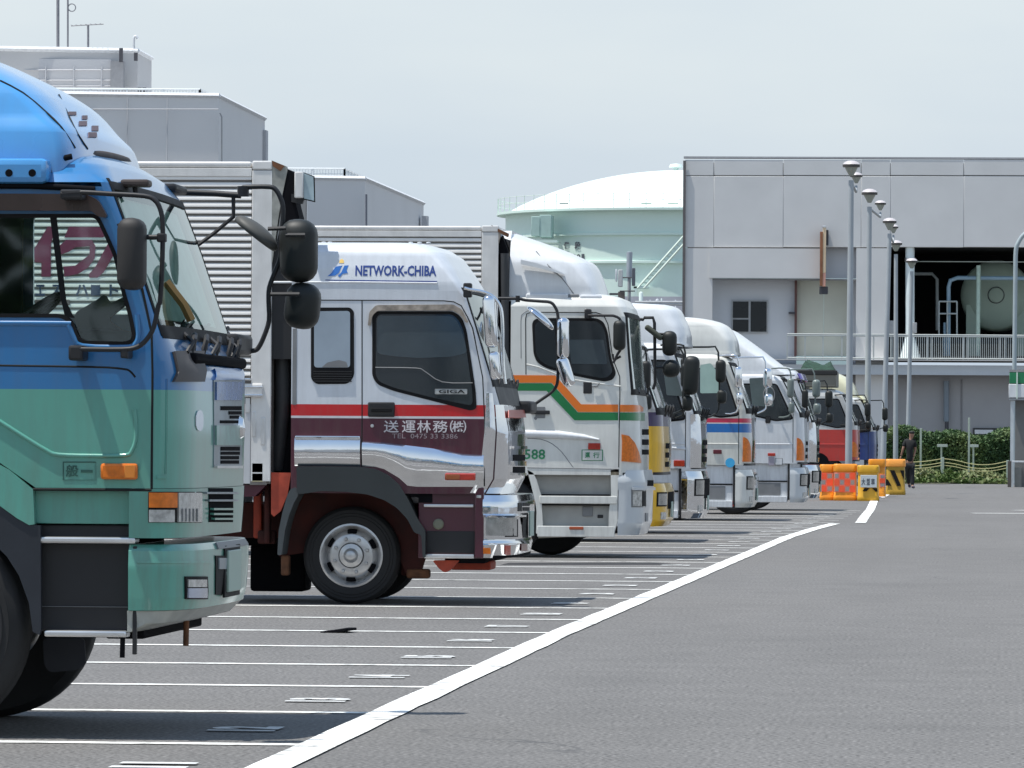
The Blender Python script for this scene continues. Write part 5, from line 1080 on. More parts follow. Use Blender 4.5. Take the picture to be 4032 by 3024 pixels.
    box('number_plate', Xf + .02, Xf + .032, Yn + 1.0, Yn + 1.44, z0 + .12, z0 + .34, MATS['green number plate'], T, .004)
    if skirt:
        box('side_skirt', XBk + .75, Xf - .36, Yn + .05, Yn + .2, zbump[0] + .02, zb, CREAM if base is CREAM else WHITE, T, .01)
        box('step_recess', XBk + .85, Xf - .5, Yn + .04, Yn + .06, zbump[0] + .14, zbump[0] + .38, GREYP, T, .004); box('step_gap', XBk + .8, Xf - .37, Yn + .035, Yn + .06, zbump[0] + .40, zbump[0] + .425, DARK, T); box('step_ledge', XBk + .8, Xf - .37, Yn - .005, Yn + .1, zbump[0] + .0, zbump[0] + .12, CREAM if base is CREAM else WHITE, T, .012)
    box('edge_trim', Xf - .36, Xf - .325, Yn + .01, Yn + .06, zbump[0] + .05, zb, BLACKP, T, .004)
    if defl:
        rr = []
        for i, (px, py) in enumerate(defl[0]):
            x, z = fr(px, py, Yn, W, .6); q = i / (len(defl[0]) - 1); rr.append((z, x, defl[1], .10 + .22 * q ** 2, .12 + .2 * min(1, q * 2), .5, .03))
        rr = sorted(rr, key=lambda r: r[0]); zz0 = min(zroof - .05, rr[0][0]); rr[0] = (zz0,) + rr[0][1:]
        D = Loft(Yn, W, rr, T); D.sm = True; dd = D.shell('roof_deflector', rr[0][0], rr[-1][0], deflmat or WHITE)
        D.patch('deflector_foot', 0.2, 4.8, zz0 + .005, zz0 + .05, .012, deflmat or WHITE, dd, 20, 1, .02)
    # mirrors
    hx = Xf - lean
    if 'near' in mirrors:
        y = Yn - .14
        tube('mirror_arm', [(hx - .35, y + .14, armz), (hx - .05, y, armz + .01), (hx + .03, y, armz - .1), (hx + .06, y, armz - .7), (hx + .0, y, zbelt - .05), (hx - .2, y + .14, zbelt - .08)], .015, mm, T, 8, 2)
        mirror_head('mirror_head', Vector((hx + .03, y, armz - .38)), .13, .38, .2, mm, T); mirror_head('mirror_head', Vector((hx + .05, y, armz - .76)), .12, .22, .2, mm, T)
    if 'far' in mirrors:
        y = Yn + W + .18
        tube('mirror_arm', [(hx - .2, y - .3, armz), (hx + .25, y, armz + .02), (hx + .40, y, armz - .06), (hx + .42, y, armz - .8), (hx + .38, y, zbelt - .0), (hx + .2, y - .3, zbelt - .08)], .015, mm, T, 8, 2)
        mirror_head('mirror_head', Vector((hx + .44, y + .02, armz - .36)), .16, .36, .22, mm, T); mirror_head('mirror_head', Vector((hx + .46, y + .02, armz - .76)), .15, .22, .22, mm, T)
    for y in (Yn + .4, Yn + 1.1, Yn + 1.8): tube('wiper_arm', [(Xf - .09, y, zbelt - .02), (Xf - .13, y + .45, zbelt + .1)], .014, BLACKP, T, 6)
    for y in (Yn + .6, Yn + 1.3, Yn + 2.0): tube('scuttle_handle', [(Xf - .05, y, zbelt - .1), (Xf + .0, y, zbelt + .04), (Xf - .04, y + .14, zbelt + .05), (Xf - .05, y + .16, zbelt - .1)], .014, BLACKP, T, 6, 2)
    wheel(T, Xf - 1.42, Yn + .06, wheelR, detail=False); wheel(T, Xf - 1.42, Yn + 2.18, wheelR, side=-1, detail=False)
    if body:
        box('cargo_body', -15.5, XBk - .9, Yn - .01, Yn + 2.48, 1.05, 3.45, ALUP, T, .02); box('cab_rear_equipment', XBk - .8, XBk - .05, Yn + .3, Yn + 2.1, .6, 2.6, DARK, T, .03)
        box('chassis_frame', -15, Xf - .5, Yn + .75, Yn + 1.7, .6, .9, DARK, T); wheel(T, -12, Yn + .06, wheelR, detail=False); wheel(T, -13.3, Yn + .06, wheelR, detail=False)
    return T, S, F, K
def XD(px, D, py=1800): return pD(px, py, D).x
YEL = paint('yellow livery', L(226, 176, 30), .3, .6, .1, 3); VIOL = paint('dark violet livery', L(62, 50, 92), .3, .6)
# 4: yellow front
Yn = 80.3; Xf4 = pY(2652, 2000, Yn + 2.05).x
T4, S4, F4, K4 = cab('yellow fronted lorry between the striped white cab and chrome bumper lorry', Yn, Xf4, livery('violet over yellow paint', [(1.62, L(226, 176, 30)), (1.80, L(62, 50, 92)), (9, (.5, .5, .5))]), zbelt=1.86, bumper=YEL, front=None, zbump=(.22, .82), amber=False, armz=2.72, mirrors=('near', 'far'), mirmat=MATS['black mirror housing'])
F4.patch('chrome_garnish', 2.5, 3.9, 1.05, 1.75, .01, CHROME, None, 10, 4, .015); K4.patch('chrome_garnish', 3.05, 3.9, .3, .8, .01, CHROME, None, 8, 3, .015)
v = pY(2721, 1478, Yn + 2.6); mirror_head('mirror_head', v, .23, .56, .22, MATS['black mirror housing'], T4, radians(3)); tube('mirror_bracket', [v + Vector((-.25, 0, .1)), v + Vector((0, 0, .1))], .02, BLACKP, T4)
# 5: white cab, chrome bumper and corner
Yn = 87.9; Xf5 = pY(2792, 2000, Yn + 2.05).x
CHW = WHITE
T5, S5, F5, K5 = cab('white cab lorry with deep chrome bumper and rounded white roof deflector', Yn, Xf5, WHITE, bumper=CHROME, front=CHROME, zb=1.0, zbump=(.24, .96), amber=False, zbelt=1.86, mirmat=MATS['black mirror housing'], armz=2.88,
    defl=([(2724, 1372), (2724, 1340), (2716, 1300), (2700, 1262), (2686, 1232), (2668, 1216), (2640, 1208), (2560, 1203)], Xf5 - 1.9), deflmat=WHITE)
S5.rect('side_marker_lamp', B6(460, 640), B6(590, 715), .02, .02, REDL, .01); v = pY(*B6(435, 85), Yn); box('door_camera', v.x - .07, v.x + .07, Yn - .08, Yn, v.z - .08, v.z + .08, BLACKP, T5, .03)
S5.line('press_line', [B6(395, 490), B6(600, 505)], .02, WHITE, .0)
# 6: cream cab with blue and red stripe
Yn = 103.2; Xf6 = pY(2984, 2000, Yn + 2.05).x
zz = [pY(2850, y, Yn).z for y in (1707, 1671, 1667, 1651)]
LV6 = livery('cream blue and red paint', [(zz[0], (.62, .62, .57)), (zz[1], L(18, 104, 176)), (zz[2], (.62, .62, .60)), (zz[3], L(196, 36, 74)), (9, (.62, .62, .57))])
T6, S6, F6, K6 = cab('cream cab lorry with blue and crimson band and round blue sticker', Yn, Xf6, LV6, zb=1.0, zbelt=2.0, zt=2.80, zroof=3.02, bumper=CREAM, zbump=(.24, .92), mirmat=CHROME, armz=2.95, zam=(1.06, 1.5),
    defl=([(2914, 1388), (2906, 1350), (2892, 1318), (2872, 1292), (2840, 1274), (2790, 1262), (2740, 1256), (2700, 1254)], Xf6 - 2.0), deflmat=CREAM)
F6.patch('chrome_corner', 2.0, 3.9, 1.05, 1.85, .010, CHROME, None, 10, 4, .015); K6.patch('chrome_corner', 1.75, 3.9, .34, .86, .008, CHROME, None, 10, 4, .012)
v = pY(*B6(1130, 670), Yn - .006); lathe('round_sticker', [(0, -.002), (.085, -.002), (.085, .004)], (v.x, v.y, v.z), 'Y', paint('sky blue sticker', L(60, 165, 215), .4, .2), T6, 24)
S6.rect('side_marker_lamp', B6(930, 515), B6(1030, 565), .02, .02, plain('maroon lamp', (.12, .02, .03), .3), .01)
S6.rect('reflector', B6(1122, 1130), B6(1175, 1190), -.02, .02, REDL, .01)
# 7: white cab with long wedge deflector
Yn = 112.5; Xf7 = pY(3188, 1950, Yn + 2.05).x
T7, S7, F7, K7 = cab('white cab lorry with long sloping white roof wedge and amber corner lamps', Yn, Xf7, WHITE, zb=1.0, zbelt=1.98, zt=2.62, zroof=2.78, bumper=MATS['white bumper'], zbump=(.24, .92), mirmat=plain('grey mirror housing', (.16, .19, .18), .3), armz=2.85, zam=(1.06, 1.5), lean=.34,
    defl=([(3128, 1480), (3090, 1448), (3040, 1410), (2990, 1372), (2940, 1336), (2905, 1312), (2880, 1300)], Xf7 - 2.35), deflmat=WHITE)
S7.rect('side_marker_lamp', B6(1578, 555), B6(1668, 592), .02, .02, REDL, .01); S7.rect('marking_frame', B6(1662, 615), B6(1755, 700), .004, .006, GREYP, .002); S7.rect('marking_plate', B6(1670, 622), B6(1747, 693), .006, .006, WHITE, .002)
S7.rect('marking_plate', B6(1585, 600), B6(1655, 700), .004, .006, paint('lilac plate', (.33, .30, .36), .4), .002); S7.rect('air_vent', B6(1550, 115), B6(1610, 200), .02, .02, BLACKP, .02)
S7.line('steering_wheel_outline', [B8(190 + 70 + 72 * cos(a), 1180 + 105 * sin(a)) for a in [2 * pi * i / 24 for i in range(24)]], .012, GREYP, .012, closed=True)
S7.plate('door_glass_inner', [B8(0, 960), B8(215, 950), B8(300, 1000), B8(320, 1330), B8(40, 1320)], .010, .004, paint('green grey side glass', (.09, .12, .12), .06, 1, .2, 3), rnd=.03)
# 8: chrome-trimmed cab with violet visor
Yn = 119.6; Xf8 = pY(3232, 1950, Yn + 2.05).x
T8, S8, F8, K8 = cab('chrome fronted lorry with violet sun visor just beyond the wedge roofed one', Yn, Xf8, WHITE, zb=1.0, zbelt=1.86, zt=2.70, zroof=3.0, bumper=CHROME, front=CHROME, zbump=(.26, .95), amber=False, mirmat=MATS['black mirror housing'], armz=2.7)
F8.patch('sun_visor', 1.3, 3.7, 2.66, 2.80, .10, paint('violet visor', L(84, 60, 150), .25, .8), None, 14, 2, .02)
# 9: red cab
Yn = 149; Xf9 = pY(3392, 1800, Yn + 2.05).x
zz = pY(3300, 1692, Yn).z
T9, S9, F9, K9 = cab('red cab lorry with white band under its windscreen behind the first lamp post', Yn, Xf9, livery('red and white paint', [(zz, L(190, 52, 44)), (9, (.6, .6, .58))]), zb=.95, zbelt=1.95, zt=2.62, zroof=2.82, bumper=GREYP, zbump=(.3, .85), zam=(1.05, 1.45), mirmat=MATS['black mirror housing'], armz=2.65, body=False, skirt=False)
a = pY(3162, 1458, Yn); b = pY(3292, 1545, Yn)
dk = box('dump_body', -13, Xf9 - 2.3, Yn, Yn + 2.4, 1.1, a.z, plain('brown grey dump body', (.20, .19, .16), .6, .2, 2), T9, .03); box('cab_guard', Xf9 - 2.31, b.x, Yn, Yn + 2.4, 2.86, a.z - .01, MATS['brown grey dump body'], dk, .02); S9.plate('wheel_arch', [(3222, 1782), (3240, 1786), (3258, 1800), (3268, 1826), (3268, 1870), (3200, 1870), (3200, 1782)], .01, .02, DARK, rnd=.05); box('body_rim', -13, b.x + .03, Yn - .03, Yn + .1, a.z - .12, a.z, plain('dark rim', (.03, .03, .03), .7), dk, .02)
# green netting heaped on the load
random.seed(5)
vs = []; fs = []; nx, ny = 14, 10; x0 = pY(3150, 1420, Yn).x
for i in range(nx + 1):
    for j in range(ny + 1):
        x = x0 + (b.x - .05 - x0) * i / nx; h = .20 + .06 * sin(i * .45 + 1) + .04 * sin(i * .9 + j * .7) + random.uniform(-.02, .02); ed = min(1, j / 2, (ny - j) / 2, i / 2, (nx - i) / 2)
        vs.append((x, Yn + .02 + 2.36 * j / ny, a.z + h * max(.05, ed)))
for i in range(nx):
    for j in range(ny): q = i * (ny + 1) + j; fs.append((q, q + ny + 1, q + ny + 2, q + 1))
net = add('load_netting', vs, fs, plain('green netting', (.02, .055, .035), .9, .6, 12), None, 60, (b.x - 1, Yn + 1.2, a.z)); tag(net, 'crumpled green netting heaped on the dump body behind the red cab', 'netting')
# 10: dark blue cab with cream deflector
Yn = 160; Xf10 = pY(3462, 1800, Yn + 2.05).x
zz = [pY(3440, y, Yn).z for y in (1700,)]
T10, S10, F10, K10 = cab('dark blue and white lorry with cream roof deflector, farthest in the row', Yn, Xf10, livery('blue and white paint', [(zz[0], L(22, 58, 120)), (9, (.58, .6, .6))]), zb=.95, zbelt=1.85, zt=2.55, zroof=2.72, bumper=GREYP, zbump=(.3, .85), amber=False, mirmat=MATS['black mirror housing'], armz=2.6, body=False, skirt=False,
    defl=([(3382, 1566), (3374, 1540), (3362, 1515), (3345, 1495), (3320, 1480), (3296, 1470)], Xf10 - 1.9), deflmat=paint('cream deflector', (.62, .60, .42), .35, .5))
F10.patch('sun_visor', 1.2, 3.8, 2.52, 2.66, .09, paint('pale yellow visor', (.66, .62, .36), .3, .6), None, 14, 2, .02)

PGC = paint('pale green view and reflections', (.34, .48, .42), .1, 1.0, .1, 4)
S6.plate('curtain_or_view_plate', [B5(372, 90), B5(470, 70), B5(545, 170), B5(552, 350), B5(372, 352)], .011, .002, PGC, rnd=.03)  # plate coloured as the far window's view and mirror reflections, not cloth
S5.plate('curtain_or_view_plate', [(2612, 1460), (2660, 1462), (2690, 1560), (2625, 1556)], .011, .002, paint('grey view through glass', (.10, .13, .13), .1, 1.0, .1, 4), rnd=.02)  # added plate, its grey stands for the view through the cab
# =================================================================== background
# ---- gas tank
D_T = 500.0; cT = pD(2680, 1740, D_T); cT = Vector((cT.x, cT.y, 0)); sT = FPX / D_T
zT = lambda py: H + (CY - py) / sT
MINT = paint('pale mint tank paint', (.66, .80, .73), .5, .1, .06, .12); MINTW = paint('mint white dome paint', (.72, .82, .78), .5, .1, .04, .1)
TK = thing('storage_tank', 'large pale mint green storage tank with domed white roof behind the grey building', 'tank', (cT.x, cT.y, 0))
RT_ = (2680 - 1985) / sT; RW = (2680 - 1950) / sT
lathe('tank_wall', [(RT_, 0), (RT_, zT(1215)), (RT_, zT(1052)), (RT_ + .15, zT(1048)), (RT_, zT(1044)), (RT_, zT(946)), (RT_ + .12, zT(942)), (RT_, zT(938)), (RT_, zT(842))], cT, 'Z', MINT, TK, 96)
for py, r_ in ((1050, .28), (942, .22)): lathe('wind_girder', [(RT_, zT(py) - .1), (RT_ + r_, zT(py) - .08), (RT_ + r_, zT(py) + .1), (RT_, zT(py) + .14)], cT, 'Z', MINT, TK, 96)
lathe('walkway', [(RT_ - .1, zT(842) - .22), (RW, zT(842) - .2), (RW, zT(842)), (RT_ - .3, zT(842) + .02)], cT, 'Z', MINT, TK, 96)
prof = []; Rd = RT_ * .995
for i in range(15): q = i / 14; prof.append((Rd * (1 - q), zT(842) + (zT(668) - zT(842)) * (1 - (1 - q) ** 2.0) ** .92))
lathe('dome_roof', prof, cT, 'Z', MINTW, TK, 96)
lathe('roof_vent', [(0.25, zT(676)), (.25, zT(658)), (.62, zT(655)), (.5, zT(643)), (0, zT(640))], cT + Vector((-.55, 0, 0)), 'Z', MINTW, TK, 20)
bm = bmesh.new()
for i in range(70):
    a = pi + 2 * pi * i / 70; x, y = cT.x + (RW - .1) * cos(a), cT.y + (RW - .1) * sin(a); boxbm(bm, x - .025, x + .025, y - .025, y + .025, zT(842), zT(842) + 1.25)
RAILM = paint('pale railing paint', (.60, .70, .62), .5, .1)
r1 = frombm('railing_posts', bm, RAILM, TK); r1['kind'] = 'stuff'
for h in (.65, 1.2): tube('rail', [(cT.x + (RW - .1) * cos(a), cT.y + (RW - .1) * sin(a), zT(842) + h) for a in [2 * pi * i / 90 for i in range(90)]], .022, RAILM, TK, 5, 0, True)
for px0, px1, y0, y1 in ((2125, 2170, 846, 935), (2092, 2125, 852, 930)):
    a = pD(px0, y0, D_T - 14); b = pD(px1, y1, D_T - 14); box('platform_box', a.x, b.x, a.y, a.y + 3, b.z, a.z, paint('mint shade panel', (.40, .55, .50), .5, .1), TK, .05)
bk = pD(2110, 950, D_T - 14.2); box('platform_slab', bk.x - .6, bk.x + 1.8, bk.y, bk.y + 3, bk.z - .1, bk.z + .1, MINT, TK)
for px, wd in ((2220, 34), (2545, 40), (2650, 40)):
    a = pD(px, 800, D_T - 15); box('walkway_gate', a.x - wd / sT / 2, a.x + wd / sT / 2, a.y, a.y + .1, a.z - .1, a.z + .05, RAILM, TK)
DKG = plain('dark grey lettering', (.09, .10, .12), .6)
yT = cT.y - RT_ * .86
for ch, a, b, c_, d in (('備', 2211, 2234, 949, 977), ('段', 2256, 2281, 949, 979), ('T', 2215, 2236, 998, 1022), ('-', 2238, 2246, 1009, 1012), ('2', 2248, 2262, 998, 1022), ('0', 2264, 2281, 998, 1022), ('1', 2285, 2297, 998, 1022)):
    p = pD(a, d, D_T - 13.9); q = pD(b, c_, D_T - 13.9); textmesh('tank_lettering', ch, (p.x, q.x, p.z, q.z), lambda u, v, dd: (u, cT.y - sqrt(max(0, (RT_ + .05) ** 2 - (u - cT.x) ** 2)) - dd, v), DKG, TK, .03, .02)
st = [pD(px, py, D_T - 17) for px, py in ((2510, 1135), (2695, 925))]; st2 = [pD(px, py, D_T - 17) for px, py in ((2535, 1135), (2715, 935))]
tube('stair_rail', st, .09, RAILM, TK, 5); tube('stair_rail', st2, .12, RAILM, TK, 5); tube('stair_rail', [st[0].lerp(st2[0], .5) + Vector((0, 0, .4)), st[1].lerp(st2[1], .5) + Vector((0, 0, .4))], .05, RAILM, TK, 5)
for i in range(14): q = (i + .5) / 14; tube('stair_baluster', [st[0].lerp(st[1], q), st2[0].lerp(st2[1], q)], .05, RAILM, TK, 4)
a = pD(2495, 1128, D_T - 17); box('stair_landing', a.x, a.x + 1.2, a.y, a.y + 2, a.z - .15, a.z, MINT, TK); box('landing_post', a.x, a.x + .3, a.y, a.y + .3, 0, a.z, MINT, TK)
# ---- low pipework in front of the tank
PWG = plain('distant grey plant paint', (.48, .48, .52), .7, .15, .4)
PW = thing('pipe_rack', 'low grey pipe rack and bund wall in front of the mint tank', 'pipe rack', pD(2590, 1740, 430))
a = pD(2400, 1162, 430); b = pD(2760, 1215, 430); box('bund_wall', a.x, b.x, a.y, a.y + 6, 0, pD(2590, 1168, 430).z, PWG, PW)
for px, w_, t, mt in ((2524, 16, 1148, MINTW), (2588, 14, 1176, WHITE), (2560, 5, 1180, WHITE), (2605, 6, 1175, MINTW), (2660, 5, 1180, WHITE), (2545, 4, 1182, PWG), (2635, 8, 1188, PWG)):
    p = pD(px, t, 425); r_ = w_ / 2 / (FPX / 425); lathe('stand_pipe', [(r_, 0), (r_, p.z - r_), (r_ * .7, p.z - r_ * .3), (0, p.z)], (p.x, p.y, 0), 'Z', mt, PW, 14)
for py in (1190, 1198): p = pD(2500, py, 424); q = pD(2690, py, 424); tube('pipe', [p, q], .12, STEEL, PW, 6)
# ---- mobile antenna mast
AM = thing('antenna_mast', 'grey antenna mast with panel aerials between the white cab and the tank', 'mast', (pD(2474, 1740, 300).x, pD(2474, 1740, 300).y, 0))
c = pD(2474, 1740, 300); s3 = FPX / 300; za = lambda py: H + (CY - py) / s3
lathe('mast_pole', [(.09, 0), (.09, za(1090))], (c.x, c.y, 0), 'Z', STEEL, AM, 12); lathe('mast_radome', [(.0, za(1090)), (.15, za(1090)), (.15, za(990)), (.0, za(988))], (c.x, c.y, 0), 'Z', paint('grey blue radome', (.36, .40, .44), .5, .1), AM, 16)
for px, y0, y1, w_, mt in ((2443, 1062, 1130, 18, plain('light panel aerial', (.5, .52, .52), .5)), (2495, 1055, 1126, 13, plain('dark panel aerial', (.10, .11, .13), .5)), (2427, 1060, 1110, 6, WHITE)):
    p = pD(px, y0, 299.5); q = pD(px, y1, 299.5); hw = w_ / 2 / s3; box('panel_aerial', p.x - hw, p.x + hw, p.y - .15, p.y + .1, q.z, p.z, mt, AM, .04)
for py in (1093, 1146): p = pD(2440, py, 299.8); q = pD(2500, py, 299.8); tube('aerial_bracket', [p, q], .035, plain('dark bracket', (.06, .06, .07), .5), AM, 6)
p = pD(2445, 1175, 299.6); box('mast_cabinet', p.x - .14, p.x + .2, p.y - .2, p.y + .1, p.z - .3, p.z + .35, plain('brown cabinet', (.12, .10, .09), .6), AM, .02)
p = pD(2400, 1150, 299.6); q = pD(2440, 1158, 299.6); box('mast_side_arm', p.x, q.x, p.y - .1, p.y + .1, q.z - .05, q.z + .05, MATS['dark bracket'], AM)

# ---- concrete buildings on the left
CONC = plain('weathered concrete', (.69, .68, .67), .9, .06, .12); CONC2 = plain('darker concrete', (.48, .485, .50), .9, .08, .15); CAPM = plain('pale roof edge', (.66, .68, .70), .7)
def block(par, name, corner, D0, far, D1, pxl, ytop_fn, mat, z0=0, cap=True):
    """grey block: visible corner (px,py) at depth D0, right-hand rear corner at D1"""
    P = pD(corner[0], corner[1], D0); z = P.z; Q = pD(far[0], far[1], D1); s = ray(pxl, corner[1])
    Lp = pD(pxl, corner[1], D0 * .995); Lb = Vector((Lp.x + (Q.x - P.x), Lp.y + (Q.y - P.y), 0))
    ft = [(Lp.x, Lp.y), (P.x, P.y), (Q.x, Q.y), (Lb.x, Lb.y)]
    vs = [(x, y, z0) for x, y in ft] + [(x, y, z) for x, y in ft]; o = add(name, vs, [(0, 1, 5, 4), (1, 2, 6, 5), (2, 3, 7, 6), (3, 0, 4, 7), (4, 5, 6, 7)], mat, par, 0)
    if cap:
        for i in range(3):
            a = Vector((*ft[i], z)); b = Vector((*ft[(i + 1) % 4], z)); tube('roof_edge', [a, b], .14, CAPM, o, 4)
    return o, P, Q, z, Lp
def roofrail(par, pts, h, z, step=1.6, panels=True):
    m_ = thingless = None
    for a, b in zip(pts, pts[1:]):
        a = Vector((a[0], a[1], z)); b = Vector((b[0], b[1], z)); tube('rail', [a + Vector((0, 0, h)), b + Vector((0, 0, h))], .06, RAILM2, par, 5); tube('rail', [a + Vector((0, 0, h * .5)), b + Vector((0, 0, h * .5))], .035, RAILM2, par, 4)
        n = max(1, int((b - a).length / step))
        for i in range(n + 1): p = a.lerp(b, i / n); box('rail_post', p.x - .05, p.x + .05, p.y - .05, p.y + .05, z, z + h, RAILM2, par)
        if panels:
            d = (b - a).normalized(); k = int((b - a).length / .16); bm = bmesh.new()
            for i in range(k): p = a.lerp(b, (i + .5) / k); boxbm(bm, p.x - .02, p.x + .02, p.y - .02, p.y + .02, z + .05, z + h)
            q = frombm('balusters', bm, RAILM2, par); q['kind'] = 'stuff'
RAILM2 = paint('pale grey railing', (.52, .56, .58), .5, .1)
BA = thing('concrete_building', 'tall grey concrete building with rooftop block and aerials at top left', 'building', (pD(700, 1740, 300).x, pD(700, 1740, 300).y, 0))
o, P, Q, z, Lp = block(BA, 'main_block', (862, 377), 300, (1043, 464), 321, -200, None, CONC)
dirn = (Vector((P.x, P.y)) - Vector((Lp.x, Lp.y))).normalized()
A_ = pD(206, 377, 301); B_ = pD(782, 377, 301); C_ = Q
roofrail(BA, [(A_.x, A_.y + .5), (B_.x, B_.y + .5), (B_.x + (Q.x - P.x) * .35, B_.y + .5 + (Q.y - P.y) * .6)], (377 - 346) / (FPX / 300), z)
u, Pu, Qu, zu, Lu = block(BA, 'roof_block', (542, 200), 305, (597, 232), 311, -200, None, plain('mid grey concrete', (.52, .515, .51), .9, .06, .15), z0=z - .1)
a = pD(-200, 230, 304.2); b = pD(435, 372, 304.2); add('recessed_bay', [(a.x, a.y, z), (b.x, b.y, z), (b.x, b.y, a.z), (a.x, a.y, a.z), (a.x, a.y + .6, z), (b.x, b.y + .6, z), (b.x, b.y + .6, a.z), (a.x, a.y + .6, a.z)], [(0, 1, 2, 3), (1, 5, 6, 2), (3, 2, 6, 7)], CONC2, u, 0)
a = pD(435, 240, 304.0); b = pD(486, 372, 304.0); box('duct_panel', a.x, b.x, a.y, a.y + .4, z, a.z, plain('dark louvre', (.28, .285, .30), .8), u)
for i in range(6): p = pD(-150 + i * 110, 260, 304.1); q = pD(-150 + i * 110, 372, 304.1); box('bay_joint', p.x - .03, p.x + .03, p.y - .05, p.y, z, p.z, CONC2, u)
for py in (275, 316, 338): p = pD(-200, py, 304.1); q = pD(435, py, 304.1); tube('bay_band', [p, q], .03, CONC2, u, 4)
for px, y0, y1 in ((478, 190, 245), (536, 208, 240), (551, 345, 374), (570, 345, 374)):
    p = pD(px, y0, 303.6); q = pD(px, y1, 303.6); box('roof_fitting', p.x - .09, p.x + .09, p.y - .2, p.y, q.z, p.z, plain('dark fitting', (.07, .07, .08), .7), u)
def antenna(label, px, ytop, ybot, r_, extra=None):
    c = pD(px, ybot, 305); t = pD(px, ytop, 305); A = thing('roof_antenna', label, 'antenna', c); tube('mast', [c, t], r_, plain('grey mast metal', (.24, .24, .26), .5), A, 8)
    if extra: extra(A, t)
    return A
antenna('thick tall pole aerial, left one of two on the grey roof', 228, -60, 222, .085)
def loop_(A, t):
    c = pD(283, 30, 305); tube('aerial_loop', [c + Vector((.2 * cos(a), 0, .2 * sin(a))) for a in [2 * pi * i / 16 for i in range(16)]], .03, MATS['grey mast metal'], A, 5, 0, True)
antenna('thin tall aerial with small ring near the top, on the grey roof', 267, -60, 200, .05, loop_)
def tarm(A, t):
    tube('cross_boom', [pD(280, 102, 305), pD(347, 98, 305), pD(408, 95, 305)], .03, MATS['grey mast metal'], A, 5)
    for i in range(7): p = pD(285 + i * 19, 101 - i, 305); tube('aerial_element', [p + Vector((0, -.5, 0)), p + Vector((0, .5, .02))], .015, MATS['grey mast metal'], A, 4)
antenna('short T shaped television aerial on the grey roof', 347, 98, 222, .06, tarm)
c = pD(527, 200, 305); t = pD(527, 150, 305); VP_ = thing('roof_vent_pipe', 'small white hooded vent pipe at the corner of the grey roof', 'vent pipe', c); tube('pipe', [c, t, t + Vector((.12, 0, .1)), t + Vector((.2, 0, -.05))], .07, WHITE, VP_, 8, 2)
# fittings on the right-hand face of the main block
def facefit(P, Q, q, py, w_, h, mat, par, D0, D1, name):
    v = P.lerp(Q, q); v = Vector((v.x, v.y, 0)); D = D0 + (D1 - D0) * q; z = H + (CY - py) / (FPX / D); d = (Q - P); d.z = 0; d.normalize(); n = Vector((d.y, -d.x, 0))
    if n.y > 0: n = -n
    c = v + n * .05 + Vector((0, 0, z)); a = c - d * w_ / 2; b = c + d * w_ / 2
    vs = [a, b, b + Vector((0, 0, -h)), a + Vector((0, 0, -h))]; vs += [x + n * .18 for x in vs]
    return add(name, vs, [(4, 5, 6, 7), (0, 1, 5, 4), (1, 2, 6, 5), (2, 3, 7, 6), (3, 0, 4, 7)], mat, par, 0)
DF = MATS['dark fitting']
for q, py, w_, h in ((.02, 578, .5, .7), (.14, 588, .7, .6), (.50, 527, 2.2, .25), (.50, 608, 2.4, .35)): facefit(P, Q, q, py, w_, h, DF, BA, 300, 321, 'wall_fitting')
tube('wall_pipe', [pD(866, 445, 299.5), pD(873, 460, 299.5), pD(873, 640, 299.5)], .04, plain('grey pipe', (.26, .27, .28), .6), BA, 6)
a = pD(1035, 512, 320); b = pD(1046, 700, 320); box('rear_downpipe', a.x, b.x, a.y, a.y + 1, 0, a.z, CONC2, BA)
for px in (503, 340, 660): a = pD(px, 385, 299.3); tube('panel_joint', [(a.x, a.y, a.z), (a.x, a.y, 2)], .03, CONC2, BA, 4)
for py in (430,): a = pD(230, py, 299.2); b = pD(860, py, 299.2); tube('panel_joint', [a, b], .025, CONC2, BA, 4)
BB = thing('concrete_building', 'lower grey concrete building with roof railing above the ribbed lorry box', 'building', (pD(1300, 1740, 330).x, pD(1300, 1740, 330).y, 0))
o, P, Q, z, Lp = block(BB, 'main_block', (1437, 703), 330, (1668, 800), 364, 900, None, CONC)
A_ = pD(1100, 703, 331); B_ = pD(1352, 703, 331)
roofrail(BB, [(A_.x, A_.y + .6), (B_.x, B_.y + .6), (B_.x + (Q.x - P.x) * .33, B_.y + .6 + (Q.y - P.y) * .62)], (703 - 660) / (FPX / 331), z)
for q, py, w_, h in ((.38, 800, .5, 3.2), (.50, 800, .5, 3.2), (.44, 800, 3.5, .3), (.64, 817, .5, 3), (.76, 815, .6, 3), (.70, 817, 3.6, .4)): facefit(P, Q, q, py, w_, h, plain('grey blue frame', (.17, .18, .21), .7), BB, 330, 364, 'window_frame')
tube('wall_pipe', [pD(1442, 765, 329.3), pD(1442, 900, 329.3)], .07, MATS['grey blue frame'], BB, 6); a = pD(1660, 850, 361); box('rear_downpipe', a.x, a.x + .35, a.y, a.y + 1, 0, a.z, CONC2, BB)

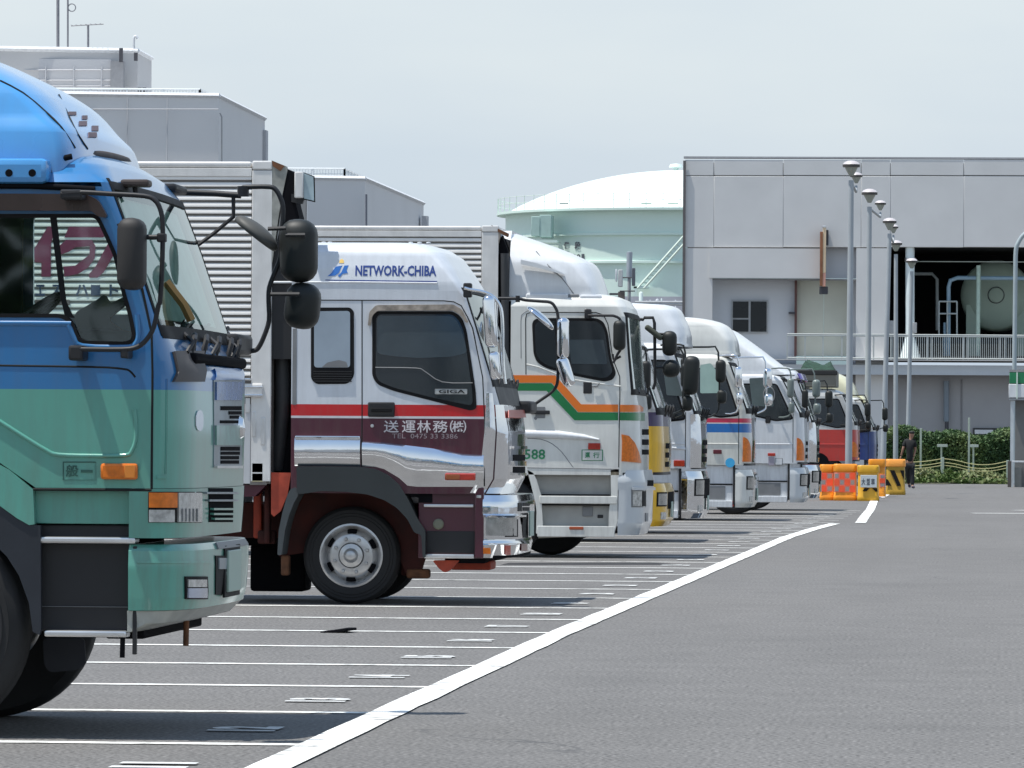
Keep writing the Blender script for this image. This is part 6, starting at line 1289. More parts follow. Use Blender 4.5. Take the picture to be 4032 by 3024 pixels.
# ---- plant building on the right
D_B = 238.0; P0 = pD(2694, 1740, D_B); AB = radians(2.0); eB = Vector((cos(AB), sin(AB), 0)); nB = Vector((-sin(AB), cos(AB), 0)); P0 = Vector((P0.x, P0.y, 0))
PB = thing('plant_building', 'long grey panelled plant building with open bay and balcony on the right', 'building', P0)
def bw(px, py, dep=0.0):
    """(u, z) on the building face, dep metres behind it"""
    r = ray(px, py); o = P0 + nB * dep; k = (o - EYE).dot(nB) / r.dot(nB); v = EYE + r * k; return (v - P0).dot(eB), v.z
def bbox(name, p0, p1, dep, th, mat, par=None, bev=0, z0=None, label=None):
    a = bw(*p0, dep); b = bw(*p1, dep); u0, u1 = sorted((a[0], b[0])); zz0, zz1 = sorted((a[1], b[1]))
    if z0 is not None: zz0 = z0
    bm = bmesh.new(); boxbm(bm, u0, u1, dep, dep + th, zz0, zz1, bev)
    for v in bm.verts: v.co = P0 + eB * v.co.x + nB * v.co.y + Vector((0, 0, v.co.z))
    return frombm(name, bm, mat, par or PB, 20, None, label)
def btube(name, pts, dep, r, mat, par=None, n=8, smooth=0):
    P = []
    for p in pts: u, z = bw(p[0], p[1], dep); P.append(P0 + eB * u + nB * dep + Vector((0, 0, z)))
    return tube(name, P, r, mat, par or PB, n, smooth)
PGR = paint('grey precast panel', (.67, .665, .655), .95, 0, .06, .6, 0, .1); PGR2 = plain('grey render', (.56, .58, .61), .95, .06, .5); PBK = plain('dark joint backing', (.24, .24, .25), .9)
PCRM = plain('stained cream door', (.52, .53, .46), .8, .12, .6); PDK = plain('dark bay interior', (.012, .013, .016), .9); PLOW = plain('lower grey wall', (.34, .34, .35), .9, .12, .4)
RX = 6600
bbox('backing_wall', (2700, 640), (RX, 975), .15, 6, PBK)
cols = [2697, 2811, 3084, 3391, 3506, 3795, 4090, 4385, 4680, 4975, 5270, 5565, 5860, 6155, RX]; rws = [(629, 691), (693, 974)]
tops = 629
pan0 = None
for i in range(len(cols) - 1):
    for (ya, yb) in rws: bbox('wall_panel', (cols[i] + 1, ya), (cols[i + 1] - 1, yb), 0 + random.uniform(0, .02), .16, PGR, None, .02)
bbox('roof_coping', (2692, 622), (RX, 629), .004, .6, plain('coping metal', (.42, .42, .43), .6))
bbox('corner_column', (2697, 977), (2803, 1500), .0, .5, PGR, z0=0); bbox('lintel_panel', (2793, 977), (3232, 1096), -.06, .4, PGR); bbox('lintel_recess', (3232, 977), (3372, 1096), .5, .1, PGR2)
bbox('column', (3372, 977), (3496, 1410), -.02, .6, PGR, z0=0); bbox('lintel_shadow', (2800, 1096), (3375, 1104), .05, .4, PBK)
bbox('recess_wall', (2803, 1100), (3135, 1440), .9, .3, PGR2); bbox('recess_wall', (3345, 1100), (3372, 1440), .9, .3, PGR2)
for a, b in ((3137, 3242), (3245, 3345)): bbox('service_door', (a, 1104), (b, 1402), .85, .12, PCRM, None, .01)
bbox('door_frame', (3129, 1100), (3137, 1402), .6, .3, plain('red brown frame', (.12, .06, .055), .7)); bbox('wall_lamp', (3105, 1228), (3130, 1236), .5, .4, DF)
BPN = plain('dark window pane', (.012, .015, .018), .25, .1, .4)
wf = bbox('window_frame', (2880, 1180), (3024, 1312), .82, .12, plain('grey window frame', (.36, .37, .38), .5), None, .01)
for a, b, c_, d in ((2886, 1187, 2947, 1252), (2886, 1258, 2947, 1306), (2956, 1187, 3018, 1306)): bbox('window_pane', (a, b), (c_, d), .80, .02, BPN, wf)
bbox('downpipe', (2690, 632), (2696, 1400), -.1, .08, plain('grey brown downpipe', (.13, .12, .12), .6), z0=1)
# open bay
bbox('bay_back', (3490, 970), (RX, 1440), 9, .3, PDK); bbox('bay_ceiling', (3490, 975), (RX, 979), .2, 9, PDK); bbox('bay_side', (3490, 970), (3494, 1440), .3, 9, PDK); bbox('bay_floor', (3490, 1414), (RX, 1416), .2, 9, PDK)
bbox('bay_beam', (3600, 1028), (RX, 1044), .8, .3, plain('pale green beam', (.42, .47, .42), .6))
tk = plain('dull green vessel', (.34, .43, .36), .6, .12, .5)
u, z = bw(3922, 1163, 3.5); cV = P0 + eB * u + nB * 3.5 + Vector((0, 0, z)); rv = 138 / (FPX / 243)
vs = lathe('pressure_vessel', [(0, -.35), (rv * .35, -.32), (rv * .7, -.2), (rv * .93, -.02), (rv, .15), (rv, 5)], cV, 'Y', tk, PB, 48); lathe('vessel_manhole', [(0, -.45), (rv * .18, -.45), (rv * .21, -.42), (rv * .22, -.28)], cV, 'Y', tk, vs, 24)
lathe('vessel_rim', [(rv * .22, -.36), (rv * .24, -.36), (rv * .24, -.28)], cV, 'Y', DF, vs, 24)
bbox('vessel_saddle', (3805, 1200), (3858, 1320), 3.4, .6, tk, z0=bw(3800, 1410, 3.4)[1]); bbox('vessel_saddle', (4000, 1200), (4060, 1320), 3.4, .6, tk, z0=bw(3800, 1410, 3.4)[1])
BPIPE = paint('blue grey pipe', (.25, .38, .48), .4, .3); 
btube('blue_pipe', [(4060, 1096), (3770, 1094), (3742, 1104), (3735, 1130), (3735, 1410)], 1.5, .09, BPIPE, None, 10); btube('blue_pipe', [(3720, 1410), (3720, 1270)], 1.6, .07, BPIPE)
btube('green_post', [(3853, 1045), (3850, 1415)], 1.0, .09, plain('pale green post', (.45, .58, .50), .5)); btube('grey_pipe', [(3600, 1078), (3670, 1078), (3690, 1100), (3690, 1300)], 2.5, .07, plain('dim pipe', (.25, .28, .28), .6))
for a, b in (((3697, 1187), (3768, 1187)), ((3697, 1235), (3768, 1235)), ((3697, 1187), (3697, 1320)), ((3730, 1187), (3730, 1320)), ((3768, 1187), (3768, 1320))): btube('ladder_rail', [a, b], 1.3, .035, plain('grey steel rail', (.4, .44, .44), .5))
# white flared duct
DU = paint('white duct paint', (.74, .82, .82), .4, .2)
du = btube('white_duct', [(3583, 960), (3583, 1325)], .3, 18 / (FPX / 238) , DU, None, 20)
u, z = bw(3583, 1325, .3); c = P0 + eB * u + nB * .3; zb_ = bw(3583, 1412, .3)[1]; lathe('duct_flare', [(.46, zb_ - z), (.44, zb_ - z + .05), (.20, 0), (.19, .0)], (c.x, c.y, z), 'Z', DU, du, 24)
lathe('duct_collar', [(.19, 0), (.24, 0), (.24, .15), (.19, .15)], (c.x, c.y, bw(3583, 1030, .3)[1]), 'Z', ALU, du, 20)
bbox('switch_box', (3498, 1262), (3528, 1320), .1, .3, plain('grey switch box', (.36, .37, .38), .6), None, .02); bbox('switch_box', (3594, 1270), (3610, 1312), .0, .2, MATS['grey switch box'], None, .02)
# balcony
bbox('balcony_slab', (3000, 1416), (RX, 1432), -.9, 1.6, PGR); bbox('balcony_beam', (3000, 1434), (RX, 1492), -.55, .8, plain('pale grey beam', (.56, .60, .64), .9, .06, .6))
RAIL = paint('pale balcony rail', (.44, .47, .46), .5, .1)
for py in (1318, 1324, 1411): btube('balcony_rail', [(3100, py - 3), (5420, py + 12)], -.85, .032, RAIL, None, 6)
first = None; px = 3504.0
for k, px in enumerate([3100, 3170, 3240, 3315, 3440, 3508, 3651, 3670, 3793, 3812, 3938, 3956, 4080, 4098, 4222, 4240, 4364, 4382, 4506, 4800, 5100, 5400]): bbox('balcony_post', (px - 2.5, 1320), (px + 2.5, 1416), -.87, .05, RAIL)
a0 = bw(3506, 1400, -.85)[0]; a1 = bw(5400, 1400, -.85)[0]; n = 240; z0b, z1b = bw(3600, 1413, -.85)[1], bw(3600, 1322, -.85)[1]
for i in range(n):
    u = a0 + (a1 - a0) * i / n; pp = P0 + eB * u + nB * -.84
    if first is None: first = box('baluster', pp.x - .014, pp.x + .014, pp.y - .014, pp.y + .014, z0b, z1b, RAIL, PB); f0 = pp
    else: c = first.copy(); COL.objects.link(c); c.parent = PB; c.location = pp - f0; ORG[c] = ORG[first]
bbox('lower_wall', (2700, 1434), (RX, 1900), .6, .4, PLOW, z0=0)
for px in (3786,): btube('wall_joint', [(px, 1495), (px, 1900)], .58, .03, PBK)
btube('wall_downpipe', [(3726, 1500), (3726, 1660)], .4, .12, paint('blue grey downpipe', (.17, .21, .25), .6), None, 10); btube('wall_downpipe', [(3728, 1660), (3727, 1720)], .35, .08, DF, None, 8)
sg = bbox('low_window_frame', (3832, 1685), (3948, 1715), .5, .1, plain('dark frame', (.05, .05, .05), .7)); bbox('low_window_pane', (3838, 1692), (3910, 1709), .46, .05, WHITE, sg); bbox('low_window_pane', (3912, 1695), (3943, 1709), .46, .05, WHITE, sg)
# projecting sign, edge on
VSn = thing('projecting_sign', 'narrow rusty orange and white sign seen edge on, fixed to the grey wall', 'sign', P0 + eB * bw(3241, 1000, -.4)[0] + nB * -.4 + Vector((0, 0, bw(3241, 1128, -.4)[1])))
bbox('sign_panel', (3240, 893), (3252, 1075), -.6, .35, paint('cream acrylic', (.72, .55, .36), .4, .3, .15, 1), VSn, .02); bbox('sign_panel', (3238, 1075), (3251, 1128), -.6, .35, paint('faded pink acrylic', (.62, .32, .24), .4, .3, .2, 1), VSn, .02, label='faded pink lower sign panel')  # plain cream and pink colours, no emission
bbox('sign_frame', (3229, 912), (3239, 1125), -.62, .5, plain('rust orange frame', (.28, .12, .06), .7, .3, 3), VSn, .01); bbox('sign_bracket', (3250, 905), (3262, 965), -.3, .3, DF, VSn, .02); bbox('sign_bracket', (3226, 1128), (3260, 1158), -.45, .4, DF, VSn, .02)
bbox('sign_cap', (3238, 888), (3254, 897), -.62, .4, ALU, VSn, .02)

# ---- lamp posts
LG = plain('lamp post grey', (.37, .40, .42), .5, .12, 1.5); LCAP = paint('lamp cap white', (.52, .48, .48), .4, .3); LDARK = plain('lamp underside', (.07, .065, .06), .5); LGLS = paint('lamp bowl', (.30, .32, .28), .15, .8)
def lamp_post(label, D, pxt, pyt, pxb, second, lean=0):
    top = pD(pxt, pyt, D); s = FPX / D; bot = pZ(pxb, CY + H * s + 0, 0); bot = Vector((pD(pxb, 1800, D).x, top.y, 0))
    L_ = thing('lamp_post', label, 'lamp post', bot, 'grey lamp posts along the lorry row')
    hz = top.z - .42
    tube('pole', [bot, bot.lerp(Vector((top.x, top.y, hz)), .5), (top.x, top.y, hz)], .095, LG, L_, 14, rfun=lambda q: 1.0 - .28 * q)
    lathe('base_plate', [(0, 0), (.2, 0), (.2, .03), (.11, .05), (.1, .25)], bot, 'Z', LG, L_, 16)
    def head(c, q):
        h = lathe('lamp_head', [(q * r_, z_) for r_, z_ in [(.06, -.36 * q), (.09, -.31 * q), (.15, -.2 * q), (.19, -.12 * q), (.21, -.06 * q)]], c, 'Z', LGLS, L_, 24)
        lathe('lamp_band', [(.2 * q, -.10 * q), (.255 * q, -.10 * q), (.26 * q, -.02 * q), (.22 * q, .0)], c, 'Z', LDARK, h, 24); lathe('lamp_cap', [(.26 * q, -.02 * q), (.2 * q, .05 * q), (.1 * q, .09 * q), (0, .1 * q)], c, 'Z', LCAP, h, 24)
        return h
    head(top, .86)
    if second:
        c2 = top + Vector((second[0], 1.2, second[1])); head(c2, .62)
        tube('lamp_arm', [(top.x, top.y, hz - .05), (c2.x, c2.y - .2, hz - .25), (c2.x, c2.y, c2.z - .30)], .035, LG, L_, 8)
    return L_
lamp_post('nearest lamp post, tallest, in front of the red cab', 147, 3352, 645, 3341, (.10, -.22))
lamp_post('second lamp post with twin heads set far apart', 162, 3424, 755, 3414, (.28, -.25))
lamp_post('third lamp post, its lamp just left of the dark bay', 184.6, 3503, 868, 3475, (.10, -.14))
lamp_post('fourth lamp post, rising over the dark bay beside the white duct', 207, 3528, 955, 3527, None)
lamp_post('fifth lamp post with yellowish lamp crossing the white duct', 219.5, 3590, 1025, 3572, None)
CP = thing('lamp_post', 'curved arm lamp post at the right edge of the photo', 'lamp post', (pD(3993, 1800, 200).x, pD(3993, 1800, 200).y, 0))
yy = pD(3993, 1800, 200).y; tube('pole', [pY(3993, 1940, yy), pY(3994, 1500, yy), pY(3998, 1100, yy), pY(4000, 990, yy), pY(4010, 955, yy), pY(4034, 922, yy), pY(4080, 900, yy)], .075, paint('pale blue grey post', (.34, .40, .42), .5, .1), CP, 12, 4); tube('base_plate', [pY(3993, 1909, yy), pY(3993, 1900, yy)], .12, LG, CP, 12)

# ---- kiosk at the right edge
KD = 190; KS = thing('kiosk', 'small kiosk with green and white canopy cut by the right edge', 'kiosk', (pD(4030, 1800, KD).x, pD(4030, 1800, KD).y, 0))
def kb(name, p0, p1, D, th, mat, bev=0, z0=None, par=None):
    a = pD(*p0, D); b = pD(*p1, D); return box(name, a.x, b.x, a.y, a.y + th, (b.z if z0 is None else z0), a.z, mat, par or KS, bev)
kb('canopy_fascia', (3975, 1466), (4180, 1511), KD, 3, paint('green fascia', L(18, 120, 76), .4, .3), .02); kb('canopy_fascia', (3972, 1512), (4180, 1567), KD - .02, 3.05, WHITE, .02); kb('canopy_soffit', (3974, 1568), (4180, 1577), KD + .02, 3, STEEL, .01)
kb('canopy_rib', (4002, 1466), (4007, 1570), KD - .08, .06, RAILM, 0); kb('roof_slab', (3975, 1455), (4180, 1466), KD, 3, plain('roof grey', (.3, .3, .3), .7), 0)
kb('kiosk_wall', (3998, 1577), (4180, 1905), KD + .4, 2.2, plain('kiosk grey wall', (.19, .19, .185), .8, .15, 2), 0, z0=0); kb('canopy_post', (3979, 1577), (3990, 1905), KD + .1, .1, RAILM2, 0, z0=0)
kb('kiosk_base', (3995, 1840), (4022, 1905), KD + .2, .3, plain('concrete base', (.26, .26, .24), .85), 0, z0=0)
kb('barrier_arm', (3985, 1814), (4200, 1822), KD - .3, .08, WHITE, .01); kb('barrier_pedestal', (3968, 1815), (3982, 1909), KD - .3, .15, plain('brown post', (.10, .085, .075), .7), .01, z0=0)

# ---- rope fence, small signs, hedge, verge
FN = thing('rope_fence', 'slack yellow ropes strung between pale posts in front of the hedge', 'fence', (pD(3700, 1890, 205).x, pD(3700, 1890, 205).y, 0))
ROPE = plain('yellow rope', (.42, .40, .20), .8, .2, 6); PST = plain('pale green grey post', (.34, .40, .34), .6)
for px, y0, y1 in ((3626, 1686, 1858), (3816, 1645, 1860)):
    p = pD(px, y0, 205); box('fence_post', p.x - .035, p.x + .035, p.y - .03, p.y + .03, 0, p.z, PST, FN, .01)
for px, y0 in ((3712, 1800), (3968, 1812)): p = pD(px, y0, 204); box('fence_post', p.x - .05, p.x + .05, p.y - .03, p.y + .03, 0, p.z, PST, FN, .01)
for dy in (0, 15, 26):
    tube('rope', [pD(px, py + dy, 204) for px, py in ((3590, 1820), (3650, 1816), (3712, 1806))], .018, ROPE, FN, 6, 3)
    tube('rope', [pD(px, py + dy, 204) for px, py in ((3712, 1806), (3760, 1812), (3815, 1825), (3860, 1830), (3910, 1828), (3968, 1816))], .018, ROPE, FN, 6, 3)
for lab, px, x0, x1, yt in (('small T shaped sign post by the hedge, nearer the walking man', 3707, 3690, 3731, 1749), ('small T shaped sign post by the hedge beside the tall pale post', 3833, 3816, 3853, 1750)):
    p = pD(px, yt, 206); SG = thing('small_sign', lab, 'sign', (p.x, p.y, 0)); box('sign_post', p.x - .03, p.x + .03, p.y - .02, p.y + .02, 0, p.z, PST, SG, .005)
    a = pD(x0, yt, 205.9); b = pD(x1, yt + 11, 205.9); box('sign_board', a.x, b.x, a.y - .03, a.y, b.z, a.z, paint('pale sign board', (.42, .47, .42), .6, 0), SG, .005)
def leafmat(name, cols_, sc=1.5):
    mt, n, b = newmat(name); setin(b, Roughness=.6, Specular_IOR_Level=.3); t = n.nodes.new('ShaderNodeTexCoord'); no = n.nodes.new('ShaderNodeTexNoise'); no.inputs['Scale'].default_value = sc; no.inputs['Detail'].default_value = 3
    n.links.new(t.outputs['Object'], no.inputs['Vector']); r = n.nodes.new('ShaderNodeValToRGB'); n.links.new(no.outputs[0], r.inputs[0]); el = r.color_ramp.elements
    el[0].position = .3; el[0].color = (*cols_[0], 1); el[1].position = .7; el[1].color = (*cols_[-1], 1)
    if len(cols_) > 2: e = el.new(.5); e.color = (*cols_[1], 1)
    n.links.new(r.outputs[0], b.inputs['Base Color']); return mt
LEAF = leafmat('hedge leaves', [(.04, .08, .035), (.075, .135, .05), (.15, .20, .08)], 1.1); GRS = leafmat('verge grass', [(.09, .13, .05), (.17, .20, .08), (.30, .29, .15)], .7)
random.seed(21)
def leaves(name, n, f, size, mat, par=None, loc=None, label=None):
    vs = []; fs = []
    for i in range(n):
        p = f(); d = Vector((random.uniform(-1, 1), random.uniform(-1, 1), random.uniform(-.2, 1))).normalized(); s = d.cross(Vector((random.uniform(-1, 1), random.uniform(-1, 1), random.uniform(-1, 1)))).normalized(); q = size * random.uniform(.6, 1.3)
        k = len(vs); vs += [p, p + d * q * .5 + s * q * .28, p + d * q, p + d * q * .5 - s * q * .28]; fs.append((k, k + 1, k + 2, k + 3))
    return add(name, vs, fs, mat, par, 0, loc)
hx0, hx1, hy = pD(3480, 1800, 212).x, pD(5200, 1800, 212).x, pD(3700, 1800, 212).y
HG = thing('hedge', 'dense dark green hedge along the foot of the plant building', 'hedge', ((hx0 + hx1) / 2, hy, 0))
ht = H + (CY - 1712) / (FPX / 212)
def hp_():
    u = random.random(); x = hx0 + (hx1 - hx0) * u; hh = ht * (1 + .06 * sin(x * 1.3) + .06 * sin(x * 3.3 + 1)); 
    if random.random() < .35: return Vector((x, hy + random.uniform(-.2, 1.2), hh + random.uniform(-.15, .22) ))
    return Vector((x, hy + random.uniform(-.25, .12) + .08 * sin(x * 3), random.uniform(.05, 1) * hh))
lv = leaves('leaf_mass', 60000, hp_, .12, LEAF, HG); lv['kind'] = 'stuff'
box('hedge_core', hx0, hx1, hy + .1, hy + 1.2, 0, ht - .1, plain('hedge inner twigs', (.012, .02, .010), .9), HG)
gx0, gx1, gy = pD(3560, 1890, 207).x, pD(3985, 1890, 207).x, pD(3700, 1890, 203).y
vg = sheet('verge', [(gx0 - 3, gy - .2), (gx0 + 1.5, gy - 1.6), ((gx0 + gx1) / 2, gy + 1.0), (gx1, gy + 2.5), (gx1, gy + 9), (gx0 - 3, gy + 9)], .02, plain('dry verge soil', (.16, .15, .09), .95, .3, 1)); tag(vg, kind='structure')
def gp():
    u = random.random(); x = gx0 - 1.5 + (gx1 - gx0 + 1.5) * u; y = gy + .2 + random.random() * 6 + (1.6 * u if random.random() < .9 else 0); return Vector((x, y, 0.02 + random.random() ** 3 * .42 * (.5 + .5 * abs(sin(x * 1.7)))))
gr = leaves('grass', 16000, gp, .17, GRS, None, (gx0, gy, 0)); tag(gr, kind='stuff')
def bp_():
    c = random.choice([(3650, .32), (3690, .42), (3735, .55), (3770, .40), (3612, .25), (3845, .2), (3920, .16)]); p = pD(c[0], 1890, 203); a = random.random() * 2 * pi; r = random.random() ** .5
    return Vector((p.x + cos(a) * r * .5, p.y + 1 + sin(a) * r * .6, random.random() * c[1] * (1.1 - r)))
sh = leaves('weeds', 8000, bp_, .13, leafmat('weed leaves', [(.05, .09, .02), (.09, .15, .04), (.17, .20, .07)], 3), None, (gx0, gy, 0)); tag(sh, kind='stuff')
kp = strip('kerb_edge', [(gx0 - 2.5, gy - .6), (gx0 + .5, gy - 1.9), ((gx0 + gx1) / 2, gy + .7), (gx1, gy + 2.3)], .25, .03, plain('pale kerb concrete', (.36, .36, .34), .85), vg)

# ---- plastic barriers
BOR = paint('orange yellow plastic', L(236, 150, 30), .45, .1, .12, 3); BYE = paint('yellow plastic', L(214, 160, 30), .45, .1, .15, 3); BFL = paint('fluorescent orange sheet', L(255, 98, 60), .5, 0, .1, 5); BGY = paint('silver reflective check', (.34, .33, .33), .4, .1); BPK = paint('pink white sheet', L(255, 150, 130), .5, 0)
def drum(label, px0, px1, y0, y1, D, mat, dep=.55, lid=None):
    a = pD(px0, y1, D); b = pD(px1, y0, D); zt_ = b.z; cx = (a.x + b.x) / 2; hw = (b.x - a.x) / 2
    B = thing('traffic_barrier', label, 'traffic barrier', (cx, a.y + dep / 2, 0), 'plastic barriers at the end of the lorry row')
    def ol(k): return [(cx - hw * k, a.y + dep * (1 - k) / 2), (cx + hw * k, a.y + dep * (1 - k) / 2), (cx + hw * k, a.y + dep - dep * (1 - k) / 2), (cx - hw * k, a.y + dep - dep * (1 - k) / 2)]
    def slab(name, secs, mt, par):
        vs = []; k = None
        for z, q in secs: r = roundpoly(ol(q), .12, 5); k = len(r); vs += [(x, y, z) for x, y in r]
        fs = [(i * k + j, i * k + (j + 1) % k, (i + 1) * k + (j + 1) % k, (i + 1) * k + j) for i in range(len(secs) - 1) for j in range(k)] + [tuple(reversed(range(k))), tuple((len(secs) - 1) * k + j for j in range(k))]
        bm = bmesh.new(); V = [bm.verts.new(v) for v in vs]
        for f in fs: bm.faces.new([V[i] for i in f])
        return frombm(name, bm, mt, par, 35)
    h = zt_
    body = slab('barrel', [(0.0, .96), (.03, 1), (h * .12, 1), (h * .15, .95), (h * .80, .91), (h * .82, .90)], mat, B)
    slab('lid', [(h * .79, .95), (h * .80, .99), (h * .83, 1.0), (h * .965, 1.0), (h, .93)], lid or mat, B)
    return B, a.y, body
def checks(B, px0, px1, y0, y1, D, Y, cols_, rows_, inv=0):
    sh_ = None; a = pD(px0, y1, D); b = pD(px1, y0, D); sh_ = box('reflective_sheet', a.x, b.x, Y + .012, Y + .02, a.z, b.z, BPK, B)
    cw = (b.x - a.x) / cols_; ch_ = (b.z - a.z) / rows_
    for i in range(cols_):
        for j in range(rows_):
            k = .03 if (i + j + inv) % 2 == 0 else .17
            box('check_square', a.x + cw * (i + k), a.x + cw * (i + 1 - k), Y + .002, Y + .013, a.z + ch_ * (j + k), a.z + ch_ * (j + 1 - k), BFL if k < .1 else BGY, sh_)
Bn, by, _ = drum('orange checkered plastic barrier at the left end, half hidden by its neighbour', 3226, 3288, 1829, 1964, 141.5, BOR); checks(Bn, 3229, 3280, 1862, 1936, 141.5, by, 2, 3)
Bn, by, _ = drum('wider orange checkered plastic barrier, second from the left', 3280, 3376, 1827, 1965, 141, BOR); checks(Bn, 3284, 3368, 1861, 1938, 141, by, 4, 3, 1)
Bn, by, _ = drum('yellow plastic barrier with white lettered board', 3374, 3462, 1832, 1967, 140.5, BYE)
a = pD(3388, 1919, 140.5); b = pD(3453, 1871, 140.5); sb = box('notice_board', a.x, b.x, by - .03, by - .005, a.z, b.z, paint('white notice board', (.58, .62, .64), .5, 0), Bn, .008)
for ch, x0, x1 in (('大', 3392, 3408), ('型', 3412, 3426), ('車', 3430, 3445)):
    p = pD(x0, 1910, 140.5); q = pD(x1, 1884, 140.5); textmesh('notice_text', ch, (p.x, q.x, p.z, q.z), lambda u, v, d: (u, by - .032 - d, v), DKG, sb, .03, .002)
for pts in (((3398, 1930), (3405, 1922), (3424, 1922), (3412, 1934), (3396, 1934)), ((3434, 1922), (3454, 1922), (3456, 1936), (3448, 1936))): extr('chevron_mark', [[(pD(x, y, 140.5).x, pD(x, y, 140.5).z) for x, y in pts]], lambda x, z: (x, by - .004, z), (0, .003, 0), SEAL, Bn)
Bn, by, _ = drum('orange barrier behind the lettered one, red check sheet on its side', 3418, 3488, 1808, 1952, 152, BOR); checks(Bn, 3463, 3486, 1868, 1918, 152, by, 1, 3, 1)
Bn, by, _ = drum('yellow barrier with black diagonal stripes and orange lid, rightmost', 3486, 3566, 1808, 1940, 158, paint('olive yellow plastic', L(176, 138, 36), .5, .1, .2, 3), lid=paint('light orange lid', L(250, 165, 70), .45, .1))
for pts in (((3504, 1852), (3522, 1852), (3548, 1912), (3534, 1914)), ((3488, 1886), (3496, 1888), (3510, 1912), (3488, 1912)), ((3544, 1852), (3560, 1852), (3560, 1888))): extr('diagonal_stripe', [[(pD(x, y, 158).x, pD(x, y, 158).z) for x, y in pts]], lambda x, z: (x, by - .003, z), (0, .02, 0), SEAL, Bn)

# ---- man in black walking away
PX, PD_ = 3583, 179.0; base = pD(PX, 1740, PD_); bx_, by_ = base.x, base.y; sP = FPX / PD_
def pp(px, py, dy=0): v = pD(px, py, PD_); return Vector((v.x, by_ + dy, max(v.z, 0.02)))
def skin(name, chain, mat, par=None, loc=None, sub=2):
    """one continuous surface grown from connected joints: chain = ([points], [radii], [edges])"""
    pts, rad, ed = chain; org = ORG[par] if par else Vector(loc)
    me = bpy.data.meshes.new(name); me.from_pydata([tuple(Vector(p) - org) for p in pts], ed, []); o = bpy.data.objects.new(name, me); COL.objects.link(o)
    md = o.modifiers.new('s', 'SKIN'); md.use_smooth_shade = True
    for v, r in zip(me.skin_vertices[0].data, rad): v.radius = (r, r) if not isinstance(r, tuple) else r
    me.skin_vertices[0].data[0].use_root = True
    sb_ = o.modifiers.new('u', 'SUBSURF'); sb_.levels = sub; sb_.render_levels = sub
    dg = bpy.context.evaluated_depsgraph_get(); m2 = bpy.data.meshes.new_from_object(o.evaluated_get(dg)); o.modifiers.clear(); o.data = m2; m2.materials.clear(); m2.materials.append(mat); m2.shade_smooth()
    ORG[o] = org
    if par: o.parent = par
    else: o.location = org
    return o
SKN = paint('skin', (.28, .15, .10), .55, 0); HAIR = plain('black hair', (.012, .011, .011), .6); CLB = plain('black cloth', (.012, .013, .014), .85, .2, 9)
J = dict(pel=pp(3583, 1826), sp=pp(3582, 1790), ch=pp(3582, 1752), nk=pp(3587, 1726), hd=pp(3590, 1712), hd2=pp(3591, 1703), sl=pp(3565, 1738), sr=pp(3600, 1738), el=pp(3556, 1768, -.05), er=pp(3604, 1770, .05), wl=pp(3548, 1796, -.02), wr=pp(3597, 1800, -.03),
         hl=pp(3575, 1830), hr=pp(3590, 1830), kl=pp(3574, 1868, .15), kr=pp(3592, 1866, -.05), al=pp(3578, 1898, .35), ar=pp(3593, 1905, -.10), tl=pp(3583, 1905, .28), tr=pp(3600, 1913, -.22))
J['al'] = Vector((J['al'].x, J['al'].y, .16)); J['tl'] = Vector((J['tl'].x, J['tl'].y - .02, .05)); J['ar'] = Vector((J['ar'].x, J['ar'].y, .10)); J['tr'] = Vector((J['tr'].x, J['tr'].y, .045))
names = list(J); ix = {k: i for i, k in enumerate(names)}
E = [('pel', 'sp'), ('sp', 'ch'), ('ch', 'nk'), ('nk', 'hd'), ('hd', 'hd2'), ('ch', 'sl'), ('ch', 'sr'), ('sl', 'el'), ('sr', 'er'), ('el', 'wl'), ('er', 'wr'), ('pel', 'hl'), ('pel', 'hr'), ('hl', 'kl'), ('hr', 'kr'), ('kl', 'al'), ('kr', 'ar'), ('al', 'tl'), ('ar', 'tr')]
rad = dict(pel=(.13, .09), sp=(.12, .08), ch=(.13, .085), nk=.055, hd=.088, hd2=.085, sl=.06, sr=.06, el=.043, er=.043, wl=.03, wr=.03, hl=.095, hr=.095, kl=.06, kr=.06, al=.042, ar=.042, tl=.035, tr=.035)
PE = skin('person', ([J[k] for k in names], [rad[k] for k in names], [(ix[a], ix[b]) for a, b in E]), SKN, None, (bx_, by_, 0))
tag(PE, 'person seen from behind in black T shirt and black trousers walking off', 'person')
def grown(name, ks, k, mat, sub=2):
    kk = [x for x in names if x in ks]; ii = {x: i for i, x in enumerate(kk)}; rr = []
    for x in kk: r = rad[x]; rr.append(tuple(q * k + .008 for q in r) if isinstance(r, tuple) else r * k + .008)
    return skin(name, ([J[x] for x in kk], rr, [(ii[a], ii[b]) for a, b in E if a in ii and b in ii]), mat, PE, sub=sub)
J2 = dict(J); 
sv = (J['el'], J['er'], J['al'], J['ar']); J['el'] = J['sl'].lerp(J['el'], .75); J['er'] = J['sr'].lerp(J['er'], .75); J['nk'] = J['nk'] - Vector((0, 0, .04)); rad['el'] = .05; rad['er'] = .05
grown('t_shirt', ('pel', 'sp', 'ch', 'nk', 'sl', 'sr', 'el', 'er'), 1.28, CLB); J['el'], J['er'] = sv[0], sv[1]
grown('trousers', ('pel', 'hl', 'hr', 'kl', 'kr', 'al', 'ar'), 1.16, plain('black trousers', (.015, .016, .019), .85))
for a, b in (('al', 'tl'), ('ar', 'tr')): skin('shoe', ([J[a] + Vector((0, .03, -.04)), J[a].lerp(J[b], .5), J[b]], [.052, .048, .04], [(0, 1), (1, 2)]), plain('dark blue shoe', (.03, .03, .06), .6), PE)
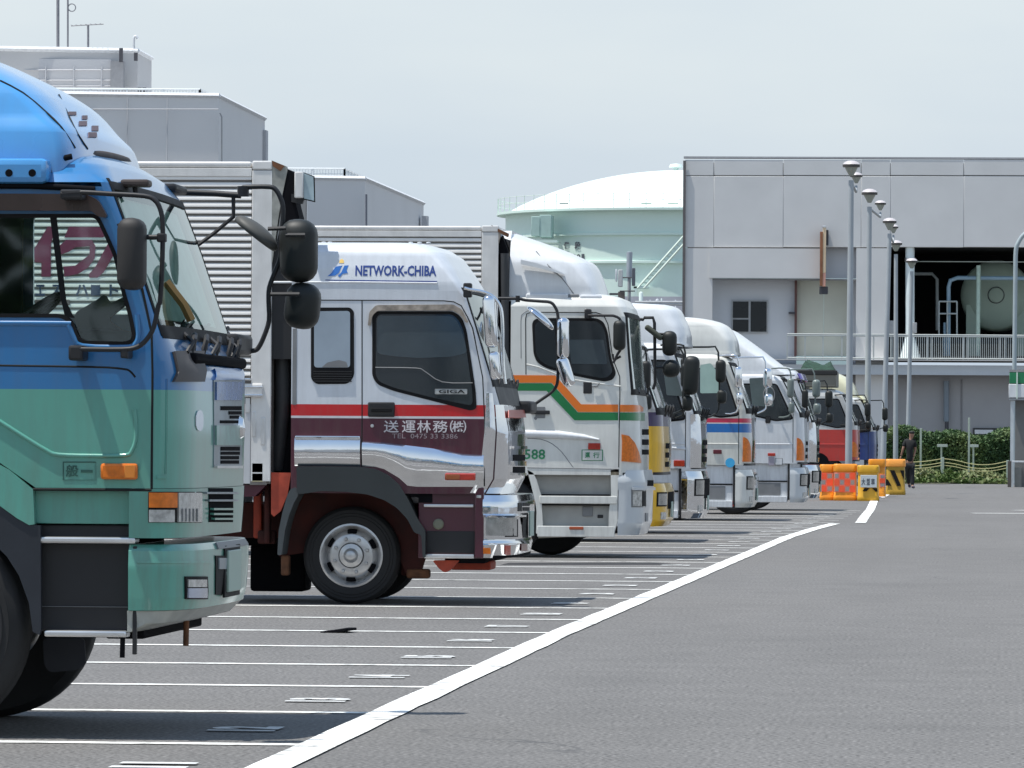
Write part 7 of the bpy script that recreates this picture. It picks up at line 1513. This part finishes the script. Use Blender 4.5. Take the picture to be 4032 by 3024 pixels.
hc = J['hd2'] + Vector((0, -.012, .012)); skin('hair', ([hc + Vector((0, 0, -.07)), hc, hc + Vector((0, 0, .035))], [.085, .10, .08], [(0, 1), (1, 2)]), HAIR, PE)
for wk, ek, sx_ in (('wl', 'el', -1), ('wr', 'er', 1)):
    w0 = J[wk]; d = (J[wk] - J2[ek]).normalized(); sd_ = Vector((0, 1, 0)); q = d.cross(sd_).normalized(); pts = [w0, w0 + d * .05, w0 + d * .09]; rr = [.026, .032, .03]; ed = [(0, 1), (1, 2)]
    for k, (o_, l_) in enumerate(((-.03, .065), (-.01, .078), (.01, .074), (.03, .058))):
        n0 = len(pts); f0_ = w0 + d * .09 + sd_ * o_; pts += [f0_, f0_ + d * l_ * .5 + q * .006, f0_ + d * l_ + q * .02]; rr += [.010, .009, .007]; ed += [(2, n0), (n0, n0 + 1), (n0 + 1, n0 + 2)]
    n0 = len(pts); pts += [w0 + d * .04 - sd_ * .035, w0 + d * .08 - sd_ * .05]; rr += [.011, .009]; ed += [(1, n0), (n0, n0 + 1)]
    skin('hand', (pts, rr, ed), SKN, PE, sub=1)

# ---- belt of trees across the yard, behind the photographer (mirrored in the chrome and the side windows)
random.seed(9); bm = bmesh.new(); vs = []; fs = []
for i in range(15000):
    a = random.uniform(-170, 150); k = floor(a / 9); hgt = 11 + 4 * sin(k * 2.3) + 2 * sin(k * 5.1); cx_ = (k + .5) * 9; t = random.random(); r = 5.2 * (1 - abs(t - .5)) ** .5
    p = Vector((cx_ + random.uniform(-1, 1) * r, -55 + random.uniform(-1, 1) * r * .6, 1.0 + t * hgt)); d = Vector((random.uniform(-1, 1), random.uniform(-1, 1), random.uniform(-1, 1))).normalized(); q = d.cross(Vector((.3, .2, 1))).normalized(); n_ = len(vs)
    vs += [p, p + d * .7 + q * .5, p + d * 1.3, p + d * .7 - q * .5]; fs.append((n_, n_ + 1, n_ + 2, n_ + 3))
tb = add('tree_belt', vs, fs, LEAF, None, 0, (0, -55, 0)); tag(tb, kind='stuff')
